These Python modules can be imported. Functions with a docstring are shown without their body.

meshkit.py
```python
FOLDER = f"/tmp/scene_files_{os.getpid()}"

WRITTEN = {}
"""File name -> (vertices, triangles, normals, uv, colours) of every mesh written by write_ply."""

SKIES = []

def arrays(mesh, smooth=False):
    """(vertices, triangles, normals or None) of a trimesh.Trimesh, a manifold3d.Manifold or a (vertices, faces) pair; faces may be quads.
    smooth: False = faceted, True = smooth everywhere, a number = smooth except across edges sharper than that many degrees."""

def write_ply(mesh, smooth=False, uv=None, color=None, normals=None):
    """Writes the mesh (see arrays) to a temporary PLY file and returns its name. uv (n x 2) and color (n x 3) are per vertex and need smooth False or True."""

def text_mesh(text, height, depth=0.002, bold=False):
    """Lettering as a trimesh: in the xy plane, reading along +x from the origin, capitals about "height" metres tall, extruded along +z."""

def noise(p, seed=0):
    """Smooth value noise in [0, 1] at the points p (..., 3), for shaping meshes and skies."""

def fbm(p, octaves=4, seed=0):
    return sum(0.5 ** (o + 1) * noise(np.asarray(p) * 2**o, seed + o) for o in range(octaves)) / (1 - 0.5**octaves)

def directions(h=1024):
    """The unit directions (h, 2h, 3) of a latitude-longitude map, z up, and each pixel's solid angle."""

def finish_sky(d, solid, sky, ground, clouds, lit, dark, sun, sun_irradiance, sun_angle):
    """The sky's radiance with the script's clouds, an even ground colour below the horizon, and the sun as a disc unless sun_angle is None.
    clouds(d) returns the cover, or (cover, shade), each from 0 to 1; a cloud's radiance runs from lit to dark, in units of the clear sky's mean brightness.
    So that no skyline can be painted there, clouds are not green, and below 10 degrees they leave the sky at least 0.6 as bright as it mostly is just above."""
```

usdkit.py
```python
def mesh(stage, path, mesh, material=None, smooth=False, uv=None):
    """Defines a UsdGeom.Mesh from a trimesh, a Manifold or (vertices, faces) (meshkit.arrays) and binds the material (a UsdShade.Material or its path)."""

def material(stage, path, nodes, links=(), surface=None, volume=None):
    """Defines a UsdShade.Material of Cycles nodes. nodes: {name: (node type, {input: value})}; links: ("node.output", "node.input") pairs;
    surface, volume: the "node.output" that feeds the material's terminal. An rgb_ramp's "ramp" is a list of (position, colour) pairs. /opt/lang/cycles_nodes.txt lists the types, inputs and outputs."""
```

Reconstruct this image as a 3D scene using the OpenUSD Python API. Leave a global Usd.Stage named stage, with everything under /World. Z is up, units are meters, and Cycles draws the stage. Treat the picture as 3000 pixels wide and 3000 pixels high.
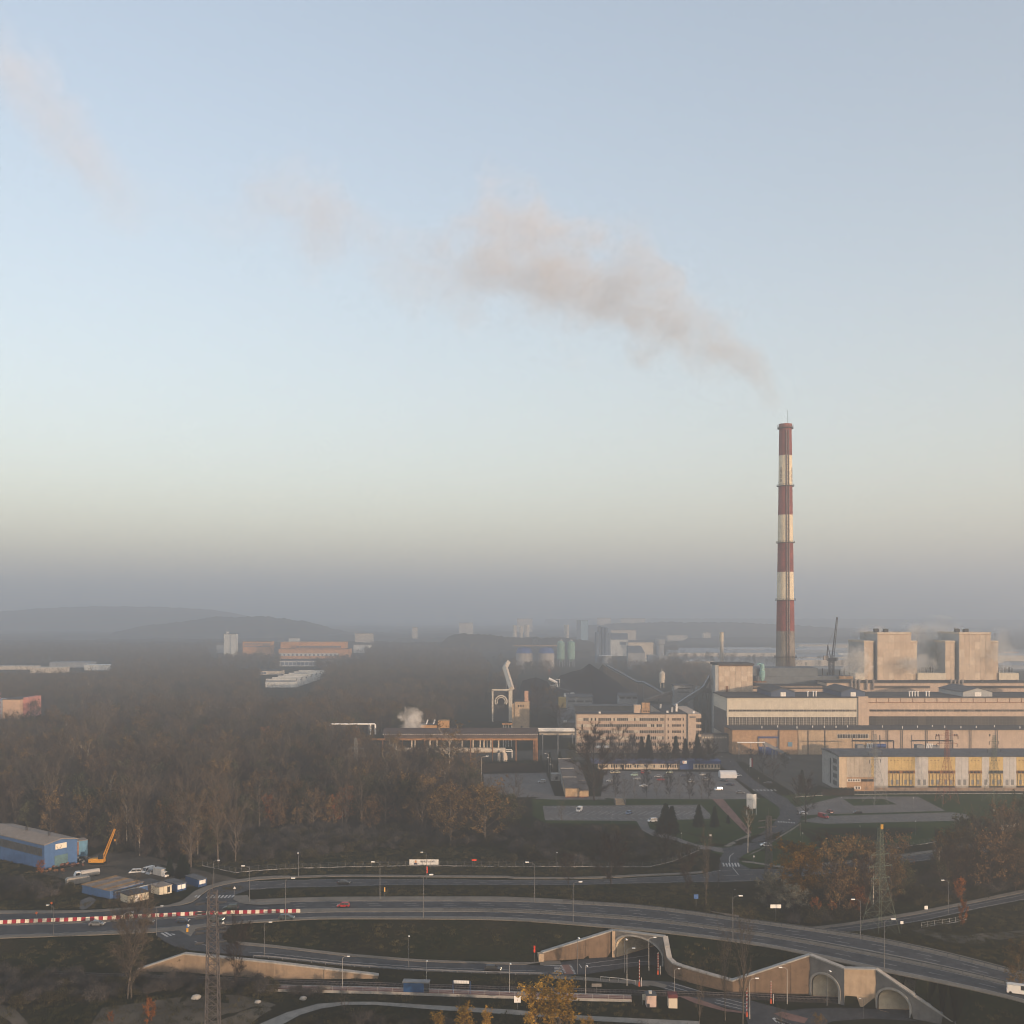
import math, random, re
import numpy as np, trimesh, shapely, usdkit, meshkit
from scipy.interpolate import LinearNDInterpolator, PchipInterpolator
from scipy.spatial import Delaunay, cKDTree
from pxr import Usd, UsdGeom, UsdLux, UsdShade, Gf, Sdf, Vt

stage = Usd.Stage.CreateInMemory()
UsdGeom.SetStageUpAxis(stage, 'Z'); UsdGeom.SetStageMetersPerUnit(stage, 1)
# ------------------------------------------------------------------ camera, sky, sun, exposure
F, H, V0, CX = 2950., 96., 1800., 1500.           # focal length in pixels of the 3000 px photograph, camera height, horizon row
cam = UsdGeom.Camera.Define(stage, '/World/camera')
cam.CreateHorizontalApertureAttr(36.); cam.CreateVerticalApertureAttr(36.)
cam.CreateFocalLengthAttr(36 * F / 3000); cam.CreateVerticalApertureOffsetAttr(36 * (V0 - 1500) / 3000)
cam.CreateClippingRangeAttr(Gf.Vec2f(1, 60000))
cam.AddTranslateOp().Set((0, 0, H)); cam.AddRotateXOp().Set(90)
cam.CreateExposureAttr(1.6)
SUN_EL, SUN_AZ = math.radians(6), math.radians(138)   # the sun stands low behind the camera, to the right
sky_mat = usdkit.material(stage, '/World/Looks/sky', {
    's': ('sky_texture', {'sky_type': 'single_scattering', 'sun_disc': False, 'sun_elevation': SUN_EL, 'sun_rotation': SUN_AZ,
                          'altitude': 100., 'air_density': 1., 'aerosol_density': 1., 'ozone_density': 1.}),
    'g': ('gamma', {'gamma': .75}), 'h': ('mix', {'mix_type': 'multiply', 'fac': 1., 'color2': (1.07, .975, .985)}), 'b': ('background_shader', {'strength': .15})},
    [('s.color', 'g.color'), ('g.color', 'h.color1'), ('h.color', 'b.color')], surface='b.background')
dome = UsdLux.DomeLight.Define(stage, '/World/sky'); UsdShade.MaterialBindingAPI.Apply(dome.GetPrim()).Bind(sky_mat)
sun = UsdLux.DistantLight.Define(stage, '/World/sun')
sun.CreateIntensityAttr(.5); sun.CreateAngleAttr(.5); sun.CreateNormalizeAttr(True); sun.CreateColorAttr(Gf.Vec3f(.95, .67, .46))
sun.AddRotateZOp().Set(180 - math.degrees(SUN_AZ)); sun.AddRotateXOp().Set(90 - math.degrees(SUN_EL))

# ------------------------------------------------------------------ helpers
rng = np.random.default_rng(7); rnd = random.Random(7)
def P(u, v, z=0.): d = (H - z) * F / (v - V0); return np.array([(u - CX) / F * d, d, z])   # where a point seen at (u, v) stands, given its height
def PD(u, v, d): return np.array([(u - CX) / F * d, d, H - (v - V0) / F * d])               # the same, given its distance
def zoom(x0, y0, s): return lambda a, b: (x0 + a * s, y0 + b * s)
z1, z2, z3, z4 = zoom(0, 2400, .46584), zoom(800, 2400, .46584), zoom(1500, 2450, .41408), zoom(2150, 2450, .43996)
used = {}
def uniq(parent, name):
    k = f'{parent}/{name}'; n = used.get(k, 0); used[k] = n + 1
    return k if n == 0 else f'{k}_{n:03d}'
def setd(prim, label=None, cat=None, group=None, kind=None):
    for k, v in (('label', label), ('category', cat), ('group', group), ('kind', kind)):
        if v: prim.SetCustomDataByKey(k, v)
    return prim
class MB:
    """collects shapes into one mesh"""
    def __init__(s): s.v, s.f, s.n = [], [], 0
    def add(s, v, f):
        v = np.asarray(v, float); f = np.asarray(f, int)
        if f.shape[1] == 4: f = np.vstack([f[:, [0, 1, 2]], f[:, [0, 2, 3]]])
        s.v.append(v); s.f.append(f + s.n); s.n += len(v); return s
    def tm(s, m): return s.add(m.vertices, m.faces)
    def box(s, x0, x1, y0, y1, z0, z1):
        v = [[x, y, z] for z in (z0, z1) for x, y in ((x0, y0), (x1, y0), (x1, y1), (x0, y1))]
        return s.add(v, [[0, 3, 2, 1], [4, 5, 6, 7], [0, 1, 5, 4], [1, 2, 6, 5], [2, 3, 7, 6], [3, 0, 4, 7]])
    def obox(s, c, size, rz=0., rx=0., ry=0.):
        a, b, c2 = np.array(size) / 2
        v = np.array([[x, y, z] for z in (-c2, c2) for x, y in ((-a, -b), (a, -b), (a, b), (-a, b))])
        R = trimesh.transformations.euler_matrix(rx, ry, rz)[:3, :3]
        return s.add(v @ R.T + np.array(c), [[0, 3, 2, 1], [4, 5, 6, 7], [0, 1, 5, 4], [1, 2, 6, 5], [2, 3, 7, 6], [3, 0, 4, 7]])
    def tube(s, pts, r, n=6, cap=True):
        p = np.asarray(pts, float); r = np.broadcast_to(np.asarray(r, float), (len(p),))
        t = np.gradient(p, axis=0); t /= np.linalg.norm(t, axis=1, keepdims=True) + 1e-12
        a = np.cross(t, np.where(np.abs(t[:, 2:]) < .9, [0, 0, 1.], [1., 0, 0])); a /= np.linalg.norm(a, axis=1, keepdims=True) + 1e-12
        b = np.cross(t, a); g = np.arange(n) * 2 * np.pi / n
        v = p[:, None] + r[:, None, None] * (np.cos(g)[None, :, None] * a[:, None] + np.sin(g)[None, :, None] * b[:, None])
        i, j = np.meshgrid(np.arange(len(p) - 1), np.arange(n), indexing='ij'); j2 = (j + 1) % n
        q = np.stack([i * n + j, i * n + j2, (i + 1) * n + j2, (i + 1) * n + j], -1).reshape(-1, 4)
        s.add(v.reshape(-1, 3), q)
        if cap:
            for k, o in ((0, 1), (len(p) - 1, -1)):
                s.add(np.vstack([v[k], p[k]]), [[(m + 1) % n, m, n] if o > 0 else [m, (m + 1) % n, n] for m in range(n)])
        return s
    def bar(s, a, b, w): return s.tube([a, b], w / 2, 4, False)
    def cyl(s, x, y, z0, z1, r0, r1=None, n=12): return s.tube([(x, y, z0), (x, y, z1)], [r0, r0 if r1 is None else r1], n)
    def lathe(s, x, y, prof, n=16): return s.tube_prof(x, y, prof, n)
    def tube_prof(s, x, y, prof, n):
        g = np.arange(n) * 2 * np.pi / n
        v = np.array([[x + r * math.cos(t), y + r * math.sin(t), z] for r, z in prof for t in g])
        q = [[i * n + j, i * n + (j + 1) % n, (i + 1) * n + (j + 1) % n, (i + 1) * n + j] for i in range(len(prof) - 1) for j in range(n)]
        return s.add(v, q)
    def quad(s, a, b, c, d): return s.add([a, b, c, d], [[0, 1, 2, 3]])
    def poly(s, pts):                                   # one flat or nearly flat polygon, triangulated seen from above
        pts = np.asarray(pts, float); pg = shapely.Polygon(pts[:, :2])
        vv, ff = trimesh.creation.triangulate_polygon(pg, engine='earcut')
        zz = LinearNDInterpolator(pts[:, :2], pts[:, 2])(vv); k = cKDTree(pts[:, :2]).query(vv)[1]
        zz = np.where(np.isnan(zz), pts[k, 2], zz)
        ff = np.array(ff); a, b, c = vv[ff[:, 0]], vv[ff[:, 1]], vv[ff[:, 2]]
        cr = (b[:, 0] - a[:, 0]) * (c[:, 1] - a[:, 1]) - (b[:, 1] - a[:, 1]) * (c[:, 0] - a[:, 0])
        ff[cr < 0] = ff[cr < 0][:, ::-1]
        return s.add(np.column_stack([vv, zz]), ff)
    def prism(s, prof, y0, y1):                         # profile in (x, z), swept along y
        m = trimesh.creation.extrude_polygon(shapely.Polygon(prof), abs(y1 - y0), engine='earcut')
        v = m.vertices; return s.add(np.column_stack([v[:, 0], max(y0, y1) - v[:, 2], v[:, 1]]), m.faces)
    def xprism(s, prof, x0, x1):                        # profile in (y, z), swept along x
        m = trimesh.creation.extrude_polygon(shapely.Polygon(prof), abs(x1 - x0), engine='earcut')
        v = m.vertices; return s.add(np.column_stack([min(x0, x1) + v[:, 2], v[:, 0], v[:, 1]]), m.faces)
    def slab(s, pts, z0, z1):                           # plan polygon between two heights
        m = trimesh.creation.extrude_polygon(shapely.Polygon(np.asarray(pts)[:, :2]), z1 - z0, engine='earcut'); m.apply_translation((0, 0, z0)); return s.tm(m)
    def xf(s, loc=(0, 0, 0), rz=0., sc=1.):
        c, q = math.cos(rz), math.sin(rz); R = np.array([[c, -q, 0], [q, c, 0], [0, 0, 1]])
        s.v = [(v * sc) @ R.T + np.array(loc) for v in s.v]; return s
    def join(s, o):
        for v, f in zip(o.v, o.f): s.v.append(v); s.f.append(f - 0 + 0)
        return s
    def build(s, name, mat, parent=None, smooth=False, raw=False):
        path = name if raw else uniq('/World' if parent is None else str(parent.GetPath()), name)
        return usdkit.mesh(stage, path, (np.vstack(s.v), np.vstack(s.f)), mat, smooth=smooth).GetPrim()
def B(*a): return MB().box(*a)
def thing(name, label, cat, loc=(0, 0, 0), rz=0., group=None):
    x = UsdGeom.Xform.Define(stage, uniq('/World', name)); x.AddTranslateOp().Set(Gf.Vec3d(*map(float, loc))); x.AddRotateZOp().Set(math.degrees(rz))
    return setd(x.GetPrim(), label, cat, group)
def clsx(name):                                         # an abstract prototype that copies refer to
    p = stage.CreateClassPrim(f'/World/{name}_model'); p.SetTypeName('Xform'); return p
def copy(proto, name, label, cat, loc, rz=0., group=None, sc=None, tilt=0.):
    x = UsdGeom.Xform.Define(stage, uniq('/World', name))
    x.AddTranslateOp().Set(Gf.Vec3d(*map(float, loc))); x.AddRotateZOp().Set(math.degrees(rz))
    if tilt: x.AddRotateYOp().Set(math.degrees(tilt))
    if sc is not None: x.AddScaleOp().Set(Gf.Vec3f(*np.broadcast_to(sc, (3,)).astype(float).tolist()))
    p = x.GetPrim(); p.GetReferences().AddInternalReference(proto.GetPath()); p.SetInstanceable(True)
    return setd(p, label, cat, group)
def tag(prim, label, cat, group=None): return setd(prim, label, cat, group)
def struct(prim): return setd(prim, kind='structure')
def stuff(prim, label=None, cat=None): return setd(prim, label, cat, kind='stuff')

_m = {}
def M(name, col, rough=.8, spec=.15, var=.0, scale=.3, streak=0., metal=0., col2=None, obj=0., bump=0.):
    """a procedural paint: base colour, broken up by noise in place; streak = vertical weathering; obj = tone varies from object to object"""
    if name in _m: return _m[name]
    n = {'p': ('principled_bsdf', {'base_color': col, 'roughness': rough, 'specular_ior_level': spec, 'metallic': metal})}; L = []
    src = None
    if var or streak or col2:
        n['g'] = ('geometry', {}); n['n'] = ('noise_texture', {'scale': scale, 'detail': 5., 'roughness': .6}); L.append(('g.position', 'n.vector'))
        lo = tuple(c * (1 - var) for c in col) if col2 is None else col; hi = tuple(c * (1 + var) for c in col) if col2 is None else col2
        n['r'] = ('rgb_ramp', {'ramp': [(0, lo), (.36, lo), (.64, hi), (1, hi)]}); L.append(('n.fac', 'r.fac')); src = 'r.color'
        if streak:
            n['m'] = ('mapping', {'scale': (1.1, 1.1, .06)}); n['n2'] = ('noise_texture', {'scale': .9, 'detail': 4.})
            n['r2'] = ('rgb_ramp', {'ramp': [(0, (1 - streak,) * 3), (.42, (1 - streak * .4,) * 3), (.6, (1, 1, 1)), (1, (1, 1, 1))]})
            n['x'] = ('mix', {'mix_type': 'multiply', 'fac': 1.})
            L += [('g.position', 'm.vector'), ('m.vector', 'n2.vector'), ('n2.fac', 'r2.fac'), (src, 'x.color1'), ('r2.color', 'x.color2')]; src = 'x.color'
    if obj:
        n['o'] = ('object_info', {}); n['ro'] = ('rgb_ramp', {'ramp': [(0, (1 - obj,) * 3), (1, (1 + obj,) * 3)]}); n['xo'] = ('mix', {'mix_type': 'multiply', 'fac': 1., 'color1': col})
        L += [('o.random', 'ro.fac'), ('ro.color', 'xo.color2')]
        if src: L.append((src, 'xo.color1'))
        src = 'xo.color'
    if src: L.append((src, 'p.base_color'))
    if bump:
        n.setdefault('g', ('geometry', {})); n['nb'] = ('noise_texture', {'scale': 2.5, 'detail': 6.}); n['bp'] = ('bump', {'strength': bump, 'distance': .3})
        L += [('g.position', 'nb.vector'), ('nb.fac', 'bp.height'), ('bp.normal', 'p.normal')]
    _m[name] = usdkit.material(stage, f'/World/Looks/{name}', n, L, surface='p.BSDF'); return _m[name]
def leaf(name, col, col2, trans=.25, sc=.25):
    """leaves and twigs: tone drifts over each crown and from tree to tree, some light comes through"""
    n = {'g': ('geometry', {}), 'n': ('noise_texture', {'scale': sc, 'detail': 3.}), 'r': ('rgb_ramp', {'ramp': [(0, col), (.35, col), (.65, col2), (1, col2)]}),
         'o': ('object_info', {}), 'ro': ('rgb_ramp', {'ramp': [(0, (.62, .62, .62)), (1, (1.35, 1.3, 1.25))]}), 'x': ('mix', {'mix_type': 'multiply', 'fac': 1.}),
         'd': ('diffuse_bsdf', {}), 't': ('translucent_bsdf', {}), 'm': ('mix_closure', {'fac': trans})}
    return usdkit.material(stage, f'/World/Looks/{name}', n, [('g.position', 'n.vector'), ('n.fac', 'r.fac'), ('r.color', 'x.color1'), ('o.random', 'ro.fac'), ('ro.color', 'x.color2'),
        ('x.color', 'd.color'), ('x.color', 't.color'), ('d.BSDF', 'm.closure1'), ('t.BSDF', 'm.closure2')], surface='m.closure')
# ------------------------------------------------------------------ ground and road surfaces
asphalt = M('asphalt', (.033, .036, .041), .85, .1, .18, .35, col2=(.056, .058, .063))
asphalt_old = M('asphalt_old', (.105, .1, .097), .9, .05, .2, .1, col2=(.135, .128, .122))
paver = M('paver', (.13, .118, .1), .9, .05, .2, .25, col2=(.165, .15, .128))
paver_pink = M('paver_pink', (.17, .1, .085), .9, .05, .15, .3)
paint = M('road_paint', (.36, .36, .35), .7, .1, .25, .8)
lawn_m = M('lawn_grass', (.018, .033, .012), 1., 0., 0, .03, col2=(.034, .05, .018))
bank_m = M('bank_grass', (.012, .017, .008), 1., 0., 0, .06, col2=(.028, .031, .015))
scrub_m = M('scrub_ground', (.02, .019, .012), 1., 0., 0, .03, col2=(.045, .038, .023))
dirt_m = M('dirt_ground', (.05, .043, .034), 1., 0., 0, .07, col2=(.1, .085, .066))
ground_m = usdkit.material(stage, '/World/Looks/ground_cover', {
    'g': ('geometry', {}), 'n': ('noise_texture', {'scale': .035, 'detail': 7., 'roughness': .65}), 'r': ('rgb_ramp', {'ramp': [(0, (.007, .011, .005)), (.4, (.01, .014, .006)), (.55, (.016, .016, .009)), (.7, (.026, .022, .014)), (1, (.034, .028, .019))]}),
    'n2': ('noise_texture', {'scale': .9, 'detail': 6.}), 'r2': ('rgb_ramp', {'ramp': [(0, (.45,) * 3), (.5, (1.,) * 3), (1, (1.6,) * 3)]}), 'x': ('mix', {'mix_type': 'multiply', 'fac': 1.}),
    'b': ('bump', {'strength': .8, 'distance': .5}), 'p': ('principled_bsdf', {'roughness': 1., 'specular_ior_level': 0.})},
    [('g.position', 'n.vector'), ('n.fac', 'r.fac'), ('g.position', 'n2.vector'), ('n2.fac', 'r2.fac'), ('r.color', 'x.color1'), ('r2.color', 'x.color2'), ('x.color', 'p.base_color'),
     ('n2.fac', 'b.height'), ('b.normal', 'p.normal')], surface='p.BSDF')
CTRL = []                                                # points the ground must pass through
def ctrl(pts, dz=-.14): CTRL.extend([(p[0], p[1], p[2] + dz) for p in pts])
def resample(p, step):
    p = np.asarray(p, float); s = np.r_[0, np.cumsum(np.linalg.norm(np.diff(p[:, :2], axis=0), axis=1))]
    t = np.linspace(0, s[-1], max(2, int(s[-1] / step) + 1)); return np.column_stack([np.interp(t, s, p[:, k]) for k in range(3)])
def lane(A, B2, f0, f1):                                 # the band between two fractions of a road's width
    return A + (B2 - A) * f0, A + (B2 - A) * f1
def strip(name, A, B2, mat, dz=0., skirt=.22, own=True, struc=True, parent=None):
    A = A + [0, 0, dz]; B2 = B2 + [0, 0, dz]; n = len(A); m = MB(); i = np.arange(n - 1)
    flip = np.cross((B2[0] - A[0])[:2], (A[1] - A[0])[:2]) < 0
    q = np.stack([i, i + n, i + n + 1, i + 1], -1); m.add(np.vstack([A, B2]), q[:, ::-1] if flip else q)
    if skirt:
        for E, sgn in ((A, 1), (B2, -1)):
            q2 = np.stack([i, i + 1, i + n + 1, i + n], -1); m.add(np.vstack([E, E - [0, 0, skirt]]), q2 if sgn > 0 else q2[:, ::-1])
    p = m.build(name, mat, parent)
    return struct(p) if struc else p
def dashes(m, A, B2, f, w, on, off, dz=.03, s0=0.):      # painted dashes at a fraction of the road's width
    C = A + (B2 - A) * f; s = np.r_[0, np.cumsum(np.linalg.norm(np.diff(C[:, :2], axis=0), axis=1))]
    at = lambda t: np.array([np.interp(t, s, C[:, k]) for k in range(3)]); t = s0
    while t + on < s[-1]:
        k = max(1, int(on / 4)); tt = np.linspace(t, t + on, k + 1); pts = np.array([at(x) for x in tt])
        d = np.gradient(pts, axis=0) if len(pts) > 1 else None; nrm = np.column_stack([-d[:, 1], d[:, 0]]); nrm /= np.linalg.norm(nrm, axis=1, keepdims=True)
        off3 = np.column_stack([nrm * w / 2, np.zeros(len(pts))]); a, b = pts + off3 + [0, 0, dz], pts - off3 + [0, 0, dz]
        n = len(a); i = np.arange(n - 1); m.add(np.vstack([a, b]), np.stack([i, i + n, i + n + 1, i + 1], -1)[:, ::1]); t += on + off
    return m
# the dual carriageway on its bank: rows of image heights at the same columns, from the far kerb to the near one
HU = [-300, 0, 200, 460, 700, 1000, 1400, 1792, 2200, 2566, 3000, 3400]
HZ = PchipInterpolator([-300, 0, 700, 1000, 1792, 2372, 2566, 3000, 3400], [1.2, 1.5, 2.2, 3., 4.2, 5.1, 5.3, 5.5, 5.6])
HV = {'o': [2672, 2668, 2668, 2654, 2638, 2628, 2627, 2645, 2693, 2746, 2848, 2975], 'i': [2682, 2677, 2675, 2658, 2643, 2640, 2640, 2654, 2703, 2758, 2862, 2991],
      'm0': [2704, 2696, 2691, 2680, 2671, 2662, 2661, 2680, 2727, 2789, 2888, 3021], 'm1': [2721, 2710, 2705, 2692, 2682, 2672, 2671, 2690, 2737, 2802, 2899, 3034],
      'n': [2756, 2742, 2735, 2721, 2700, 2686, 2687, 2712, 2760, 2833, 2930, 3071], 's': [2764, 2749, 2742, 2731, 2706, 2692, 2694, 2719, 2767, 2842, 2938, 3082]}
HF = {k: PchipInterpolator(HU, v) for k, v in HV.items()}
def hedge(k, u0=-300, u1=3400, n=120): return np.array([P(u, float(HF[k](u)), float(HZ(u))) for u in np.linspace(u0, u1, n)])
def hp(k, u): return P(u, float(HF[k](u)), float(HZ(u)))
he = {k: hedge(k) for k in HV}
strip('far_carriageway', he['i'], he['m0'], asphalt); strip('near_carriageway', he['m1'], he['n'], asphalt)
strip('median', he['m0'], he['m1'], paver, .12); strip('near_verge', he['n'], he['s'], paver, .10)
strip('far_pavement', hedge('o', 745), hedge('i', 745), paver, .12); strip('far_pavement', hedge('o', -300, 420, 30), hedge('i', -300, 420, 30), paver, .12)
ctrl(he['o']); ctrl(he['s'])
for k in ('i', 'm0', 'm1', 'n'): ctrl(he[k], -.35)
m = MB(); hr = [hedge(k, 640) for k in ('i', 'm0')]
for f in (.34, .67): dashes(m, hr[0], hr[1], f, .16, 4, 8)
for f in (.04, .96): dashes(m, hr[0], hr[1], f, .16, 24, .3)
dashes(m, he['m1'], he['n'], .06, .16, 24, .3); dashes(m, he['m1'], he['n'], .94, .16, 24, .3); dashes(m, hedge('m1', 1500), hedge('n', 1500), .5, .14, 4, 8)
struct(m.build('carriageway_marking', paint))
# the road behind, past the plant's gate road
BU = [731, 850, 1000, 1200, 1650, 1900, 2050, 2110, 2200, 2270, 2400, 2615, 2800, 3000, 3300]
bf = PchipInterpolator(BU, [2582, 2579, 2575, 2576, 2579, 2570, 2562, 2548, 2546, 2547, 2537, 2514, 2488, 2453, 2400]); bn = PchipInterpolator(BU, [2606, 2600, 2597, 2592, 2592, 2587, 2584, 2584, 2581, 2576, 2562, 2533, 2509, 2478, 2425])
bz = PchipInterpolator([600, 731, 1000, 1100, 4000], [1.6, 1.1, .1, .04, .04])
uu = np.linspace(731, 3300, 150)
bA = np.array([P(u, float(bf(u)), float(bz(u))) for u in uu]); bB = np.array([P(u, float(bn(u)), float(bz(u))) for u in uu])
strip('back_road', bA, bB, asphalt); ctrl(bA); ctrl(bB)
wA = np.array([P(u, float(bf(u)) - 9 - 3 * (u < 1500), float(bz(u))) for u in np.linspace(850, 2060, 60)]); wB = np.array([P(u, float(bf(u)) - 4 - 3 * (u < 1500), float(bz(u))) for u in np.linspace(850, 2060, 60)])
strip('back_road_pavement', wA, wB, paver, .1); ctrl(wA)
w2A = np.array([P(u, float(bf(u)) - 8, .04) for u in np.linspace(2300, 3300, 50)]); w2B = np.array([P(u, float(bf(u)) - 1, .04) for u in np.linspace(2300, 3300, 50)])
strip('back_road_pavement', w2A, w2B, paver, .1)
m = MB(); dashes(m, bA, bB, .5, .14, 3, 6); dashes(m, bA, bB, .06, .14, 20, .3); dashes(m, bA, bB, .94, .14, 20, .3); struct(m.build('back_road_marking', paint))
z5 = zoom(450, 2520, .20704)
def pz(zf, pts): return np.array([P(*zf(a, b), c) for a, b, c in pts])
jn = pz(z5, [(1360, 300, 1.05), (1230, 312, 1.15), (1100, 335, 1.25), (980, 355, 1.4), (880, 385, 1.5), (780, 430, 1.6), (700, 490, 1.7), (640, 545, 1.75), (560, 600, 1.8), (400, 645, 1.85), (200, 672, 1.87), (0, 690, 1.85)])
js = pz(z5, [(0, 740, 1.88), (500, 740, 2.0), (900, 720, 2.2), (1300, 660, 2.25), (1260, 625, 2.1), (1170, 590, 2.05), (1110, 550, 1.95), (1140, 500, 1.8), (1200, 470, 1.6), (1290, 440, 1.4), (1360, 415, 1.2)])
jn_d = resample(jn, 3); js_d = resample(js, 3)
struct(MB().poly(np.vstack([jn_d, js_d])).build('junction', asphalt)); ctrl(jn_d); ctrl(js_d, -.3)
outer = pz(z5, [(1932, 222, .6), (1700, 225, .8), (1450, 240, .95), (1200, 275, 1.1), (1000, 300, 1.3), (860, 335, 1.45), (700, 385, 1.6), (580, 440, 1.7), (480, 520, 1.75), (380, 590, 1.8), (200, 640, 1.83), (0, 665, 1.83)])
inner = pz(z5, [(1932, 250, .6), (1700, 262, .8), (1450, 280, .95), (1230, 306, 1.15), (1100, 328, 1.25), (880, 376, 1.5), (775, 422, 1.6), (690, 480, 1.7), (630, 536, 1.75), (550, 592, 1.8), (390, 638, 1.85), (0, 684, 1.85)])
oa = resample(outer, 1.5); ib = resample(inner, 1.5); k = min(len(oa), len(ib)); tt = np.linspace(0, 1, 70)
rs = lambda p: np.column_stack([np.interp(tt, np.linspace(0, 1, len(p)), p[:, j]) for j in range(3)])
oa, ib = rs(oa), rs(ib); strip('corner_pavement', oa, ib, paver, .12); ctrl(oa)
struct(MB().poly(pz(z5, [(1120, 560, 2.0), (1150, 505, 1.8), (1330, 500, 1.75), (1370, 560, 2.0), (1600, 575, 2.2), (1932, 558, 2.4), (1932, 618, 2.62), (1500, 640, 2.5), (1290, 625, 2.3), (1180, 590, 2.15)]) + [0, 0, .13]).build('traffic_island', paver))
def zebra(zf, quads, z, name='zebra_crossing', dz=.05):
    m = MB()
    for q in quads: m.poly(np.array([P(*zf(a, b), z) for a, b in q]) + [0, 0, dz])
    return struct(m.build(name, paint))
zebra(z5, [[(x, 537), (x + 24, 540), (x + 62, 498), (x + 40, 496)] for x in (560, 606, 735, 790, 840, 890, 940, 990, 1040, 1086)], 1.82)
# the slip road that drops to the underpass
rf = np.array([P(*p) for p in [(700, 2768, 1.6), (800, 2776, 1.0), (1000, 2800, -.6), (1219, 2817, -2.), (1400, 2823, -3.1), (1545, 2827, -3.8), (1650, 2831, -4)]])
rn = np.array([P(*p) for p in [(745, 2803, 1.3), (800, 2806, 1.0), (1000, 2828, -.6), (1219, 2843, -2.), (1400, 2850, -3.1), (1545, 2854, -3.8), (1650, 2856, -4)]])
rfd, rnd2 = rs(resample(rf, 2)), rs(resample(rn, 2)); strip('slip_road', rfd, rnd2, asphalt); ctrl(rnd2)
sa = np.array([P(*p) for p in [(690, 2758, 1.75), (800, 2769, 1.0), (1000, 2793, -.6), (1219, 2811, -2.), (1400, 2818, -3.1), (1545, 2820, -3.8), (1600, 2818, -4)]])
sad = rs(resample(sa, 2)); strip('slip_road_pavement', sad, rs(resample(rf[:-1], 2)), paver, .12); ctrl(sad)
m = MB(); dashes(m, rfd, rnd2, .62, .16, 20, .2); dashes(m, rfd, rnd2, .94, .16, 20, .2); struct(m.build('slip_road_marking', paint))
mo = [(455, 2722, 1.95), (640, 2706, 2.15), (676, 2712, 2.15), (655, 2733, 2.05), (650, 2748, 1.95), (668, 2762, 1.8), (700, 2768, 1.6), (745, 2803, 1.3), (629, 2791, 1.55), (559, 2784, 1.65), (512, 2773, 1.75), (480, 2757, 1.85), (459, 2741, 1.9)]
mo = np.array([P(*p) for p in mo]); struct(MB().poly(mo).build('slip_road_mouth', asphalt)); ctrl(resample(mo, 3), -.25)
struct(MB().poly(pz(z5, [(300, 968, 1.95), (420, 938, 2.0), (640, 950, 2.0), (560, 1030, 1.93), (525, 1085, 1.85)]) + [0, 0, .12]).build('splitter_island', paver))
zebra(z5, [[(x, y), (x + 26, y - 8), (x + 120, y + 45), (x + 92, y + 52)] for x, y in ((95, 1035), (145, 1022), (190, 1010), (240, 1000), (285, 986), (325, 978))], 1.9)
zebra(z5, [[(x, y), (x + 26, y - 6), (x + 75, y - 42), (x + 55, y - 40)] for x, y in ((630, 1030), (690, 1025), (745, 1018))], 1.9)
m = MB()
for a, b in (((400, 1035), (530, 1120)), ((530, 1120), (640, 1175)), ((640, 1175), (760, 1215)), ((535, 1115), (560, 1040)), ((560, 1040), (640, 975)), ((545, 1088), (760, 1078))):
    q = np.array([P(*z5(*a), 1.8), P(*z5(*b), 1.75)]) + [0, 0, .05]; d = q[1] - q[0]; nn = np.array([-d[1], d[0], 0]) / np.linalg.norm(d[:2]) * .1; m.quad(q[0] + nn, q[0] - nn, q[1] - nn, q[1] + nn)
struct(m.build('mouth_marking', paint))

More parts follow.
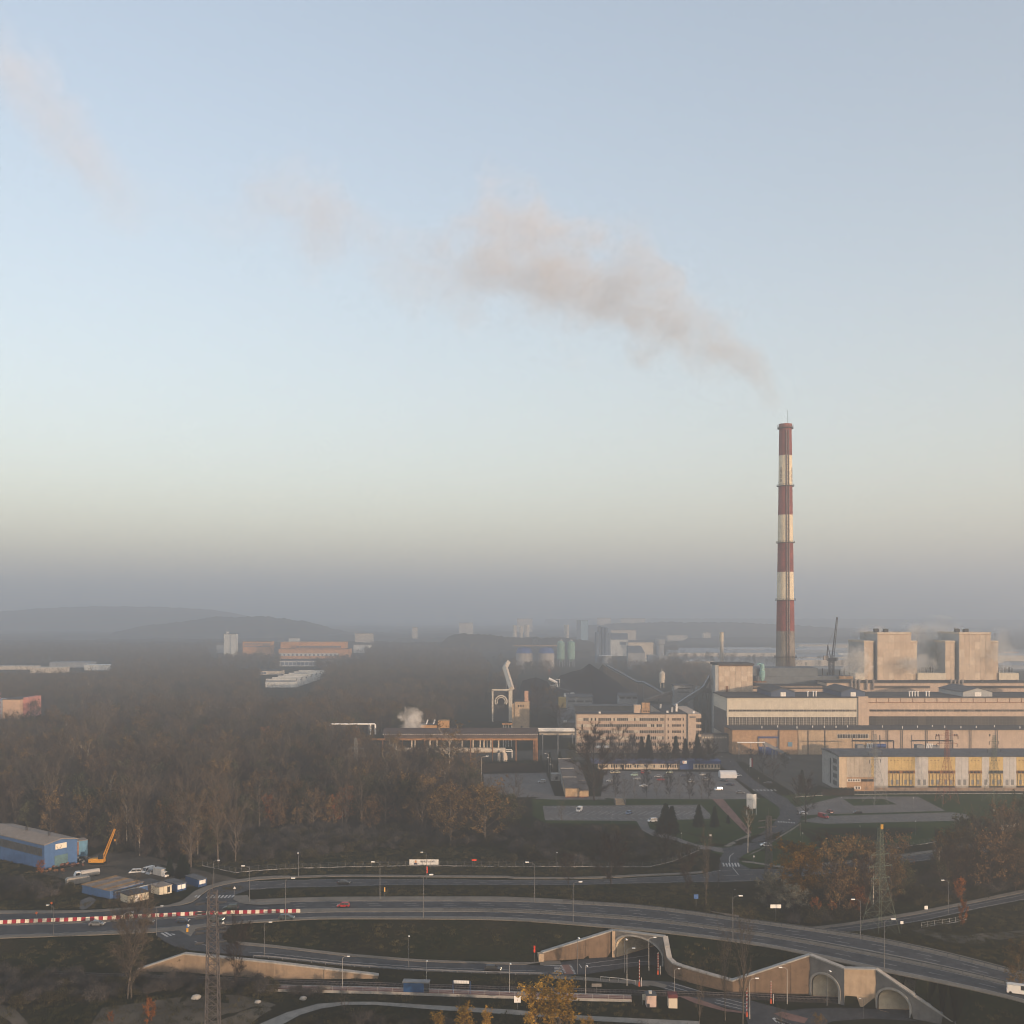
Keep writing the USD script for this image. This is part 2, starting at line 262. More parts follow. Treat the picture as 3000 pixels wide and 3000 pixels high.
# ------------------------------------------------------------------ retaining walls, portals and tunnels
ZL = -4.
wall_brown = M('wall_brown_brick', (.15, .108, .076), .9, .05, .12, .5, .25); wall_beige = M('wall_beige', (.36, .28, .2), .9, .05, .1, .5, .2)
wall_tan = M('wall_tan', (.25, .19, .135), .9, .05, .1, .5, .2); conc = M('concrete', (.3, .29, .27), .9, .05, .12, .5, .2); conc_d = M('concrete_dark', (.15, .145, .14), .9, .05, .15, .5, .2); lining = M('tunnel_lining', (.42, .36, .27), .7, .1, .1, .6)
def wallseg(A, Bp, zb, t0, t1, mat, parent, name='wall', hole=None, thick=.7, cope=True, ring=None):
    """an upright wall from plan point A to Bp, its top running from t0 to t1; the thickness lies behind it"""
    A, Bp = np.array(A, float), np.array(Bp, float); L = np.linalg.norm(Bp - A); e = (Bp - A) / L; nb = np.array([-e[1], e[0]])
    def ext(poly, d0, d1, nm, mt):
        m = MB()
        for g in getattr(poly, 'geoms', [poly]):
            t = trimesh.creation.extrude_polygon(g, d1 - d0, engine='earcut'); v = t.vertices
            m.add(np.column_stack([A[0] + e[0] * v[:, 0] + nb[0] * (d1 - v[:, 2]), A[1] + e[1] * v[:, 0] + nb[1] * (d1 - v[:, 2]), v[:, 1]]), t.faces)
        return m.build(nm, mt, parent)
    po = shapely.Polygon([(0, zb - .6), (L, zb - .6), (L, t1), (0, t0)])
    if hole is not None: po = po.difference(shapely.Polygon(hole))
    w = ext(po, 0, thick, name, mat)
    if cope: ext(shapely.Polygon([(-.1, t0), (L + .1, t1), (L + .1, t1 + .35), (-.1, t0 + .35)]), -.25, thick + .5, 'coping', conc)
    if hole is not None: ext(shapely.Polygon(hole).buffer(.55, join_style=2).difference(shapely.Polygon(hole).buffer(.02)).intersection(shapely.Polygon([(0.05, zb + .02), (L - .05, zb + .02), (L - .05, 40), (.05, 40)])), -.22, .25, 'arch_ring', conc)
    for s in np.linspace(0, 1, max(2, int(L / 2))):
        p = A + (Bp - A) * s; t = t0 + (t1 - t0) * s; CTRL.append((*(p + nb * (thick + .9)), t - .05)); 
        CTRL.append((*(p - nb * .5), zb - .05)); 
        if hole is None: CTRL.append((*(p + nb * .1), zb - .05))
    return A, e, nb, L
def arch(L, x0, x1, zb, spring, crown, n=18, skew=0.):
    g = np.linspace(0, math.pi, n); mid, r = (x0 + x1) / 2, (x1 - x0) / 2
    return [(x1, zb - 1), *[(mid + r * math.cos(t) + skew * math.sin(t), spring + (crown - spring) * math.sin(t)) for t in g], (x0, zb - 1)]
HOLES = []
def tunnel(name, label, A, Bp, hole, axis, depth, parent):
    A, Bp = np.array(A, float), np.array(Bp, float); e = (Bp - A) / np.linalg.norm(Bp - A); ax = np.array(axis, float) / np.linalg.norm(axis); nb = np.array([-e[1], e[0]])
    pr = np.array(hole); m = MB(); ribs = np.linspace(0, depth, int(depth / 1.2) + 1); st = .35
    pts = lambda t, sc: np.column_stack([A[0] + e[0] * pr[:, 0] + ax[0] * (t + st), A[1] + e[1] * pr[:, 0] + ax[1] * (t + st), pr[:, 1] + (sc if True else 0) * (pr[:, 1] > -3)])
    rows = [pts(t, .12 * (i % 2)) for i, t in enumerate(ribs)]; n = len(pr); V = np.vstack(rows)
    q = [[i * n + j, i * n + j + 1, (i + 1) * n + j + 1, (i + 1) * n + j] for i in range(len(rows) - 1) for j in range(n - 1)]
    m.add(V, np.array(q)); m.build('tunnel_vault', lining, parent)
    k = MB(); k.quad(*[np.array([*rows[-1][j][:2], z]) for j, z in ((0, -5), (n - 1, -5))], np.array([*rows[-1][n - 1][:2], 4]), np.array([*rows[-1][0][:2], 4])); k.build('tunnel_end', conc_d, parent)
    fl = MB(); a0, b0 = A + e * hole[-1][0] - nb * .6, A + e * hole[0][0] - nb * .6
    fl.poly(np.array([[*a0, ZL + .03], [*b0, ZL + .03], [*(b0 + ax * depth), ZL + .03], [*(a0 + ax * depth), ZL + .03]])); fl.build('tunnel_floor', asphalt, parent)
    HOLES.append((A + e * (hole[-1][0] - .2), A + e * (hole[0][0] + .2), nb))
wt = thing('west_underpass', 'road underpass with a brown brick wing wall and a single low arch under the highway', 'underpass')
aw = [(8.56, 290.4), (29.6, 294.)]; wallseg(*aw, ZL, -1.8, 3.6, wall_brown, wt, 'wing_wall')
L2 = float(np.hypot(13.5, 8)); h2 = arch(L2, .7, L2 - .5, ZL, -1.2, 3., 20, -1.)
wallseg((29.6, 294.), (43.1, 286.), ZL, 3.6, 4.3, conc_d, wt, 'portal_wall', h2); tunnel('t', '', (29.6, 294.), (43.1, 286.), h2, (13, 10.5), 34, wt)
MB().obox((29.6, 293.8, -.1), (.9, .9, 7.6)).build('corner_pier', wall_beige, wt); MB().obox((8.3, 290.3, -2.9), (1.6, 1.8, 2.6), .2).build('end_block', wall_beige, wt)
mt = thing('retaining_wall', 'curving dark brick retaining wall linking the single arch with the twin arches', 'wall')
cw_ = [(43.1, 286, 4.3), (43.15, 283, 2.4), (43.3, 280, .3), (44.3, 277.3, -.2), (46.5, 275, -.35), (52.5, 270.3, -.7), (58.3, 266., -1.)]
for a, b in zip(cw_[:-1], cw_[1:]): wallseg(a[:2], b[:2], ZL, a[2], b[2], wall_brown, mt, 'wall_section')
et = thing('twin_underpass', 'pair of arched rail and road portals with a pale block between them', 'underpass')
wallseg((58.3, 266.), (78.3, 264.8), ZL, -1., 6.2, wall_brown, et, 'wing_wall')
L6 = float(np.hypot(6.7, 7.2)); h6 = arch(L6, .5, L6 - 1.6, ZL, -.8, 2.4); wallseg((78.3, 264.8), (85., 257.6), ZL, 6.2, 5.2, conc_d, et, 'portal_wall', h6); tunnel('r', '', (78.3, 264.8), (85, 257.6), h6, (1, -.12), 30, et)
wallseg((85., 257.6), (92.5, 256.), ZL, 5.2, 5.6, wall_beige, et, 'pier_block')
L8 = float(np.hypot(6.8, 7)); h8 = arch(L8, .4, L8 - 1., ZL, -1.8, 1.7); wallseg((92.5, 256.), (99.3, 249.), ZL, 5.6, 1.6, conc_d, et, 'portal_wall', h8); tunnel('d', '', (92.5, 256), (99.3, 249), h8, (1, -.08), 26, et)
wallseg((99.3, 249.), (107.5, 244.), ZL, 1.6, -3.4, conc_d, et, 'wing_wall')
lt = thing('retaining_wall', 'long low beige retaining wall below the slip road, behind the lattice mast', 'wall')
lw = [(-104, 280, -2.9), (-91, 279.5, 1.6), (-64.8, 274, 1.), (-36.5, 274.6, -2.6)]
for a, b in zip(lw[:-1], lw[1:]): wallseg(a[:2], b[:2], -3.3, a[2], b[2], wall_tan, lt, 'wall_section')
# the low road through the arches, its pavements and the rail line
z9 = zoom(1500, 2750, .20704); z10 = zoom(1850, 2700, .20704); z11 = zoom(2150, 2750, .20704)
def flat(name, zf, pts, mat, z=ZL, dz=.02, kind=True):
    p = np.array([P(*(zf(a, b) if zf else (a, b)), z) for a, b in pts]) + [0, 0, dz]; q = MB().poly(p).build(name, mat)
    if z == ZL: ctrl(resample(np.vstack([p, p[:1]]), 4), -.1)
    return struct(q)
flat('underpass_road', None, [(1640, 2831), (1643, 2819), (1700, 2811), (1800, 2801.5), (1935, 2830), (1900, 2826), (1831, 2835.5), (1769, 2846.5), (1717, 2854), (1682, 2856.5), (1640, 2857)], asphalt)
flat('crossing_pavement', z9, [(390, 330), (540, 318), (680, 318), (700, 368), (400, 382)], paver, dz=.12)
flat('cycle_crossing', z9, [(700, 372), (805, 368), (885, 500), (745, 505)], paver_pink, dz=.04)
zebra(z9, [[(448 + t * 9, 378 + t * 22.), (670 + t * 10, 380 + t * 21), (673 + t * 10, 390 + t * 21), (452 + t * 9, 389 + t * 22)] for t in range(6)], ZL)
zebra(z9, [[(672 + t * 11, 376 + t * 19), (706 + t * 11, 376 + t * 19), (712 + t * 11, 386 + t * 19), (678 + t * 11, 386 + t * 19)] for t in range(6)] + [[(805 + t * 11, 372 + t * 19), (836 + t * 11, 372 + t * 19), (842 + t * 11, 382 + t * 19), (811 + t * 11, 382 + t * 19)] for t in range(7)], ZL)
m = MB()
for a, b in (((950, 362), (985, 415)), ((1040, 412), (1932, 318)), ((1050, 356), (1932, 240)), ((360, 445), (385, 510)), ((0, 440), (360, 445))):
    q = np.array([P(*z9(*a), ZL), P(*z9(*b), ZL)]) + [0, 0, .05]; d = q[1] - q[0]; nn = np.array([-d[1], d[0], 0]) / np.linalg.norm(d[:2]) * .12; m.quad(q[0] + nn, q[0] - nn, q[1] - nn, q[1] + nn)
struct(m.build('underpass_marking', paint))
flat('walkway', z9, [(480, 505), (700, 515), (1000, 540), (1400, 575), (1932, 600), (1932, 680), (1700, 640), (1300, 615), (900, 580), (560, 570)], paver, dz=.03)
flat('crossing_road', None, [(1880, 2871), (1974, 2877), (2057, 2905), (2156, 2919), (2250, 2945), (2311, 2961), (2357, 2955), (2460, 2952), (2566, 2956), (2690, 2992), (2550, 2984), (2440, 2992), (2350, 3030), (2200, 3030), (2181, 2965), (2119, 2950), (2016, 2921), (1947, 2899)], asphalt)
flat('crossing_pavement', z10, [(0, 830), (330, 850), (515, 905), (470, 945), (270, 908), (100, 925), (0, 880)], paver, dz=.1)
flat('crossing_pavement', z10, [(360, 1020), (700, 1030), (1000, 1120), (1350, 1240), (1650, 1290), (1640, 1310), (1300, 1270), (900, 1160), (690, 1070), (370, 1050)], paver_pink, dz=.1)
flat('cycle_crossing', z11, [(560, 1060), (690, 1035), (1050, 1130), (1000, 1200), (760, 1150)], paver_pink, dz=.05)
zebra(z11, [[(540 + 40 * t, 1130 + 15 * t), (575 + 40 * t, 1118 + 15 * t), (650 + 44 * t, 1160 + 14 * t), (600 + 44 * t, 1190 + 14 * t)] for t in range(6)], ZL)
m = MB()
for a, b in (((580, 875), (1050, 1010)), ((525, 908), (940, 1030)), ((470, 942), (760, 1025)), ((1230, 1070), (1640, 1170)), ((1200, 1110), (1620, 1215)), ((1180, 1150), (1580, 1245))):
    q = np.array([P(*z10(*a), ZL), P(*z10(*b), ZL)]) + [0, 0, .05]; d = q[1] - q[0]; nn = np.array([-d[1], d[0], 0]) / np.linalg.norm(d[:2]) * .12; m.quad(q[0] + nn, q[0] - nn, q[1] - nn, q[1] + nn)
struct(m.build('crossing_marking', paint))
flat('near_path', None, [(700, 3040), (760, 3000), (840, 2966), (930, 2941), (1010, 2935), (1100, 2935), (1300, 2947), (1500, 2958), (1700, 2975), (1900, 2985), (2050, 2992), (2050, 3004), (1900, 3000), (1700, 2989), (1500, 2972), (1300, 2960), (1100, 2944), (1010, 2944), (940, 2955), (880, 2973), (830, 3000), (800, 3040)], M('path_slabs', (.2, .19, .17), .9, .05, .15, .4))
rl = np.array([P(u, v, z) for u, v, z in [(-250, 2842, -3.2), (0, 2847, -3.2), (298, 2859, -3.2), (582, 2868, -3.25), (800, 2877, -3.4), (1200, 2889, -3.7), (1500, 2899, -3.9), (1850, 2908, -3.95), (2050, 2913, -3.95), (2200, 2919, -3.95), (2330, 2926, -3.95)]])
rl = np.vstack([rl, [[81.5, 261.3, -3.95], [108, 258., -3.95]]]); rld = resample(rl, 2.); ctrl(rld[rld[:, 0] < 80], -.1)
plat = np.array([P(u, v, z) for u, v, z in [(760, 2890, -3.1), (1100, 2897, -3.1), (1500, 2911, -3.1), (1850, 2921, -3.1)]])
ctrl(resample(plat, 4), -.7)
# frame of the rest of the ground
for x in range(-330, 331, 15):
    CTRL.append((x, 195, -4.2)); CTRL.append((x, 225, -4.1 if x > -60 else -3.8)); 
    if x < 55: CTRL.append((x, 250, -4.0 if x > -30 else -3.5))
    CTRL.append((x, 160, -4.5))
    if x > 105: CTRL.append((x, 216 - (x - 105) * .55, -3.5)) ; CTRL.append((x, 320 if x < 200 else 290, 0.))
    if x < 100: CTRL.append((x, 400, 0.)); CTRL.append((x, 430, 0))
    else: CTRL.append((x, 330 if x < 250 else 300, 0.)); CTRL.append((x, 430, 0))
for p in [(20, 2560, 1.2), (100, 2600, 1.3), (250, 2620, 1.4), (300, 2570, 1.), (450, 2600, 1.2), (400, 2540, .6), (200, 2500, .3), (0, 2500, .3), (-150, 2600, 1)]: CTRL.append(tuple(P(*p)))
right_road = (np.array([P(*p, 0.02) for p in [(2330, 2722), (2475, 2705), (2678, 2672), (2850, 2638), (3000, 2606), (3200, 2560)]]), np.array([P(*p, 0.02) for p in [(2440, 2738), (2560, 2720), (2720, 2694), (2870, 2660), (3020, 2631), (3230, 2580)]]))
rrA, rrB = rs(resample(right_road[0], 2)), rs(resample(right_road[1], 2)); strip('right_road', rrA, rrB, asphalt); ctrl(rrA); ctrl(rrB)
m = MB(); dashes(m, rrA, rrB, .55, .16, 20, .2); dashes(m, rrA, rrB, .97, .16, 20, .2); struct(m.build('right_road_marking', paint))
strip('right_road_pavement', *(lane(rrA, rrB, .0, .3)), paver, .1)
C = np.array(CTRL); C = C[np.unique(np.round(C[:, :2], 1), axis=0, return_index=True)[1]]
ground_z0 = LinearNDInterpolator(C[:, :2], C[:, 2])
tree_c = cKDTree(C[:, :2])
def gz(x, y):
    z = ground_z0(np.atleast_2d(np.column_stack([np.atleast_1d(x), np.atleast_1d(y)]))); z = np.where(np.isnan(z), 0., z); return np.where(np.atleast_1d(y) > 431, 0., z)
g1 = np.array([(x, y) for x in np.arange(-330, 331, 5.) for y in np.arange(160, 431, 5.)])
g1 = g1[tree_c.query(g1)[0] > 3.]; g1 = np.column_stack([g1, gz(g1[:, 0], g1[:, 1]) + rng.normal(0, .12, len(g1)) * (tree_c.query(g1)[0] > 4)])
far = [(x, y, 0.) for y in (460, 520, 620, 800, 1100, 1500, 2200, 3200, 5000, 8000, 13000, 25000) for x in np.linspace(-1, 1, 25) * (400 + y * .8)]
side = [(sx * x, y, z) for sx in (-1, 1) for x, z in ((360, 0), (600, 0), (2000, 0), (14000, 0)) for y, z in ((-500, -4), (160, -4), (300, 0), (430, 0))] + [(x, -500, -4.5) for x in range(-300, 301, 100)]
G = np.vstack([C, g1, far, side]); tri = Delaunay(G[:, :2]).simplices
cen = G[tri][:, :, :2].mean(1); drop = np.zeros(len(tri), bool); zr = np.ptp(G[tri][:, :, 2], axis=1)
for a, b, nb in HOLES:
    e = (b - a) / np.linalg.norm(b - a); r = cen - a; s = r @ e; t = r @ nb; drop |= (s > 0) & (s < np.linalg.norm(b - a)) & (t > -.6) & (t < 2.2) & (zr > 1.5)
tri = tri[~drop]
a, b, c = (G[tri[:, k]] for k in range(3)); up = np.cross(b - a, c - a)[:, 2] < 0; tri[up] = tri[up][:, ::-1]
struct(usdkit.mesh(stage, '/World/ground', (G, tri), ground_m, smooth=35).GetPrim())
# ------------------------------------------------------------------ power station
def XU(u, d): return (u - CX) / F * d
def ZV(v, d): return H - (v - V0) / F * d
cream = M('cladding_cream', (.50, .46, .38), .8, .1, .06, .25, .16); pinkw = M('cladding_pink', (.44, .345, .27), .8, .1, .07, .25, .2); boil = [M(f'boiler_panel_{i}', c, .75, .12, .06, .3, .22) for i, c in enumerate([(.47, .385, .3), (.43, .345, .265), (.51, .43, .34), (.45, .37, .29)])]
greyclad = M('cladding_grey', (.33, .34, .34), .8, .1, .06, .3, .12); brick_y = M('brick_yellow', (.36, .235, .14), .9, .05, .12, .5, .2); brick_p = M('brick_pale', (.4, .3, .2), .9, .05, .1, .5, .2)
roofm = M('roof_felt', (.05, .052, .055), .95, .05, .2, .15, col2=(.075, .075, .078)); roofb = M('roof_blue_grey', (.075, .08, .088), .8, .1, .2, .2); dark = M('dark_steel', (.04, .043, .048), .7, .2, .2, .5); steel = M('grey_steel', (.16, .165, .17), .6, .3, .15, .5)
glass = usdkit.material(stage, '/World/Looks/window_glass', {'o': ('object_info', {}), 'r': ('rgb_ramp', {'ramp': [(0, (.012, .014, .018)), (.8, (.035, .034, .034)), (1, (.09, .08, .07))]}), 'p': ('principled_bsdf', {'roughness': .25, 'specular_ior_level': .35})}, [('o.random', 'r.fac'), ('r.color', 'p.base_color')], surface='p.BSDF')
curtain = M('window_curtain', (.42, .38, .3), .6, .3, .1, .8); mull = M('window_frame', (.4, .38, .34), .7, .2); white = M('white_paint', (.66, .65, .62), .6, .3, .08, .5, .1); blue = M('blue_paint', (.02, .05, .16), .6, .3, .15, .6); rust = M('rust_brown', (.2, .1, .05), .9, .1, .3, .6); yel = M('yellow_sheet', (.46, .34, .15), .7, .15, .08, .4, .15); greyp = M('grey_sheet', (.42, .41, .40), .7, .15, .06, .4, .12)
def roofslab(x0, x1, y0, y1, z, t=.5, o=.4): return B(x0 - o, x1 + o, y0 - o, y1 + o, z, z + t)
def pipe(pts, r, n=8): return MB().tube(pts, r, n)
# chimney
CHX, CHY = 233.5, 860.; zc = lambda v: ZV(v, CHY)
ch = thing('chimney', 'very tall red and white banded power station chimney giving off smoke', 'chimney', (CHX, CHY, 0))
ch_red = M('chimney_red', (.19, .06, .058), .85, .08, .15, .15, .25); ch_white = M('chimney_white', (.62, .55, .42), .85, .08, .08, .15, .25); ch_conc = M('chimney_concrete', (.2, .185, .17), .9, .05, .12, .12, .3)
rad = lambda z: np.interp(z, [0, 60, 150, 258], [9.4, 7.9, 6.5, 5.15])
def band(nm, v0, v1, mt):
    a, b = zc(v1), zc(v0); zz = np.linspace(a, b, 6); MB().tube_prof(0, 0, [(rad(z), z) for z in zz], 40).build(nm, mt, ch, smooth=50)
bands = [(1255, 1335, ch_red), (1335, 1425, ch_white), (1425, 1509, ch_red), (1509, 1591, ch_white), (1591, 1676, ch_red), (1676, 1759, ch_white), (1759, 1849, ch_red), (1849, 2129, ch_conc)]
for a, b, mt in bands: band('shaft_band', a, b, mt)
zt = zc(1243); MB().tube_prof(0, 0, [(rad(250) + .35, zc(1255)), (rad(250) + .35, zt), (4.3, zt), (4.2, zt - 6), (0, zt - 6)], 40).build('shaft_rim', M('chimney_rim', (.2, .08, .07), .9, .05, .2, .3), ch, smooth=40)
for v in (1256, 1425, 1591, 1759, 1926):
    z = zc(v); r = rad(z); g = MB().tube_prof(0, 0, [(r - .05, z), (r + 1.5, z), (r + 1.5, z + .3), (r - .05, z + .3)], 32)
    for k in range(24): t = k * math.tau / 24; g.bar((math.cos(t) * (r + 1.4), math.sin(t) * (r + 1.4), z + .3), (math.cos(t) * (r + 1.4), math.sin(t) * (r + 1.4), z + 1.5), .12)
    for h in (.9, 1.5): g.tube([(math.cos(t) * (r + 1.4), math.sin(t) * (r + 1.4), z + h) for t in np.linspace(0, math.tau, 25)], .06, 4, False)
    g.build('gallery', dark, ch)
ld = MB(); sh = MB()
for k, off in ((0, -1.0), (1, .9)):
    zz = np.linspace(2, 253, 14); ld.tube([(off + .35, -rad(z) - .45, z) for z in zz], .42, 6)
for z in np.arange(4, 252, 3.): ld.box(-1.1, 1.6, -rad(z) - .5, -rad(z) - .2, z, z + .2)
ld.build('ladder_shaft', M('ladder_steel', (.17, .14, .14), .8, .1), ch)
MB().bar((2.1, 0, zt), (2.1, 0, zt + 12), .3).build('lightning_rod', dark, ch); MB().bar((-6.2, 0, zc(1256)), (-6.6, 0, zc(1246)), .3).bar((6.2, 0, zc(1256)), (6.6, 0, zc(1244)), .3).build('antenna', dark, ch)
def on_shaft(txt, ang, z0, h):
    t = meshkit.text_mesh(txt, h, .05, True).subdivide_to_size(.7); v = t.vertices; w = v[:, 0].max(); z = z0 + v[:, 0] ; r = rad(z) + .06 + v[:, 2]; th = ang - (h / 2 - v[:, 1]) / rad(z0)
    return MB().add(np.column_stack([r * np.sin(th), -r * np.cos(th), z]), t.faces)
for ang in (.95, -.95): on_shaft('ELEKTRO', ang, zc(1413), 2.0).build('lettering', M('letter_brown', (.17, .11, .09), .9, .05), ch)

# turbine hall: front at 716 m, low brick aisle in front of it
hall = thing('turbine_hall', 'long cream and pink turbine hall with two bands of windows beside the chimney', 'power plant', (153, 716, 0)); W = 250.
B(0, 93, 0, 48, 0, 36.5).build('wall', cream, hall); B(93, 100, -.9, 48, 0, 37.6).build('wall', pinkw, hall); B(100, W, 0, 48, 0, 36.5).build('wall', pinkw, hall)
roofslab(0, W, 0, 48, 36.55, .7, .5).build('roof', roofm, hall)
B(-.15, 0, 3, 46, 23, 27).build('side_glazing', glass, hall); B(-.1, 0, 0.2, 47, 10, 23).build('side_cladding', conc_d, hall)
MB().box(99.5, W, -.5, -.05, 33.2, 33.6).build('gutter', rust, hall)
for k in range(13): B(106 + k * 8.6, 106.3 + k * 8.6, -.25, -.03, 33.2, 36.4).build('downpipe', rust, hall)
B(.6, 92, -.06, .0, 23.3, 23.9).build('sill', cream, hall)
nb = 36; bw = 91. / nb
for i in range(nb):
    x = 1 + i * bw; B(x + .18, x + bw - .18, -.06, .02, 26.9, 28.3).build('pane', glass, hall)
    for j in range(2): B(x + .15 + j * (bw / 2 - .1), x + bw / 2 + .02 + j * (bw / 2 - .12), -.06, .02, 17.3, 23.0).build('pane', glass, hall)
mm = MB()
for i in range(nb + 1): x = 1 + i * bw; mm.box(x - .16, x + .16, -.3, -.02, 17.2, 23.1); mm.box(x - .09, x + .09, -.14, -.02, 26.8, 28.4)
for z in (18.7, 20.1, 21.6): mm.box(1, 92, -.12, -.02, z - .07, z + .07)
for i in range(nb): x = 1 + (i + .5) * bw; mm.box(x - .06, x + .06, -.12, -.02, 17.2, 23.1); mm.box(x - .05, x + .05, -.1, -.02, 26.8, 28.4)
mm.build('mullion', mull, hall)
bw2 = 5.0
for i in range(29):
    x = 101 + i * bw2; B(x + .1, x + bw2 - .1, -.06, .02, 26.9, 28.4).build('pane', glass, hall); B(x + .08, x + bw2 - .08, -.06, .02, 16.8, 23.6).build('pane', glass, hall)
mm = MB()
for i in range(59): x = 101 + i * 2.5; mm.box(x - .06, x + .06, -.13, -.02, 16.8, 23.6)
for z in (18.4, 20.1, 21.8): mm.box(101, 246, -.12, -.02, z - .06, z + .06)
mm.build('mullion', M('mullion_dark', (.1, .1, .1), .8, .1), hall)
for k in range(10): B(3 + k * 9, 3.12 + k * 9, -.05, 0, 24, 26.6).build('cladding_joint', pinkw, hall)
aisle = thing('aisle_building', 'low yellow brick aisle with dark roof along the foot of the turbine hall', 'building', (151, 690, 0))
B(0, 95, 0, 25.9, 0, 16.8).build('wall', brick_y, aisle); B(45, 95, -.4, 25, 0, 16.7).build('wall', brick_p, aisle); B(95, W, .3, 25.9, 0, 16.8).build('wall', pinkw, aisle)
MB().xprism([(-1, 16.82), (25.8, 16.95), (25.8, 17.3), (-1, 17.2)], -1, W).build('roof', roofm, aisle)
B(18, 31, -.5, -.05, 0, 5.4).build('door', blue, aisle); B(17.5, 31.5, -.6, -.05, 11.2, 12.4).build('lintel', blue, aisle); 
for x in (17.5, 30.6): B(x, x + .9, -.5, -.06, 5.4, 11.2).build('door_frame', conc_d, aisle)
B(66, 75, -.6, -.02, 6.2, 8.4).build('window', blue, aisle) if False else B(38, 41, -.3, -.02, 5.5, 8.5).build('window', M('window_blue', (.1, .2, .28), .4, .4), aisle)
for k in range(12): B(72 + k * 1.75, 73.4 + k * 1.75, -.48, -.38, 11.3, 13.9).build('window', glass, aisle)
MB().box(71.7, 93.3, -.44, -.4, 11.0, 14.2).build('window_surround', mull, aisle)
for x in (31.6, 51.5, 63, 96, 106, 116, 133, 150, 163, 181): B(x, x + .5, -.75, -.42, 0, 16.6).build('downpipe', dark, aisle)
for x in (139.5, 141, 152, 153.5, 176): B(x, x + .9, .2, .31, 12.4, 14).build('window', glass, aisle)
for x in (22, 34, 46, 58, 66, 74, 83, 107, 119, 131, 143, 150, 160, 171, 186, 200): pipe([(x, 6 + 9 * ((x * .37) % 1), 17), (x, 6 + 9 * ((x * .37) % 1), 18.6)], .35).build('roof_vent', white, aisle)
# hall roof monitors and vents
for x, w, mt, mt2, lb in ((185 - 153, 17, M('monitor_blue', (.05, .075, .13), .7, .2), roofm, 'dark blue gabled roof light nearest the coal tower on the turbine hall roof'), (235 - 153, 17, None, roofm, 'second dark blue gabled roof light on the turbine hall roof'), (322 - 153, 21, greyclad, roofb, 'pale grey gabled roof light below the left boiler house'), (391 - 153, 21, greyclad, roofb, 'pale grey gabled roof light below the right boiler house')):
    mt = mt or _m['monitor_blue']; t = thing('roof_monitor', lb, 'roof light', (153 + x, 716, 37.3), group=None)
    MB().prism([(0, 0), (w, 0), (w, 3.2), (w * .5, 6), (0, 3.2)], 3, 44).build('body', mt, t); MB().prism([(-.4, 3.1), (w * .5, 6.05), (w + .4, 3.1), (w + .4, 3.5), (w * .5, 6.5), (-.4, 3.5)], 2.6, 44.4).build('roof', mt2, t)
    B(w * .4, w * .62, 2.8, 2.99, .2, 3.2).build('door', white, t)
for x in (212, 216, 218, 285, 287, 289, 291, 297, 299, 387): copyv = pipe([(x - 153, 6, 37), (x - 153, 6, 40.5)], .45).tube([(x - 153, 6, 40.4), (x - 153, 6, 41)], .8, 8); copyv.build('roof_vent', white, hall)
# coal bunker tower and duct
bt = thing('bunker_tower', 'square pink panelled coal bunker tower rising at the left end of the turbine hall', 'tower', (157, 766, 0))
B(0, 26.2, .3, 26, 0, 57).build('core', greyclad, bt)
for i in range(6):
    for j in range(5): B(.15 + i * 4.33, 4.38 + i * 4.33, 0, .3, 37.2 + j * 3.9, 37.2 + j * 3.9 + 3.84).build('panel', boil[(i * 3 + j * 5) % 4], bt)
roofslab(0, 26.2, 0, 26, 57.05, 1.6, .9).build('roof', roofm, bt); B(-.4, 26.5, -.35, 0, 56.6, 57.04).build('cornice', rust, bt)
B(-2.6, .0, -1, 3, 0, 57.5).build('duct', greyclad, bt); B(.0, .45, -.6, -.05, 0, 57).build('downpipe', rust, bt); B(5.6, 7.4, -.12, -.02, 37.2, 41.5).build('door', rust, bt)
# deaerator bay behind the hall roof
db = thing('deaerator_bay', 'narrow pink storey with dark roof behind the turbine hall roof', 'building', (183, 790, 0))
B(0, 64, 3, 25, 0, 39.2).build('wall', pinkw, db); B(64, 228, 0, 25, 0, 42).build('wall', pinkw, db); roofslab(0, 64, 3, 25, 39.25, .6).build('roof', roofm, db); roofslab(64, 228, 0, 27, 42.05, .8).build('roof', roofm, db)
B(1, 63, 2.8, 2.98, 37.2, 38.6).build('window_band', dark, db); B(100, 145, -.15, -.02, 38, 40).build('window_band', glass, db); B(172, 225, -.15, -.02, 38, 40).build('window_band', glass, db)
for x in (83, 86, 89, 95, 100, 161, 164, 167, 170): pipe([(x, -1.2, 37), (x, -1.2, 43.5)], .8).tube([(x, -1.2, 43.5), (x, -1.2, 45)], 1., 8).build('vent_stack', M('stack_steel', (.22, .2, .19), .6, .3, .2, .6, .3), db)
B(70, 72, -.2, -.02, 37, 40).build('door', rust, db)
for x in range(76, 226, 14): B(x, x + 1.6, 6, 7.6, 42.8, 44.2).build('roof_vent', dark, db)
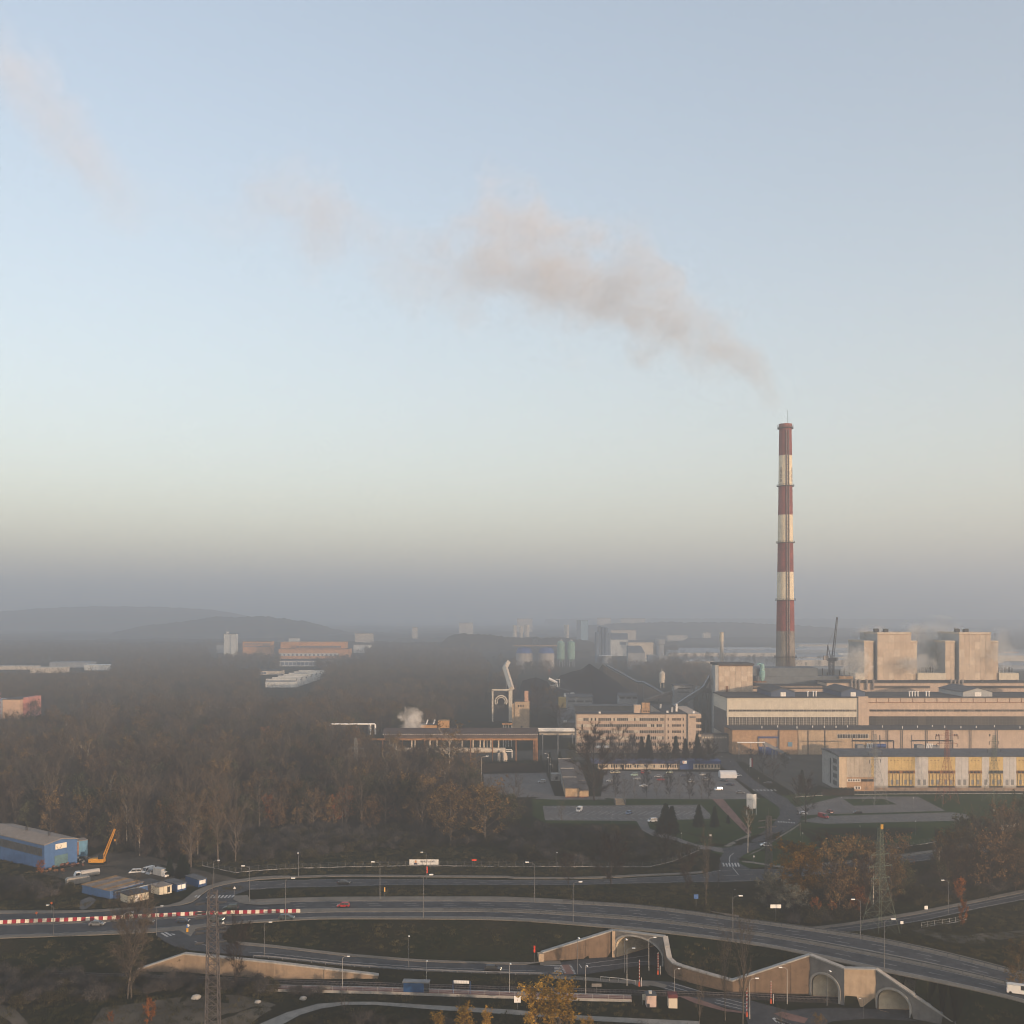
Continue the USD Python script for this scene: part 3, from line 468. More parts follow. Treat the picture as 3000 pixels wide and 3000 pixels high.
# boiler houses
def boiler(label, x0, segs, left_pier):
    t = thing('boiler_house', label, 'boiler house', (0, 818, 0))
    for (a, b, y, ztop, nx, nz, seed) in segs:
        B(a, b, y + .35, 38, 40, ztop - .1).build('core', greyclad, t); w, h = (b - a) / nx, (ztop - 1.6 - 42.8) / nz
        for i in range(nx):
            for j in range(nz): B(a + i * w + .04, a + (i + 1) * w - .04, y + .03 * ((i + j) % 3), y + .35, 42.8 + j * h + .05, 42.8 + (j + 1) * h - .05).build('panel', boil[(i * 7 + j * 3 + seed + (i * j) % 3) % 4], t)
        B(a - .2, b + .2, y - .25, 38.2, ztop - 1.55, ztop).build('parapet', boil[2], t)
        B(a - .1, b + .1, y - .12, y, ztop - 1.9, ztop - 1.6).build('cornice', rust, t)
    a, b = segs[0][0], segs[0][1]
    for q in (.02, .3): B(a + q * (b - a), a + q * (b - a) + 3.2, 4, 8, segs[0][3], segs[0][3] + 2.8).build('roof_unit', dark, t)
    return t
b1 = boiler('left boiler house block of pink panels half hidden by white steam', 0, [(295.8, 323, -3, 81.5, 6, 6, 0), (286, 294, 0, 74.6, 2, 6, 1), (323, 329, 0, 74.6, 2, 6, 2)], True)
b2 = boiler('right boiler house block of pink panels catching the low sun', 0, [(362, 387.5, -3, 81.5, 6, 6, 1), (352, 360, 0, 74.6, 2, 6, 0), (387.5, 395, 0, 74.6, 2, 6, 2)], True)
pl = thing('boiler_plinth', 'low cream parapet wall along the roof between the boiler houses', 'wall', (0, 817, 0))
for a, b in ((278.5, 286), (329, 352), (395, 411)): B(a, b, -.4, 30, 41, 48.4).build('wall', cream, pl)
for x0 in (333, 398):
    t = thing('safety_vents', 'row of short black safety vent pipes behind the parapet ' + ('between the boiler houses' if x0 == 333 else 'right of the right boiler house'), 'vent pipes', (x0, 826, 48.4))
    for k in range(9): pipe([(k * 1.5, (k % 2), 0), (k * 1.5 + .3, (k % 2), 3.4 + (k * 37 % 5) * .3)], .35, 6).build('vent_pipe', dark, t)
# grey precipitator block and roof plant by the chimney
ep = thing('precipitator', 'grey blue filter building low in front of the chimney foot', 'building', (0, 826, 0))
B(192, 212, 0, 22, 30, ZV(1958, 826)).build('wall', M('filter_grey', (.12, .14, .16), .8, .1, .15, .3, .2), ep); B(203, 250, -3, 22, 30, ZV(1957, 823)).build('wall', _m['filter_grey'], ep); B(200, 281, -6, 10, 30, ZV(1981, 820)).build('wall', _m['filter_grey'], ep); B(266, 277, -8, -6.05, ZV(1989, 818), ZV(1981, 818)).build('brick_box', brick_y, ep)
for x in (254, 258, 262.5, 268, 272, 276): pipe([(x, -2, 45), (x, -2, 45 + 3.5 + 1.6 * (x % 3))], .45, 6).build('stack', dark, ep)
cy = thing('cyclone', 'pale turquoise cyclone tank on a steel platform behind the bunker tower', 'tank', (XU(2233, 800), 800, 40))
tq = M('turquoise_paint', (.2, .36, .36), .6, .3, .15, .5, .2); MB().tube_prof(0, 0, [(0, 2.5), (1.4, 4), (2.3, 7), (2.3, 10.5), (1.7, 11), (1.7, 16.5), (0, 17.2)], 14).build('body', tq, cy, smooth=40); pipe([(0, 0, 16), (-2.5, 0, 17), (-4, 0, 16)], .7).build('inlet_pipe', tq, cy)
MB().box(-9, 3, -3, 3, 2.2, 2.8).build('platform', rust, cy)
fr = MB()
for x in (-8.5, -5.5, 2.5): fr.bar((x, -2.5, -1), (x, -2.5, 14 if x < -4 else 2.5), .35)
fr.bar((-8.5, -2.5, 14), (-5.5, -2.5, 14), .3).bar((-8.5, -2.5, 8), (-5.5, -2.5, 8), .3).build('frame', steel, cy)
# lattice helpers: towers, masts, cranes
def lattice(_, h, w0, w1, n, leg=.16, br=.08, z0=0., breakz=None, wb=None):
    ww = lambda z: np.interp(z, [0, h] if breakz is None else [0, breakz, h], [w0, w1] if breakz is None else [w0, wb, w1])
    zs = [0.]; 
    while zs[-1] < h - .3: zs.append(min(h, zs[-1] + max(1.1, ww(zs[-1]) * n)))
    c = [(-1, -1), (1, -1), (1, 1), (-1, 1)]; pt = lambda k, z: np.array([c[k % 4][0] * ww(z) / 2, c[k % 4][1] * ww(z) / 2, z + z0])
    m = [MB() for _ in range(4)]
    for k in range(4):
        for a, b in zip(zs[:-1], zs[1:]): m[k].bar(pt(k, a), pt(k, b), leg)
    d = MB()
    for i, (a, b) in enumerate(zip(zs[:-1], zs[1:])):
        for k in range(4):
            d.bar(pt(k, a), pt(k + 1, b), br); d.bar(pt(k + 1, a), pt(k, b), br); d.bar(pt(k, b), pt(k + 1, b), br)
    return m, d
def pylon(label, x, y, z, h, w0, arms, mat, rz=0., w1=1.1, frac=.6, wb=1.9, leg=.17, br=.085):
    t = thing('pylon', label, 'pylon', (x, y, z), rz); m, d = lattice(MB(), h, w0, w1, .75, leg, br, 0, h * frac, wb); [q.build('leg', mat, t) for q in m]; d.build('bracing', mat, t)
    for (az, al) in arms:
        a = MB(); a.bar((-al, 0, az), (al, 0, az), .14); a.bar((-al, 0, az), (0, 0, az + 1.4), .1); a.bar((al, 0, az), (0, 0, az + 1.4), .1); a.bar((-al, -.3, az), (al, -.3, az), .1); a.build('cross_arm', mat, t)
        for s in (-1, 1): MB().cyl(s * al, 0, az - 1.7, az, .16, .16, 6).build('insulator', dark, t)
    MB().bar((0, 0, h), (0, 0, h + 1.4), .12).build('peak', mat, t); return t
py_grey = M('galvanised_steel', (.17, .18, .175), .6, .3, .15, .5); py_red = M('pylon_red', (.2, .07, .05), .8, .15, .25, .5); py_green = M('pylon_green', (.1, .125, .1), .7, .2, .15, .5); py_dark = M('mast_steel', (.075, .07, .072), .7, .2, .2, .5)
pylon('grey lattice pylon before the beige left end of the yellow panelled hall', 185, 513, 0, 35, 9, [(26, 4.5), (30, 3.6), (22, 3.6)], py_grey, .4)
pylon('rusty red lattice pylon in the middle of the yellow panelled hall', 222, 514, 0, 37, 8.6, [(34, 6.), (30, 5.5)], py_red, .1)
pylon('green grey lattice pylon at the right end of the yellow panelled hall', 247, 516, 0, 34, 8.2, [(27, 4.), (31, 3.)], py_green, .3)
pylon('green lattice pylon with a yellow plate at its top beside the highway', 109, 298, 1., 32, 8.2, [(20.5, 4.2), (24, 3.4), (17, 3.4)], py_green, .35, 1., .55, 2.)
pylon('grey lattice pylon standing among the trees of the wood', -82.5, 532, 0, 30.5, 7.6, [(21, 5.5), (25, 4.2)], py_grey, .25)
pylon('small distant pale lattice pylon in the wood at far left', XU(174, 720), 720, 0, 17, 4, [(13.5, 4.5)], py_grey, .1)
yp = B(-.7, .7, -.1, .1, 0, 2.2); yp.xf((109, 297.3, 32.6)).build('yellow_plate', M('plate_yellow', (.5, .3, .04), .6, .2), stage.GetPrimAtPath('/World/pylon_003')) if False else None
p3 = stage.GetPrimAtPath('/World/pylon_003'); B(-.45, .45, -.75, -.6, 31.6, 33.).build('warning_plate', M('plate_yellow', (.3, .18, .03), .6, .2), p3)
def mast(label, x, y, z, h, w0, w1, levels, rz):
    t = thing('lattice_mast', label, 'pylon', (x, y, z), rz); m, d = lattice(MB(), h, w0, w1, .8, .2, .12); [q.build('leg', py_dark, t) for q in m]; d.build('bracing', py_dark, t)
    for lz in levels:
        MB().bar((-3.6, 0, lz), (3., 0, lz + .3), .12).build('cross_arm', py_dark, t)
        for s, l in ((-1, 2.4), (1, 1.5)): MB().tube([(s * 1.4, 0, lz), (s * (1.4 + l), 0, lz + (.25 if s > 0 else -.3))], .22, 6).build('insulator', dark, t)
    MB().bar((0, 0, h), (0, 0, h + 3), .1).build('peak', py_dark, t)
mast('dark narrow lattice mast rising from the bottom edge before the red and white barrier', XU(623, 222), 222, -4, 39, 3.2, 1.75, [36.4, 34.4, 33.3, 30.8, 29.9, 27.7], .08)
mast('dark narrow lattice mast beside the gate road junction', 92.3, 362, 0, 23.5, 2.2, 1.5, [22, 19.6, 17.2, 14.6], .1)
# tower crane by the chimney
tc = thing('tower_crane', 'grey luffing tower crane with raised jib beside the chimney', 'crane', (XU(2436, 845), 845, 0)); cg = M('crane_steel', (.09, .1, .125), .6, .3, .15, .5)
m, d = lattice(MB(), ZV(1936, 845) - 35, 3.4, 3.4, 1., .6, .28, 35); [q.build('mast_leg', cg, tc) for q in m]; d.build('mast_bracing', cg, tc)
zk = ZV(1936, 845); B(-3.2, 3.4, -2, 2, zk, zk + 2.4).build('slewing_platform', cg, tc); MB().obox((-4.8, 0, zk + 2.5), (4, 2.6, 3.6)).build('counterweight', M('counterweight', (.3, .27, .25), .8), tc); B(2.2, 4.6, -2, -.4, zk + .2, zk + 2.8).build('cab', greyclad, tc)
j = MB(); A0, A1 = np.array([1.2, 0, zk + 2.4]), np.array([XU(2453, 845) - XU(2436, 845), 0, ZV(1808, 845)]); dn = (A1 - A0) / np.linalg.norm(A1 - A0); px = np.array([dn[2], 0, -dn[0]])
for sx, sy in ((-.9, -.8), (-.9, .8), (.9, 0)): j.bar(A0 + px * sx + [0, sy, 0], A1 + px * sx * .5 + [0, sy * .6, 0], .55)
for k in range(22):
    a, b = A0 + (A1 - A0) * k / 22, A0 + (A1 - A0) * (k + 1) / 22; s = 1 if k % 2 else -1; j.bar(a + px * .9 * s * (1 - k / 44), b - px * .9 * s * (1 - k / 44), .3)
j.build('jib', cg, tc); ap = np.array([-3.2, 0, ZV(1890, 845)]); a = MB()
for q in ((-3.8, -1), (-3.8, 1), (-.5, 0)): a.bar((q[0], q[1], zk + 2), ap, .6)
for k in range(6): a.bar((-3.8 + .1 * k, 0, zk + 3 + k * 2), (-.8 - .35 * k, 0, zk + 4 + k * 2), .16)
a.build('a_frame', cg, tc); MB().bar(ap, A0 + (A1 - A0) * .8, .1).build('luffing_rope', dark, tc); MB().bar(A1, A1 - [0, 0, 8], .08).build('hook_rope', dark, tc)
# slim pale chimney
sc = thing('slim_chimney', 'slim pale steel chimney behind the bunker tower', 'chimney', (XU(2114, 1000), 1000, 0)); MB().tube_prof(0, 0, [(2.1, 0), (1.75, 78.4), (1.3, 78.4), (1.3, 70)], 16).build('shaft', M('pale_steel', (.4, .38, .35), .7, .2, .08, .3, .2), sc, smooth=40); MB().tube_prof(0, 0, [(1.8, 69), (2., 69), (2., 78.45), (1.75, 78.45)], 16).build('collar', cream, sc, smooth=40)
# panelled switchgear hall in front
yh = thing('panelled_hall', 'long hall with alternating yellow and grey sheet panels and grey roof', 'building', (177.7, 547, 0)); k5 = .18542; ux = lambda u: (u - 2458.6) * k5; Wy = 150.
B(0, Wy, .35, 30, 0, 18.6).build('wall', conc, yh); MB().xprism([(-.5, 18.62), (15, 19.6), (30.5, 18.62), (30.5, 19.2), (15, 20.2), (-.5, 19.1)], -.4, Wy).build('roof', roofb, yh)
B(0, 4.1, 0, .34, 0, 18.5).build('gable_pier', M('pier_beige', (.5, .4, .29), .9, .05, .06, .5, .15), yh)
def sheet(a, b, z0, z1, mt, n):
    w = (b - a) / n
    for i in range(n): B(a + i * w + .03, a + (i + 1) * w - .03, .0 + .05 * (i % 2), .34, z0, z1).build('sheet_panel', mt, yh)
sheet(4.15, ux(2553), 7.6, 18.5, M('sheet_pale', (.4, .35, .29), .75, .15, .08, .4, .25), 6); B(4.2, ux(2561), .05, .34, 0, 7.5).build('brick_base', brick_y, yh)
for k in range(5): B(4.9 + 1.33 * k, 5.8 + 1.33 * k, -.02, .06, 5.4, 6.4).build('window', glass, yh); 
B(4.5, 11.6, .01, .05, 5.15, 6.65).build('window_surround', white, yh); B(12, ux(2561) - .3, -.03, .04, 5.2, 6.5).build('window_band', glass, yh); B(8.2, 11.8, .01, .05, 1., 2.6).build('window_surround', white, yh)
for k in range(2): B(9 + 1.4 * k, 9.9 + 1.4 * k, -.04, .0, 1.2, 2.4).build('window', glass, yh)
sheet(ux(2561), ux(2602), 2.9, 18.5, greyp, 4); B(ux(2553), ux(2561), .03, .34, 7.6, 18.5).build('sheet_panel', yel, yh)
secs = [(2602, 2681, 'y'), (2681, 2720, 'g'), (2720, 2799, 'y'), (2799, 2838, 'g'), (2838, 2877, 'y'), (2877, 2898.5, 'g'), (2898.5, 2939, 'y'), (2939, 2978, 'g'), (2978, 3057, 'y'), (3057, 3096, 'g'), (3096, 3175, 'y')]
for a, b, t in secs:
    xa, xb = ux(a), ux(b); n = max(2, int(round((xb - xa) / 1.85)))
    if t == 'y':
        sheet(xa, xb, 11.2, 18.5, yel, n); sheet(xa, xb, 2.9, 9.55, yel, n); B(xa, xb, -.15, .34, 9.6, 11.15).build('lintel', rust if a != 2898.5 else dark, yh)
        for q in range(int((xb - xa) / 7.2) or 1):
            for r in range(3): B(xa + q * 7.3 + 1.2 + r * 1.9, xa + q * 7.3 + 2.2 + r * 1.9, -.7, -.16, 9.9, 10.8).build('bushing', dark, yh); B(xa + q * 7.3 + 1.2 + r * 1.9, xa + q * 7.3 + 2 + r * 1.9, -.12, -.01, 16.7, 16.95).build('slot', dark, yh)
            for r in range(2): B(xa + q * 7.3 + 1.5 + r * 2.8, xa + q * 7.3 + 2.9 + r * 2.8, -.08, .0, 3.6, 6.2).build('vent', steel, yh)
            for r in range(4): B(xa + q * 7.3 + .5 + r * 1.9, xa + q * 7.3 + .62 + r * 1.9, -.2, -.01, 3, 9.4).build('bus_bar', dark, yh)
        B(xa + .3, xb - .3, -.05, .34, 1.9, 2.85).build('plinth_window', glass, yh)
    else:
        sheet(xa, xb, 2.9, 18.5, greyp, n)
        for r in range(2 if b - a > 30 else 1): B(xa + 1.4 + r * 3., xa + 2.9 + r * 3., -.1, .0, 3.4, 6.3).build('shutter', steel, yh)
B(0, Wy, .1, .33, 0, 1.88).build('plinth', M('plinth_brick', (.22, .17, .13), .9, .05, .2, .5, .2), yh)
for j in range(4):
    for i in range(3): B(-.08, .02, 4 + i * 2.2, 5.6 + i * 2.2, 2.2 + j * 4, 4.6 + j * 4).build('end_window', glass, yh)
B(-.12, .01, 14, 15.6, 2, 16).build('end_window', glass, yh)
# outdoor switchgear between the halls
for x0, lb in ((223, 'left bay of dark steel switchgear behind the panelled hall roof'), (262, 'right bay of dark steel switchgear behind the panelled hall roof')):
    t = thing('switchgear_frame', lb, 'switchgear', (x0, 660, 0)); f = MB()
    for x in (0, 9, 18, 27): f.bar((x, 0, 0), (x, 0, 17 if x in (0, 18) else 13.5), .5)
    f.bar((0, 0, 13.4), (27, 0, 13.4), .6).bar((0, 3, 12.6), (27, 3, 12.6), .4); f.build('gantry', dark, t)
    B(3, 8, -1, 4, 0, 10.5).build('transformer', steel, t); B(12, 18, -1, 3, 0, 10).build('transformer', rust if x0 == 223 else steel, t)
    for k in range(4): MB().tube([(9 + k * 1.1, -1.5, 8.5), (9.6 + k * 1.1, -1.5, 11.6)], .38, 7).build('insulator', white, t)
tank = thing('cable_drum_tank', 'dark blue horizontal tank behind the roof of the panelled hall', 'tank', (XU(2577, 655), 655, 10.5)); MB().tube([(-4, 0, 0), (4, 0, 0)], 1.3, 12).build('shell', blue, tank)
for x in (-3, 3): B(x - .3, x + .3, -1, 1, -10.5, -.8).build('stand', dark, tank)
cv = thing('conveyor_stair', 'grey covered inclined gallery in front of the brick aisle', 'gallery', (0, 672, 0))
pts = [(XU(2236, 672), ZV(2178, 672)), (XU(2245, 672), ZV(2180, 672)), (XU(2290, 672), ZV(2204, 672)), (XU(2330, 672), ZV(2236, 672))]
for (xa, za), (xb, zb2) in zip(pts[:-1], pts[1:]): MB().prism([(xa, za - 1), (xb, zb2 - 1), (xb, zb2 + 1.3), (xa, za + 1.3)], -1.4, 1.4).build('gallery_section', steel, cv)
for x, zt2 in ((pts[0][0] + 1, pts[0][1]), (pts[1][0] + 4, pts[1][1] - 3), (pts[2][0] - 4, pts[2][1] + 2), (pts[2][0] + 1, pts[2][1])): B(x - .3, x + .3, -1, 1, 0, max(1, zt2 - 1)).build('support', steel, cv)
pp = thing('pipeline', 'thin white elevated pipe in front of the blue aisle door', 'pipe', (0, 668, 0)); pipe([(XU(2160, 668), 0, 11), (XU(2240, 668), 0, 11)], .4).build('pipe', white, pp)
for u in (2165, 2200, 2235): B(XU(u, 668) - .2, XU(u, 668) + .2, -.2, .2, 0, 10.6).build('support', steel, pp)
# coal conveyor trestle rising to the bunker tower
ct = thing('coal_conveyor', 'grey inclined coal conveyor bridge on lattice trestles rising to the bunker tower', 'conveyor', (0, 790, 0))
q = [(XU(1960, 790), ZV(2084, 790)), (XU(2060, 790), ZV(2020, 790)), (155, ZV(1985, 790))]
MB().prism([(q[0][0], q[0][1] - 1.6), (q[1][0], q[1][1] - 1.6), (q[2][0], q[2][1] - 1.6), (q[2][0], q[2][1] + 2), (q[1][0], q[1][1] + 2), (q[0][0], q[0][1] + 2)], -2, 2).build('gallery', M('conveyor_grey', (.11, .125, .14), .8, .15, .15, .4), ct)
MB().prism([(q[0][0], q[0][1] + 2), (q[1][0], q[1][1] + 2), (q[2][0], q[2][1] + 2), (q[2][0], q[2][1] + 2.5), (q[1][0], q[1][1] + 2.5), (q[0][0], q[0][1] + 2.5)], -2.3, 2.3).build('gallery_roof', M('conveyor_roof', (.2, .215, .23), .8, .15, .15, .4), ct)
MB().obox((XU(2075, 790), 4, ZV(2024, 790)), (18, 4, 4), 0, 0, .18).build('gallery', _m['conveyor_roof'], ct)
for u in (2010, 2040, 2065, 2085):
    x = XU(u, 790); zt2 = np.interp(x, [q[0][0], q[1][0], q[2][0]], [q[0][1], q[1][1], q[2][1]]) - 1.6; f = MB()
    for s in (-1, 1): f.bar((x + s * 5, 0, 0), (x + s * .8, 0, zt2), .45); f.bar((x + s * 5, 3, 0), (x + s * .8, 3, zt2), .4)
    for k in range(5): z0, z1 = zt2 * k / 5, zt2 * (k + 1) / 5; w0, w1 = 5 - 4.2 * k / 5, 5 - 4.2 * (k + 1) / 5; f.bar((x - w0, 0, z0), (x + w1, 0, z1), .22); f.bar((x + w0, 0, z0), (x - w1, 0, z1), .22); f.bar((x - w1, 0, z1), (x + w1, 0, z1), .22)
    f.build('trestle', steel, ct)
c2 = thing('coal_conveyor', 'brownish lower conveyor bridge running from the coal heap to the transfer house', 'conveyor', (0, 860, 0)); q2 = [(XU(1885, 860), ZV(2056, 860)), (XU(1975, 860), ZV(2026, 860))]
MB().prism([(q2[0][0], q2[0][1] - 1.2), (q2[1][0], q2[1][1] - 1.2), (q2[1][0], q2[1][1] + 1.5), (q2[0][0], q2[0][1] + 1.5)], -1.8, 1.8).build('gallery', M('conveyor_brown', (.17, .15, .14), .8, .1, .2, .4), c2)
for f_ in (.1, .5, .9): x = q2[0][0] + (q2[1][0] - q2[0][0]) * f_; zz = q2[0][1] + (q2[1][1] - q2[0][1]) * f_; MB().bar((x, 0, 0), (x, 0, zz - 1), .7).build('trestle', steel, c2)
th = thing('transfer_house', 'grey conveyor transfer house with dark window strips left of the bunker tower', 'building', (XU(1975, 850), 850, 0)); wth = XU(2030, 850) - XU(1975, 850); B(0, wth, 0, 12, 0, ZV(2009, 850)).build('wall', _m['conveyor_roof'], th); B(3, wth - 2, -.15, 0, ZV(2018, 850), ZV(2015, 850)).build('window_band', glass, th); B(3, wth - 3, -.15, 0, ZV(2029, 850), ZV(2026, 850)).build('window_band', glass, th); roofslab(0, wth, 0, 12, ZV(2009, 850), .5).build('roof', roofb, th)
# ------------------------------------------------------------------ office block, gatehouse, pipe bridge and the yard behind
off_m = M('render_pinkish', (.42, .335, .265), .9, .05, .06, .4, .12); off_b = M('spandrel_pink', (.38, .29, .225), .9, .05, .06, .4, .15)
of = thing('office_block', 'five storey pinkish office block with long rows of windows', 'office building', (44.6, 697, 0)); k7 = 697 / F; ox = lambda u: (u - 1689) * k7; oz = lambda v: ZV(v, 697)
X1, X2, X3 = ox(1948.5), ox(2015.5), ox(2053.6); zt = oz(2093)
B(0, X1, .3, 14, 0, zt).build('wall', off_m, of); B(X1, X2, .2, 74, 0, zt).build('wall', off_m, of); B(X2, X3, -1.2, 60, 0, zt + .4).build('wall', off_m, of)
roofslab(0, X1, 0, 14, zt + .02, .5, .25).build('roof', roofm, of); roofslab(X1, X2, .2, 74, zt + .03, .45, .1).build('roof', roofm, of)
B(X1 - .1, X1 + .25, -.1, .2, 2, zt).build('joint', conc_d, of)
rows = [(2103.4, 2112), (2121.5, 2129.8), (2139.5, 2148.3), (2157.5, 2166.8), (2175.5, 2184.8)]
wr = random.Random(3); frame = MB(); nwin = 46; pw = (X1 - 1.6) / nwin
for fl, (va, vb) in enumerate(rows):
    z1, z0 = oz(va), oz(vb); B(0.1, X1 - .1, .05, .3, z1 + .02, (oz(rows[fl - 1][1]) if fl else zt) - .02).build('spandrel', off_b if fl else off_m, of)
    cur = 0
    for i in range(nwin):
        if i % 3 == 0: cur = wr.random() < (.45 if fl < 4 else .2)
        x = .8 + i * pw; B(x + .12, x + pw - .12, .16, .28, z0 + .05, z1 - .02).build('window', curtain if (cur and wr.random() < .8) else glass, of)
        frame.box(x + pw - .15, x + pw + .15, .08, .29, z0, z1)
    for x in (X1 + 1.9, X1 + 12.4): B(x, x + .7, .1, .22, z0 + .2, z1).build('window', glass, of)
    for k in range(6): B(X1 + 5 + k * 1.05, X1 + 5.75 + k * 1.05, .1, .22, z0 + .2, z1 - .1).build('window', glass, of)
    for k in range(3): B(X2 + 5.6 + k * 1.2, X2 + 6.6 + k * 1.2, -1.3, -1.18, z0 - .6, z1).build('window', glass, of)
B(.1, X1 - .1, .05, .3, 5, oz(rows[4][1]) - .02).build('spandrel', off_m, of)
frame.build('window_frame', mull, of)
B(1, X1 - 1, .0, .3, 1, 4.6).build('ground_floor_wall', off_b, of); MB().slab([(ox(1745), -7), (ox(1790), -7), (ox(1790), 0), (ox(1745), 0)], 4.2, 5.2).build('entrance_canopy', white, of)
B(ox(1861), ox(1881), 5, 11, zt + .5, zt + 6).build('lift_house', off_m, of); B(ox(1882), ox(1906), 4, 9, zt + .5, zt + 3.2).build('penthouse', brick_y, of)
for k in range(3): B(ox(1887) + k * 1.7, ox(1891) + k * 1.7, 3.9, 4.02, zt + 1.2, zt + 2.2).build('penthouse_window', glass, of)
B(ox(2020), ox(2037), -1.4, -1.2, oz(2103), oz(2098)).build('sign_panel', conc_d, of)
for k in range(16): x = X1 + 2 + (k * 37 % 15); y = 6 + (k * 23 % 52); B(x, x + 1.3, y, y + 1.1, zt + .5, zt + 1.9 + (k % 3) * .4).build('roof_unit', (white, greyclad)[k % 2], of)
B(ox(2030), ox(2036), 0, 1.5, zt + .8, zt + 2).build('floodlight', white, of); B(ox(1755), ox(1761), 2, 3, zt + .5, zt + 1.6).build('floodlight', white, of)
for x, y in ((ox(1900) , 30), (ox(1911), 30)): B(x, x + 3, y + 5, y + 8, 0, ZV(2058, 735)).build('brick_chimney', brick_y, of)
fh = thing('workshop_hall', 'wide grey workshop hall with rows of roof lights behind the office block', 'building', (40, 784, 0)); B(0, 66, 0, 110, 0, 11).build('wall', conc_d, fh); roofslab(0, 66, 0, 110, 11.05, .5).build('roof', M('roof_dusty', (.1, .1, .1), .95, .05, .2, .1), fh)
for j, (y0, zt2) in enumerate(((14, 17), (48, 20))):
    B(12, 60, y0, y0 + 18, 11.6, zt2).build('roof_monitor', conc_d, fh); roofslab(12, 60, y0, y0 + 18, zt2 + .02, .4).build('monitor_roof', _m['roof_dusty'], fh)
    for k in range(19): B(12.6 + k * 2.48, 14.4 + k * 2.48, y0 - .1, y0 + .02, zt2 - 3.4, zt2 - .6).build('monitor_pane', M('dusty_glass', (.12, .12, .11), .5, .2), fh)
for k in range(4): B(2 + k * 3, 4 + k * 3, -.12, 0, 6, 8.5).build('window', glass, fh)
for k in range(6): B(.5 + k * 10, 3 + k * 10, 4, 7, 11.6, 12.6).build('skylight', white, fh)
gh = thing('gatehouse', 'low white gatehouse with blue roof band and dark windows along the car park', 'building', (XU(1752, 624), 624, 0)); gx = lambda u: (u - 1752) * 624 / F; wall_g = M('gatehouse_wall', (.5, .42, .32), .85, .1, .06, .5, .1)
B(0, gx(1991), 0, 9, 0, 3.5).build('wall', wall_g, gh); B(gx(2030), gx(2110), 0, 9, 0, 3.5).build('wall', wall_g, gh); B(gx(1991) + .05, gx(2030) - .05, -.8, 8, 0, 5.6).build('entrance', blue, gh)
B(-4, gx(1990), -.6, 9.4, 3.52, 5.3).build('roof_band', M('roof_band_blue', (.02, .03, .085), .6, .3, .15, .5), gh); B(gx(2031), gx(2112), -.6, 9.4, 3.52, 5.3).build('roof_band', blue, gh); B(gx(1999), gx(2012), -.95, -.8, 3.6, 5.4).build('sign_board', white, gh); B(gx(2001.5), gx(2003.5), -1.0, -.95, 3.9, 5.1).build('sign_emblem', M('sign_red', (.4, .03, .03), .6, .2), gh)
for k in range(34):
    x = .8 + k * 1.46
    if x < gx(1990) - 1: B(x, x + .85, -.08, .02, 1., 2.9).build('window', glass if wr.random() < .7 else curtain, gh)
for k in range(8): B(gx(2037) + k * 2.0, gx(2037) + 1 + k * 2.0, -.08, .02, 1., 2.9).build('window', glass, gh)
B(gx(1822), gx(1828), -.1, .02, 0, 2.7).build('door', glass, gh)
st = thing('stepped_house', 'brick house with three stepped lean-to roofs receding beside the car park', 'house', (28, 528, 0)); roof_s = M('roof_shingle', (.1, .09, .085), .95, .05, .2, .3)
for i, (y0, y1, zf, zb) in enumerate(((0, 26, 4.7, 6.1), (26, 50, 5.6, 7.2), (50, 80, 6.6, 8.4))):
    B(0, 7.2, y0 + .2, y1, 0, zf - .1).build('wall', brick_p if i == 0 else conc, st); MB().xprism([(y0, zf), (y1, zb), (y1, zb + .3), (y0, zf + .3)], -.3, 7.6).build('roof', roof_s, st)
    B(-.2, 7.5, y1 - .4, y1, zb + .3, zb + .75).build('roof_kerb', conc, st)
    B(7.3, 12.2, y0 + .6, y1 - 2, 0, zf - 1.2).build('annex_wall', brick_p if i == 0 else conc, st); MB().xprism([(y0 + .4, zf - 1.15), (y1 - 2, zb - 1.6), (y1 - 2, zb - 1.3), (y0 + .4, zf - .85)], 7.7, 12.5).build('annex_roof', roof_s, st)
B(0, 7.2, .0, .2, 0, 4.6).build('gable_wall', M('brick_warm', (.42, .3, .18), .9, .05, .15, .8, .1), st); B(7.35, 12.2, .4, .6, 0, 3.5).build('gable_wall', _m['brick_warm'], st); B(5., 6.2, -.06, .02, .1, 2.4).build('door', brick_p, st); B(-.05, 12.2, -.06, .0, 0, .5).build('plinth', M('plinth_red', (.17, .06, .05), .9), st)
B(-5.5, -.4, 52, 58, 0, 4).build('porch', conc, st); B(-3, -1.6, 51.9, 52, .8, 2.6).build('porch_window', glass, st)
tn = thing('tent', 'white round roofed storage tent by the plant road', 'tent', (XU(2103, 598), 590, 0)); MB().xprism([(0, 0), (0, 2.2), (1.2, 3.4), (3.5, 4.1), (5.8, 3.4), (7, 2.2), (7, 0)], 0, 9.6).build('canvas', M('tent_canvas', (.55, .55, .55), .7, .2, .05, .8), tn); B(9.62, 9.7, 1, 6, 0, 2.6).build('door_flap', white, tn)
bb = thing('advert_pylon', 'tall white two panelled advertising board on thin posts on the lawn', 'advertising board', (XU(2205, 481), 481, 0))
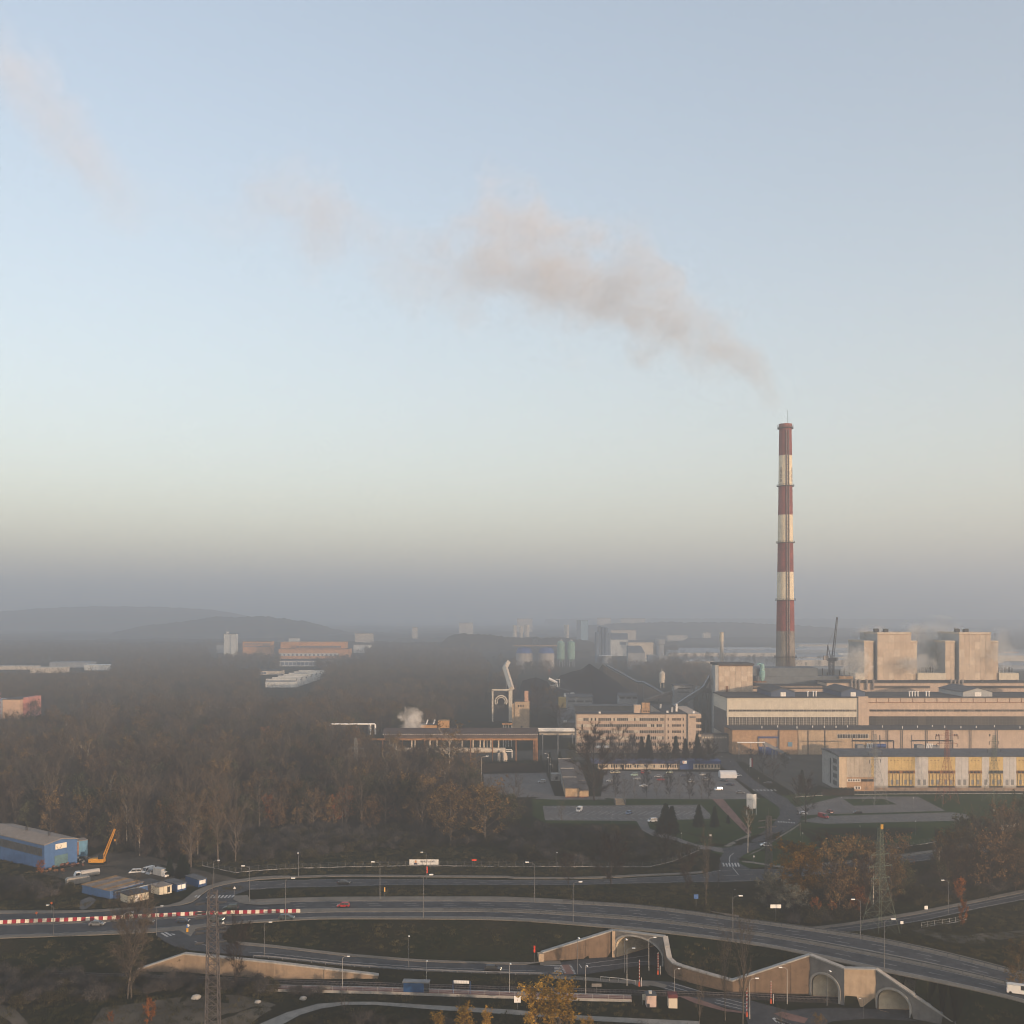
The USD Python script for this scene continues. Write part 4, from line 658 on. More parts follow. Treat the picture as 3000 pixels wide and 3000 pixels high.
for s, x0, x1, y1, a in ((0, XU(2189, 481), XU(2205, 481), 1.2, .0), (1, XU(2205, 481), XU(2217.5, 481), 1.2, .0)):
    o = XU(2205, 481); m = MB(); xa, xb = x0 - o, x1 - o
    pa, pb = (np.array([xa, y1]), np.array([-.05, 0])) if s == 0 else (np.array([.05, 0]), np.array([xb, y1 + .3])); e = pb - pa; n2 = np.array([-e[1], e[0]]) / np.linalg.norm(e) * .12
    m.slab([pa - n2, pb - n2, pb + n2, pa + n2], 2.9 if s == 0 else 3.1, 10.2 if s == 0 else 10.0); m.build('board', white, bb)
    c = (pa + pb) / 2; t = meshkit.text_mesh('VEOLIA' if False else '~~~~~', .5, .02); 
for x, y in ((-2.5, 1.2), (0, .1), (2.0, 1.4)): MB().bar((x, y, 0), (x, y, 4), .22).build('post', white, bb)
pb = MB(); 
for k in range(5): pb.box(-1.9 + k * .28, -1.7 + k * .28, .55 - k * .13, .62 - k * .13, 7.5 + .05 * (k % 2), 7.62 + .05 * (k % 2))
pb.build('lettering', conc_d, bb)
fl = thing('flag_banner', 'upright white and red flag banner on a pole by the plant gate', 'flag', (XU(2196, 610), 610, 0)); MB().bar((0, 0, 0), (0, 0, 9), .16).build('pole', steel, fl); B(.1, 1.1, -.04, .04, 3.6, 8.8).build('white_half', white, fl); B(1.12, 2., -.04, .04, 3.6, 8.8).build('red_half', M('flag_red', (.25, .02, .03), .8), fl)
# long pipe bridge with rusty beam
pbk = thing('pipe_bridge', 'long brown roofed pipe bridge carrying thick beige heating pipes', 'pipe bridge', (0, 658, 0)); bx = lambda u: XU(u, 658); bzv = lambda v: ZV(v, 658); beige_p = M('pipe_beige', (.5, .44, .36), .7, .2, .06, .4, .15)
MB().xprism([(-1, bzv(2151)), (9, bzv(2139)), (19, bzv(2151)), (19, bzv(2151) + .4), (9, bzv(2139) + .4), (-1, bzv(2151) + .4)], bx(1121), bx(1577)).build('roof', M('roof_brown', (.065, .052, .05), .9, .1, .2, .3), pbk)
B(bx(1125), bx(1576), 0, .4, bzv(2163), bzv(2152)).build('fascia', M('fascia_brown', (.1, .08, .075), .85, .1, .2, .4, .3), pbk)
eg = MB(); 
for k in range(68): x = bx(1122) + k * 1.5; eg.box(x, x + .75, -1.2, -.95, bzv(2151) - .05, bzv(2151) + .3)
eg.build('eaves_tile', white, pbk); B(bx(1045), bx(1576), -.4, 0, bzv(2168.5), bzv(2163.2)).build('beam', M('beam_rust', (.3, .16, .07), .9, .1, .25, .5, .2), pbk)
for u in (1049, 1121, 1179, 1244, 1316, 1379, 1443, 1512, 1568): B(bx(u) - .35, bx(u) + .35, -.35, .35, 0, bzv(2168.6)).build('column', rust, pbk)
B(bx(1562), bx(1576), 0, 8, 0, bzv(2164)).build('end_tower', rust, pbk)
pipe([(bx(1150), 1.5, bzv(2199)), (bx(1481), 1.5, bzv(2199))], 1.75, 12).build('main_pipe', beige_p, pbk); pipe([(bx(1130), 5, bzv(2211)), (bx(1330), 5, bzv(2211))], .6, 8).build('lower_pipe', beige_p, pbk)
for u in (1139, 1149, 1160, 1204, 1214, 1258, 1279, 1300, 1353, 1385, 1406, 1417, 1427, 1437, 1460): pipe([(bx(u), 4, bzv(2192)), (bx(u), 4, bzv(2168.7))], .55, 7).build('riser_pipe', beige_p, pbk)
for u, s in ((1264, 1), (1478, -1)): pipe([(bx(u) - 8 * (s > 0), 0, bzv(2206)), (bx(u) - 1, 0, bzv(2206)), (bx(u) + .6, 0, bzv(2209)), (bx(u) + 1, 0, bzv(2216)), (bx(u) + 1, 0, bzv(2236))], .95, 10).build('elbow_pipe', beige_p, pbk)
pipe([(bx(1462), -1, 0), (bx(1462), -1, bzv(2206)), (bx(1465), -1, bzv(2201)), (bx(1472), -1, bzv(2200)), (bx(1477), -1, bzv(2205)), (bx(1477), -1, 0)], 1.0, 10).build('loop_pipe', beige_p, pbk)
for h in (2197, 2202): pipe([(bx(1482), 1, bzv(h)), (bx(1498), 1, bzv(h)), (bx(1500), 1, bzv(h + 2)), (bx(1500), 1, 2)], .35, 7).build('thin_pipe', white, pbk)
wg = thing('pipe_gallery', 'pair of long white roofed pipes running from the pipe bridge to the office block', 'pipe', (0, 690, 0)); gx2 = lambda u: XU(u, 690)
pipe([(gx2(1468), 0, ZV(2134.5, 690)), (gx2(1683), 0, ZV(2134.5, 690))], .45, 8).build('thin_pipe', white, wg); pipe([(gx2(1578), 0, ZV(2140, 690)), (gx2(1684), 0, ZV(2140, 690))], .9, 10).build('pipe', white, wg); pipe([(gx2(1580), 2, ZV(2151, 690)), (gx2(1684), 2, ZV(2151, 690))], .95, 10).build('pipe', beige_p, wg); B(gx2(1582), gx2(1684), 1, 3.4, ZV(2149, 690), ZV(2144, 690)).build('walkway', conc_d, wg)
for u in (1590, 1635, 1678): B(gx2(u) - .3, gx2(u) + .3, 0, 3, 0, ZV(2150, 690)).build('support', steel, wg)
wl = thing('pipe_loop', 'white heating pipe expansion loop above the trees left of the pipe bridge', 'pipe', (0, 690, 0))
for dx, dy in ((0, 0), (3.2, 1)): pipe([(gx2(966), dy, ZV(2126, 690)), (gx2(971), dy, ZV(2121.5, 690)), (gx2(1082) + dx, dy, ZV(2121.5, 690)), (gx2(1085) + dx, dy, ZV(2124, 690)), (gx2(1085) + dx, dy, ZV(2152, 690))], .62, 8).build('pipe', white, wl)
for u in (975, 1010, 1045, 1080): B(gx2(u) - .2, gx2(u) + .2, .2, .6, 0, ZV(2123, 690)).build('support', steel, wl)
oh = thing('pump_house', 'small orange brick pump house with slanting vents and steam beside it', 'building', (XU(1232, 770), 770, 0)); oy = M('brick_orange', (.42, .24, .1), .9, .05, .1, .5, .1); s7 = 770 / F
B(0, 49 * s7, 0, 9, 0, ZV(2124, 770)).build('wall', oy, oh); B(51 * s7, 83 * s7, 0, 9, 0, ZV(2112, 770)).build('wall', oy, oh); roofslab(0, 49 * s7, 0, 9, ZV(2124, 770) + .02, .3).build('roof', roofm, oh)
MB().prism([(2, 5), (11.5, 5), (13, 10.5), (4, 10.5)], 9.1, 11).build('back_wall', dark, oh)
for x in (4, 9.5): MB().bar((x, 3, ZV(2124, 770)), (x + 1.2, 4, ZV(2110, 770)), 1.1).build('vent_duct', white, oh)
bs = thing('bus_shelter', 'small rusty open shelter roof behind the pipe bridge', 'shelter', (XU(1470, 730), 730, 0)); MB().obox((4, 1, ZV(2121, 730)), (7.6, 3.5, .9)).build('roof', _m['beam_rust'], bs)
for x in (1, 3, 5, 7): MB().bar((x, 0, 0), (x, 0, ZV(2122, 730)), .25).build('post', white, bs)
lk = thing('link_corridor', 'low dark corridor with a row of small windows between office block and turbine hall', 'building', (XU(2056, 697), 702, 0)); B(0, 22, 0, 6, 0, ZV(2152, 702)).build('wall', conc_d, lk); roofslab(0, 22, 0, 6, ZV(2152, 702), .4).build('roof', roofm, lk)
for k in range(10): B(1.4 + k * 1.75, 2.6 + k * 1.75, -.08, .02, ZV(2163, 702), ZV(2158, 702)).build('window', curtain, lk)
# coal yard
coal = M('coal', (.008, .008, .01), .9, .2, .3, .2)
def heap(name, label, ridge, base_w, mat, zs, seed):
    th_ = np.linspace(0, 1, 60); rr = np.linspace(-1, 1, 41); ridge = np.array(ridge, float); V = []
    cx = np.interp(th_, np.linspace(0, 1, len(ridge)), ridge[:, 0]); cy_ = np.interp(th_, np.linspace(0, 1, len(ridge)), ridge[:, 1]); cz = np.interp(th_, np.linspace(0, 1, len(ridge)), ridge[:, 2])
    for i in range(60):
        for r in rr:
            y = cy_[i] + r * base_w; h = cz[i] * max(0, 1 - abs(r) ** 1.15); V.append((cx[i], y, h))
    V = np.array(V); V[:, 2] += (meshkit.fbm(V * [.05, .05, 0] + seed, 4) - .5) * zs * (V[:, 2] > .5); V[:, 2] = np.maximum(V[:, 2], -.5)
    q = [[i * 41 + j, (i + 1) * 41 + j, (i + 1) * 41 + j + 1, i * 41 + j + 1] for i in range(59) for j in range(40)]
    tag(MB().add(V, q).build(name, mat, smooth=True), label, 'coal heap')
dc = 1130; hz_ = lambda u, v: (XU(u, dc), dc, max(0., ZV(v, dc)))
heap('coal_heap', 'large black coal heap with a pointed crest behind the office block', [hz_(1585, 2175), hz_(1640, 1980), hz_(1675, 1967), hz_(1700, 1963), hz_(1727, 1946), hz_(1745, 1955), hz_(1790, 1985), hz_(1850, 2022), hz_(1890, 2170)], 75, coal, 5, 1)
heap('coal_heap', 'smaller dark coal heap left of the pointed one, behind the square tower', [(XU(1505, 1080), 1080, 0), (XU(1530, 1080), 1080, ZV(1992, 1080)), (XU(1570, 1080), 1080, ZV(1984, 1080)), (XU(1605, 1080), 1080, ZV(2000, 1080)), (XU(1640, 1080), 1080, 0)], 45, coal, 5, 3)
heap('earth_bank', 'brownish earth bank sloping down to the right of the big coal heap', [(XU(1740, 1210), 1210, ZV(1945, 1210) * .6), (XU(1765, 1210), 1210, ZV(1945, 1210)), (XU(1800, 1200), 1200, ZV(1968, 1200)), (XU(1870, 1180), 1180, ZV(2002, 1180)), (XU(1960, 1160), 1160, 2), (XU(1990, 1160), 1160, 0)], 60, M('earth_bank', (.05, .043, .035), 1., 0, .2, .05), 2, 5)
c3 = thing('belt_conveyor', 'pale belt conveyor descending along the earth bank right of the coal heap', 'conveyor', (0, 0, 0)); w = MB(); q3 = [PD(1777, 1948, 1150), PD(1868, 1998, 1120), PD(1886, 1998, 1110), PD(1942, 2030, 1080)]
MB().tube(q3, 1.3, 4).build('gallery', _m['conveyor_roof'], c3)
for p in q3[:3]: MB().bar(p, (p[0], p[1], 0), .5).build('support', steel, c3)
sk = thing('stacker', 'white coal stacker with boom and counterweight beside the coal heap', 'stacker', (0, 1040, 0)); g = lambda u, v: np.array([XU(u, 1040), 0, ZV(v, 1040)])
MB().tube([g(1608, 1988), g(1630, 1999), g(1632, 2012)], 1.5, 6).build('boom', white, sk); MB().bar(g(1640, 1990), g(1640, 2012), .5).bar(g(1628, 1990), g(1640, 1990), .5).build('mast', white, sk); MB().bar(g(1642, 1990), g(1672, 2022), .25).bar(g(1642, 1996), g(1668, 2024), .25).bar(g(1632, 2014), g(1670, 2024), .7).build('tie', steel, sk)
b0 = g(1613, 2016); B(b0[0], b0[0] + 5, -2, 2, b0[2], b0[2] + 3.4).build('counterweight', white, sk); b0 = g(1652, 2040); B(b0[0], b0[0] + 5, -3, 0, b0[2], b0[2] + 3).build('cabin', white, sk); b0 = g(1671, 2040); B(b0[0], b0[0] + 4, -3, 0, b0[2], b0[2] + 4).build('cabin', white, sk); b0 = g(1636, 2045); B(b0[0], b0[0] + 8, -3, 3, 0, b0[2] + 1).build('chassis', M('stacker_yellow', (.4, .28, .08), .7), sk)
for lb, u0, u1, v0, v1, d, strip_ in (('grey low shed with a dark window strip left below the coal heap', 1661, 1736, 2040, 2062, 930, (2052, 2057)), ('grey shed with dark window panes right below the coal heap', 1813, 1868, 2037, 2060, 930, (2042, 2047))):
    t = thing('coal_shed', lb, 'shed', (XU(u0, d), d, 0)); w = XU(u1, d) - XU(u0, d); B(0, w, 0, 14, 0, ZV(v0 + 2, d)).build('wall', _m['conveyor_roof'], t); MB().xprism([(-.5, ZV(v0 + 2.5, d)), (14, ZV(v0 - 3, d)), (14, ZV(v0 - 3, d) + .4), (-.5, ZV(v0 + 2.5, d) + .4)], -.4, w + .4).build('roof', roofb, t)
    for k in range(3): B(1.2 + k * w / 3, w / 3 - .4 + k * w / 3, -.1, .02, ZV(strip_[1], d), ZV(strip_[0], d)).build('window', glass, t)
ic = thing('inclined_conveyor', 'pale inclined conveyor rising to the left above the wagon tippler', 'conveyor', (0, 0, 0)); MB().tube([PD(1499, 2018, 905), PD(1480, 1956, 940), PD(1484, 1948, 950), PD(1488, 1941, 960)], 2.6, 4).build('gallery', beige_p, ic)
for p in (PD(1494, 2010, 910), PD(1484, 1975, 930)): MB().bar(p, (p[0], p[1], 0), .8).build('support', steel, ic)
wt2 = thing('wagon_tippler', 'portal frame of pale beams around a round wagon tippler', 'industrial machine', (XU(1443, 900), 900, 0)); a = 50 * 900 / F; hh = ZV(2021, 900)
MB().obox((a / 2, 0, hh), (a + 1, 2, 1.4)).build('beam', cream, wt2); B(-.6, .8, -1, 1, 0, hh).build('column', cream, wt2); B(a - .8, a + 2.5, -1, 1, 0, hh).build('column', cream, wt2); B(1, a - 1, 3, 8, 0, hh - 2).build('shed', dark, wt2)
ring = MB(); cz_ = ZV(2055, 900)
for r, w_ in ((5.2, 1.4), (3.6, 1.)): ring.tube([(a / 2 + r * math.cos(t), -.8, cz_ + r * math.sin(t)) for t in np.linspace(-.5, math.pi + .5, 22)], w_ / 2, 6)
ring.build('tippler_ring', cream, wt2); MB().tube([(a / 2, -.6, cz_), (a / 2, 2.4, cz_)], 3., 16).build('tippler_drum', coal, wt2)
bt2 = thing('brick_tower', 'pale brick works building with a square chimney left of the coal heaps', 'building', (XU(1508, 830), 830, 0)); s8 = 830 / F
B(0, 43 * s8, 0, 10, 0, ZV(2056, 830)).build('wall', brick_p, bt2); roofslab(0, 30 * s8, 0, 10, ZV(2056, 830), .4).build('roof', roofm, bt2); B(29 * s8, 40 * s8, 2, 6, 0, ZV(2025, 830)).build('chimney', M('brick_pinkish', (.42, .27, .2), .9, .05, .1, .5), bt2); B(-8 * s8, 0, 1, 8, 0, ZV(2062, 830)).build('annex', brick_p, bt2)
for k in range(3): B(2.6 + k * 2, 3.6 + k * 2, -.1, .02, ZV(2071, 830), ZV(2065, 830)).build('window', glass, bt2)
B(5, 6.4, -.1, .02, 1.5, 4).build('window', glass, bt2)
# ------------------------------------------------------------------ plant roads, car parks, lawns
def plane_poly(name, pts, mat, dz, zf=None):
    return struct(MB().poly(np.array([P(*(zf(a, b) if zf else (a, b)), 0.) for a, b in pts]) + [0, 0, dz]).build(name, mat))
z7, z8, z12, z4b, z2b = zoom(1550, 2050, .36232), zoom(1900, 2180, .20704), zoom(1960, 2380, .20704), zoom(2050, 2150, .49172), zoom(800, 2100, .41408)
zq = zoom(1560, 2200, .20704); z6c = zoom(0, 2400, .17081); z7a = zoom(230, 2430, .20704)
plane_poly('lawn', [(1560, 2342), (1780, 2340), (2240, 2338), (2340, 2325), (3400, 2325), (3400, 2400), (3000, 2428), (2780, 2460), (2600, 2492), (2400, 2526), (2290, 2537), (2170, 2545), (2165, 2520), (2080, 2495), (1985, 2462), (1900, 2436), (1862, 2415), (1600, 2412), (1560, 2390)], lawn_m, .03)
plane_poly('car_park', [(1770, 2258), (1930, 2260), (2108, 2262), (2151, 2282), (2202, 2325), (2227, 2341), (2086, 2342), (1803, 2340), (1760, 2338)], asphalt_old, .06)
plane_poly('car_park', [(1590, 2361.5), (2053, 2358), (2082, 2387), (2079, 2399), (1894, 2405), (1866, 2405.5), (1597, 2403.5)], asphalt_old, .06)
plane_poly('car_park_lane', [(1864, 2404), (1896, 2404), (1903, 2428), (1966, 2448), (2039, 2474), (2116, 2484), (2136, 2487), (2122, 2499), (2050, 2487), (1977, 2462), (1912, 2449), (1880, 2432)], asphalt_old, .055)
plane_poly('car_park', [(1415, 2268), (1600, 2264), (1626, 2335), (1520, 2336), (1420, 2319)], asphalt_old, .06)
plane_poly('house_lane', [(1600, 2332), (1770, 2334), (1775, 2343), (1626, 2343), (1560, 2340)], asphalt_old, .065)
plane_poly('plant_road', [(2105, 2549), (2109, 2529), (2109, 2514.6), (2121, 2498), (2115, 2484), (2136, 2483.5), (2184, 2469), (2229, 2442), (2262, 2419), (2273, 2404), (2285, 2387), (2283, 2366), (2252, 2343.6), (2206, 2314.6), (2155, 2279), (2117, 2248), (2100, 2225), (2148, 2222), (2178, 2258), (2212, 2288), (2261, 2318), (2306, 2340), (2332, 2366), (2346, 2390), (2345, 2406), (2333, 2416), (2312, 2430), (2260, 2459), (2225, 2484), (2204, 2492), (2180, 2504), (2167, 2514.6), (2165, 2529), (2200, 2547)], asphalt, .07)
plane_poly('car_park', [(2330, 2366), (2463, 2334), (2689, 2334), (2770, 2376), (2384, 2387), (2345, 2390)], asphalt_old, .06)
plane_poly('grass_patch', [(2470, 2341), (2590, 2341), (2628, 2357), (2500, 2361)], lawn_m, .08)
plane_poly('car_park', [(2345, 2405.7), (2404, 2391.5), (2792, 2380), (2830, 2386), (2858, 2391), (2836, 2404), (2416, 2414)], M('gravel_light', (.12, .115, .108), .95, .05, .15, .3), .065)
plane_poly('path', [(2086, 2341), (2118, 2341), (2160, 2390), (2203, 2441), (2189, 2444), (2140, 2396)], paver_pink, .075)
plane_poly('path', [(2196, 2443), (2182, 2450), (2118, 2479), (2136, 2481), (2200, 2450)], paver, .076)
plane_poly('plant_yard', [(2090, 2225), (1500, 2228), (1120, 2250), (1120, 2215), (2160, 2175), (2160, 2205), (3400, 2205), (3400, 2320), (2460, 2320), (2400, 2300), (2330, 2326), (2178, 2232)], M('yard_ground', (.04, .042, .035), .95, .05, .3, .05, col2=(.07, .066, .058)), .02)
m = MB()
for a in range(22):
    for (u0, v0, u1, v1) in ((1640 + a * 19, 2389, 1668 + a * 19, 2376), (1622 + a * 20, 2401, 1610 + a * 20, 2396), (1615 + a * 19, 2362.5, 1632 + a * 19, 2367)):
        if u1 < 2050:
            q = np.array([P(u0, v0), P(u1, v1)]) + [0, 0, .09]; d = q[1] - q[0]; nn = np.array([-d[1], d[0], 0]) / np.linalg.norm(d[:2]) * .09; m.quad(q[0] + nn, q[0] - nn, q[1] - nn, q[1] + nn)
struct(m.build('parking_marking', paint))
m = MB()
for k in range(26):
    u = 2380 + k * 17; q = np.array([P(u, 2413 - k * .45), P(u - 22, 2395 - k * .5)]) + [0, 0, .09]; d = q[1] - q[0]; nn = np.array([-d[1], d[0], 0]) / np.linalg.norm(d[:2]) * .06; m.quad(q[0] + nn, q[0] - nn, q[1] - nn, q[1] + nn)
struct(m.build('parking_marking', M('paint_worn', (.17, .165, .155), .9, .05)))
zebra(z8, [[(1470 + k * 50, 646 + (k % 2)), (1494 + k * 50, 646), (1512 + k * 50, 660), (1488 + k * 50, 661)] for k in range(7)], 0, dz=.1)
zebra(z12, [[(1535 + k * 37, 125 + k * 2.6), (1556 + k * 37, 126 + k * 2.6), (1562 + k * 37, 144 + k * 2.6), (1545 + k * 37, 142 + k * 2.6)] for k in range(7)], 0, dz=.1)
zebra(z12, [[(752 + k * 42, 718), (774 + k * 42, 718), (796 + k * 42, 770), (772 + k * 42, 770)] for k in range(6)], 0, dz=.1)
m = MB()
for a, b in (((915, 580), (865, 620)), ((865, 620), (850, 670)), ((850, 670), (862, 712)), ((890, 770), (985, 890)), ((745, 900), (960, 893))):
    q = np.array([P(*z12(*a)), P(*z12(*b))]) + [0, 0, .1]; d = q[1] - q[0]; nn = np.array([-d[1], d[0], 0]) / np.linalg.norm(d[:2]) * .13; m.quad(q[0] + nn, q[0] - nn, q[1] - nn, q[1] + nn)
struct(m.build('gate_road_marking', paint))
plane_poly('plant_pavement', [(2345, 2410), (2333, 2419), (2313, 2432), (2262, 2462), (2230, 2488), (2205, 2498), (2190, 2508), (2200, 2500), (2226, 2492), (2262, 2468), (2318, 2434), (2348, 2414)], paver, .08)
plane_poly('junction_pavement', [(2172, 2526), (2210, 2530), (2270, 2540), (2330, 2545), (2330, 2541), (2270, 2535), (2200, 2524), (2175, 2522)], paver, .08)
stairs = thing('outdoor_stairs', 'broad brick coloured steps between the two car parks', 'stairs', tuple(P(1818, 2359)))
for k in range(7): B(-2.3, 2.3, k * 1.1, k * 1.1 + 1.4, 0, .25 + k * .28).build('step', brick_p, stairs)
for s in (-2.6, 2.35): B(s, s + .25, 0, 8, 0, 2.4).build('cheek_wall', conc_d, stairs)
yardz = np.array([P(*p, .35) for p in [(215, 2540), (330, 2480), (420, 2500), (520, 2535), (600, 2552), (700, 2580), (640, 2590), (560, 2602), (500, 2610), (420, 2620), (330, 2600), (250, 2590), (190, 2560)]])

# ------------------------------------------------------------------ vehicles
tyre = M('tyre', (.012, .012, .012), .9, .1); lampw = M('head_lamp', (.6, .6, .55), .3, .5); lampr = M('tail_lamp', (.25, .01, .01), .3, .5)
lamp_on = usdkit.material(stage, '/World/Looks/head_lamp_lit', {'p': ('principled_bsdf', {'base_color': (.8, .75, .6), 'emission_color': (1., .85, .6), 'emission_strength': 1.2})}, surface='p.BSDF')
carglass = M('car_glass', (.02, .024, .03), .12, .6)
models = {}
def car_model(kind, cname, col, lit=False):
    key = (kind, cname, lit)
    if key in models: return models[key]
    c = clsx(f'{kind}_{cname}' + ('_lit' if lit else '')); pt = M(f'car_{cname}', col, .35, .5, 0)
    L, Wd, z1, z2, cab = {'hatchback': (3.9, 1.72, .85, 1.5, (-1.85, -1.55, .55, 1.25)), 'saloon': (4.5, 1.78, .85, 1.45, (-1.75, -1.15, .6, 1.35)), 'estate': (4.7, 1.8, .88, 1.5, (-2.25, -1.95, .6, 1.35)), 'suv': (4.6, 1.85, 1., 1.72, (-2.2, -1.85, .6, 1.3)), 'van': (5.2, 1.95, 1.15, 2.25, (-2.55, -2.5, 1.35, 1.95)), 'minivan': (4.4, 1.82, 1.05, 1.82, (-2.15, -2.05, .95, 1.6))}[kind]
    h = L / 2; hood = z1 - .06; wr_ = .33
    prof = [(-h, .35), (-h + .05, z1 * .85), (-h + .25, z1), (cab[3], z1), (h - .25, hood - .1), (h - .02, hood - .3), (h, .38), (h - .15, .25), (-h + .1, .25)]
    MB().prism(prof, -Wd / 2, Wd / 2).build('body', pt, c)
    a0, a1, b1, b0 = cab; ins = .12; zr = z2 - .07
    lo = [(a0, -Wd / 2 + .03, z1), (b0, -Wd / 2 + .03, z1), (b0, Wd / 2 - .03, z1), (a0, Wd / 2 - .03, z1)]; hi = [(a1, -Wd / 2 + ins + .03, zr), (b1, -Wd / 2 + ins + .03, zr), (b1, Wd / 2 - ins - .03, zr), (a1, Wd / 2 - ins - .03, zr)]
    F8 = [[0, 1, 5, 4], [1, 2, 6, 5], [2, 3, 7, 6], [3, 0, 4, 7], [4, 5, 6, 7], [0, 3, 2, 1]]
    MB().add(lo + hi, F8).build('glazing', carglass, c)
    r = MB().add([(x, y, z) for x, y, z in hi] + [(a1 + .08, -Wd / 2 + ins + .12, z2), (b1 - .12, -Wd / 2 + ins + .12, z2), (b1 - .12, Wd / 2 - ins - .12, z2), (a1 + .08, Wd / 2 - ins - .12, z2)], F8)
    for s in (-1, 1):
        y0, y1 = s * (Wd / 2 - .02), s * (Wd / 2 - ins - .02); xm = (a0 + b0) / 2
        for xa, xb in ((a0, a1), (b0, b1), (xm - .1, xm - .1)): r.bar((xa, y0, z1), (xb, y1, zr), .1)
    r.build('roof', pt, c)
    if kind == 'van': B(a0 + .1, .4, -Wd / 2 + .01, Wd / 2 - .01, z1 - .05, z2 - .12).build('load_box', pt, c)
    for x in (-h + .8, h - .8):
        for s in (-1, 1): MB().tube([(x, s * (Wd / 2 - .2), wr_), (x, s * (Wd / 2 + .02), wr_)], wr_, 10).build('wheel', tyre, c)
    for s in (-1, 1): B(h - .12, h + .02, s * .62 - .18, s * .62 + .18, .55, .72).build('headlight', lamp_on if lit else lampw, c); B(-h - .02, -h + .05, s * .68 - .13, s * .68 + .13, .62, .85).build('taillight', lampr, c); B(b0 - .35, b0 - .15, s * (Wd / 2 + .08) - .08, s * (Wd / 2 + .08) + .08, z1 + .02, z1 + .17).build('mirror', pt, c)
    models[key] = c; return c
COL = {'silver': (.3, .31, .32), 'grey': (.13, .135, .14), 'white': (.62, .62, .6), 'red': (.26, .012, .015), 'dark_blue': (.012, .022, .05), 'black': (.01, .01, .012), 'dark_green': (.015, .03, .028), 'pale_green': (.25, .36, .3), 'lime_white': (.55, .6, .42), 'blue': (.1, .16, .26), 'dark_red': (.12, .012, .014), 'cream': (.5, .45, .3), 'teal': (.03, .05, .055)}
def car(u, v, z, head, kind, cname, label, group, lit=False, wide='car'):
    p = P(u, v, z) if z is not None else hp_at(u, v)
    copy(car_model(kind, cname, COL[cname], lit), f'{kind}', label, 'van' if kind == 'van' else 'car', p + [0, 0, .02], math.radians(head), group)
GH = 'vehicles driving on the roads'; GP = 'vehicles parked at the plant'
for u, v, head, kind, cn, lb, lit in [(284, 2711, 2, 'saloon', 'grey', 'grey saloon car driving right, leftmost on the near carriageway', False), (377, 2686, 182, 'hatchback', 'silver', 'silver hatchback half hidden behind the red and white barrier', False), (428, 2705, 2, 'estate', 'black', 'black estate car on the near carriageway behind the bare tree', False),
        (536, 2702, 1, 'hatchback', 'dark_blue', 'dark blue hatchback on the near carriageway just left of the lattice mast', False), (634, 2698, 0, 'saloon', 'teal', 'dark saloon with lit headlight passing behind the lattice mast', True), (676, 2665, 181, 'suv', 'dark_green', 'dark green off roader behind the barrier just right of the lattice mast', False),
        (840, 2693, 2, 'estate', 'teal', 'dark grey green estate car on the near carriageway under the barrier end', False), (1006, 2657, 181, 'hatchback', 'red', 'small red hatchback alone on the far carriageway', False)]:
    car(u, v, float(HZ(u)), head, kind, cn, lb, GH, lit)
car(1007, 2590, .1, 0, 'saloon', 'black', 'black saloon car on the back road', GH); car(1444, 2845, -3.25, -3, 'suv', 'black', 'black off roader with lit headlight on the slip road', GH, True); car(2984, 2911, 5.5, -22, 'van', 'white', 'white van at the right edge of the near carriageway', GH)
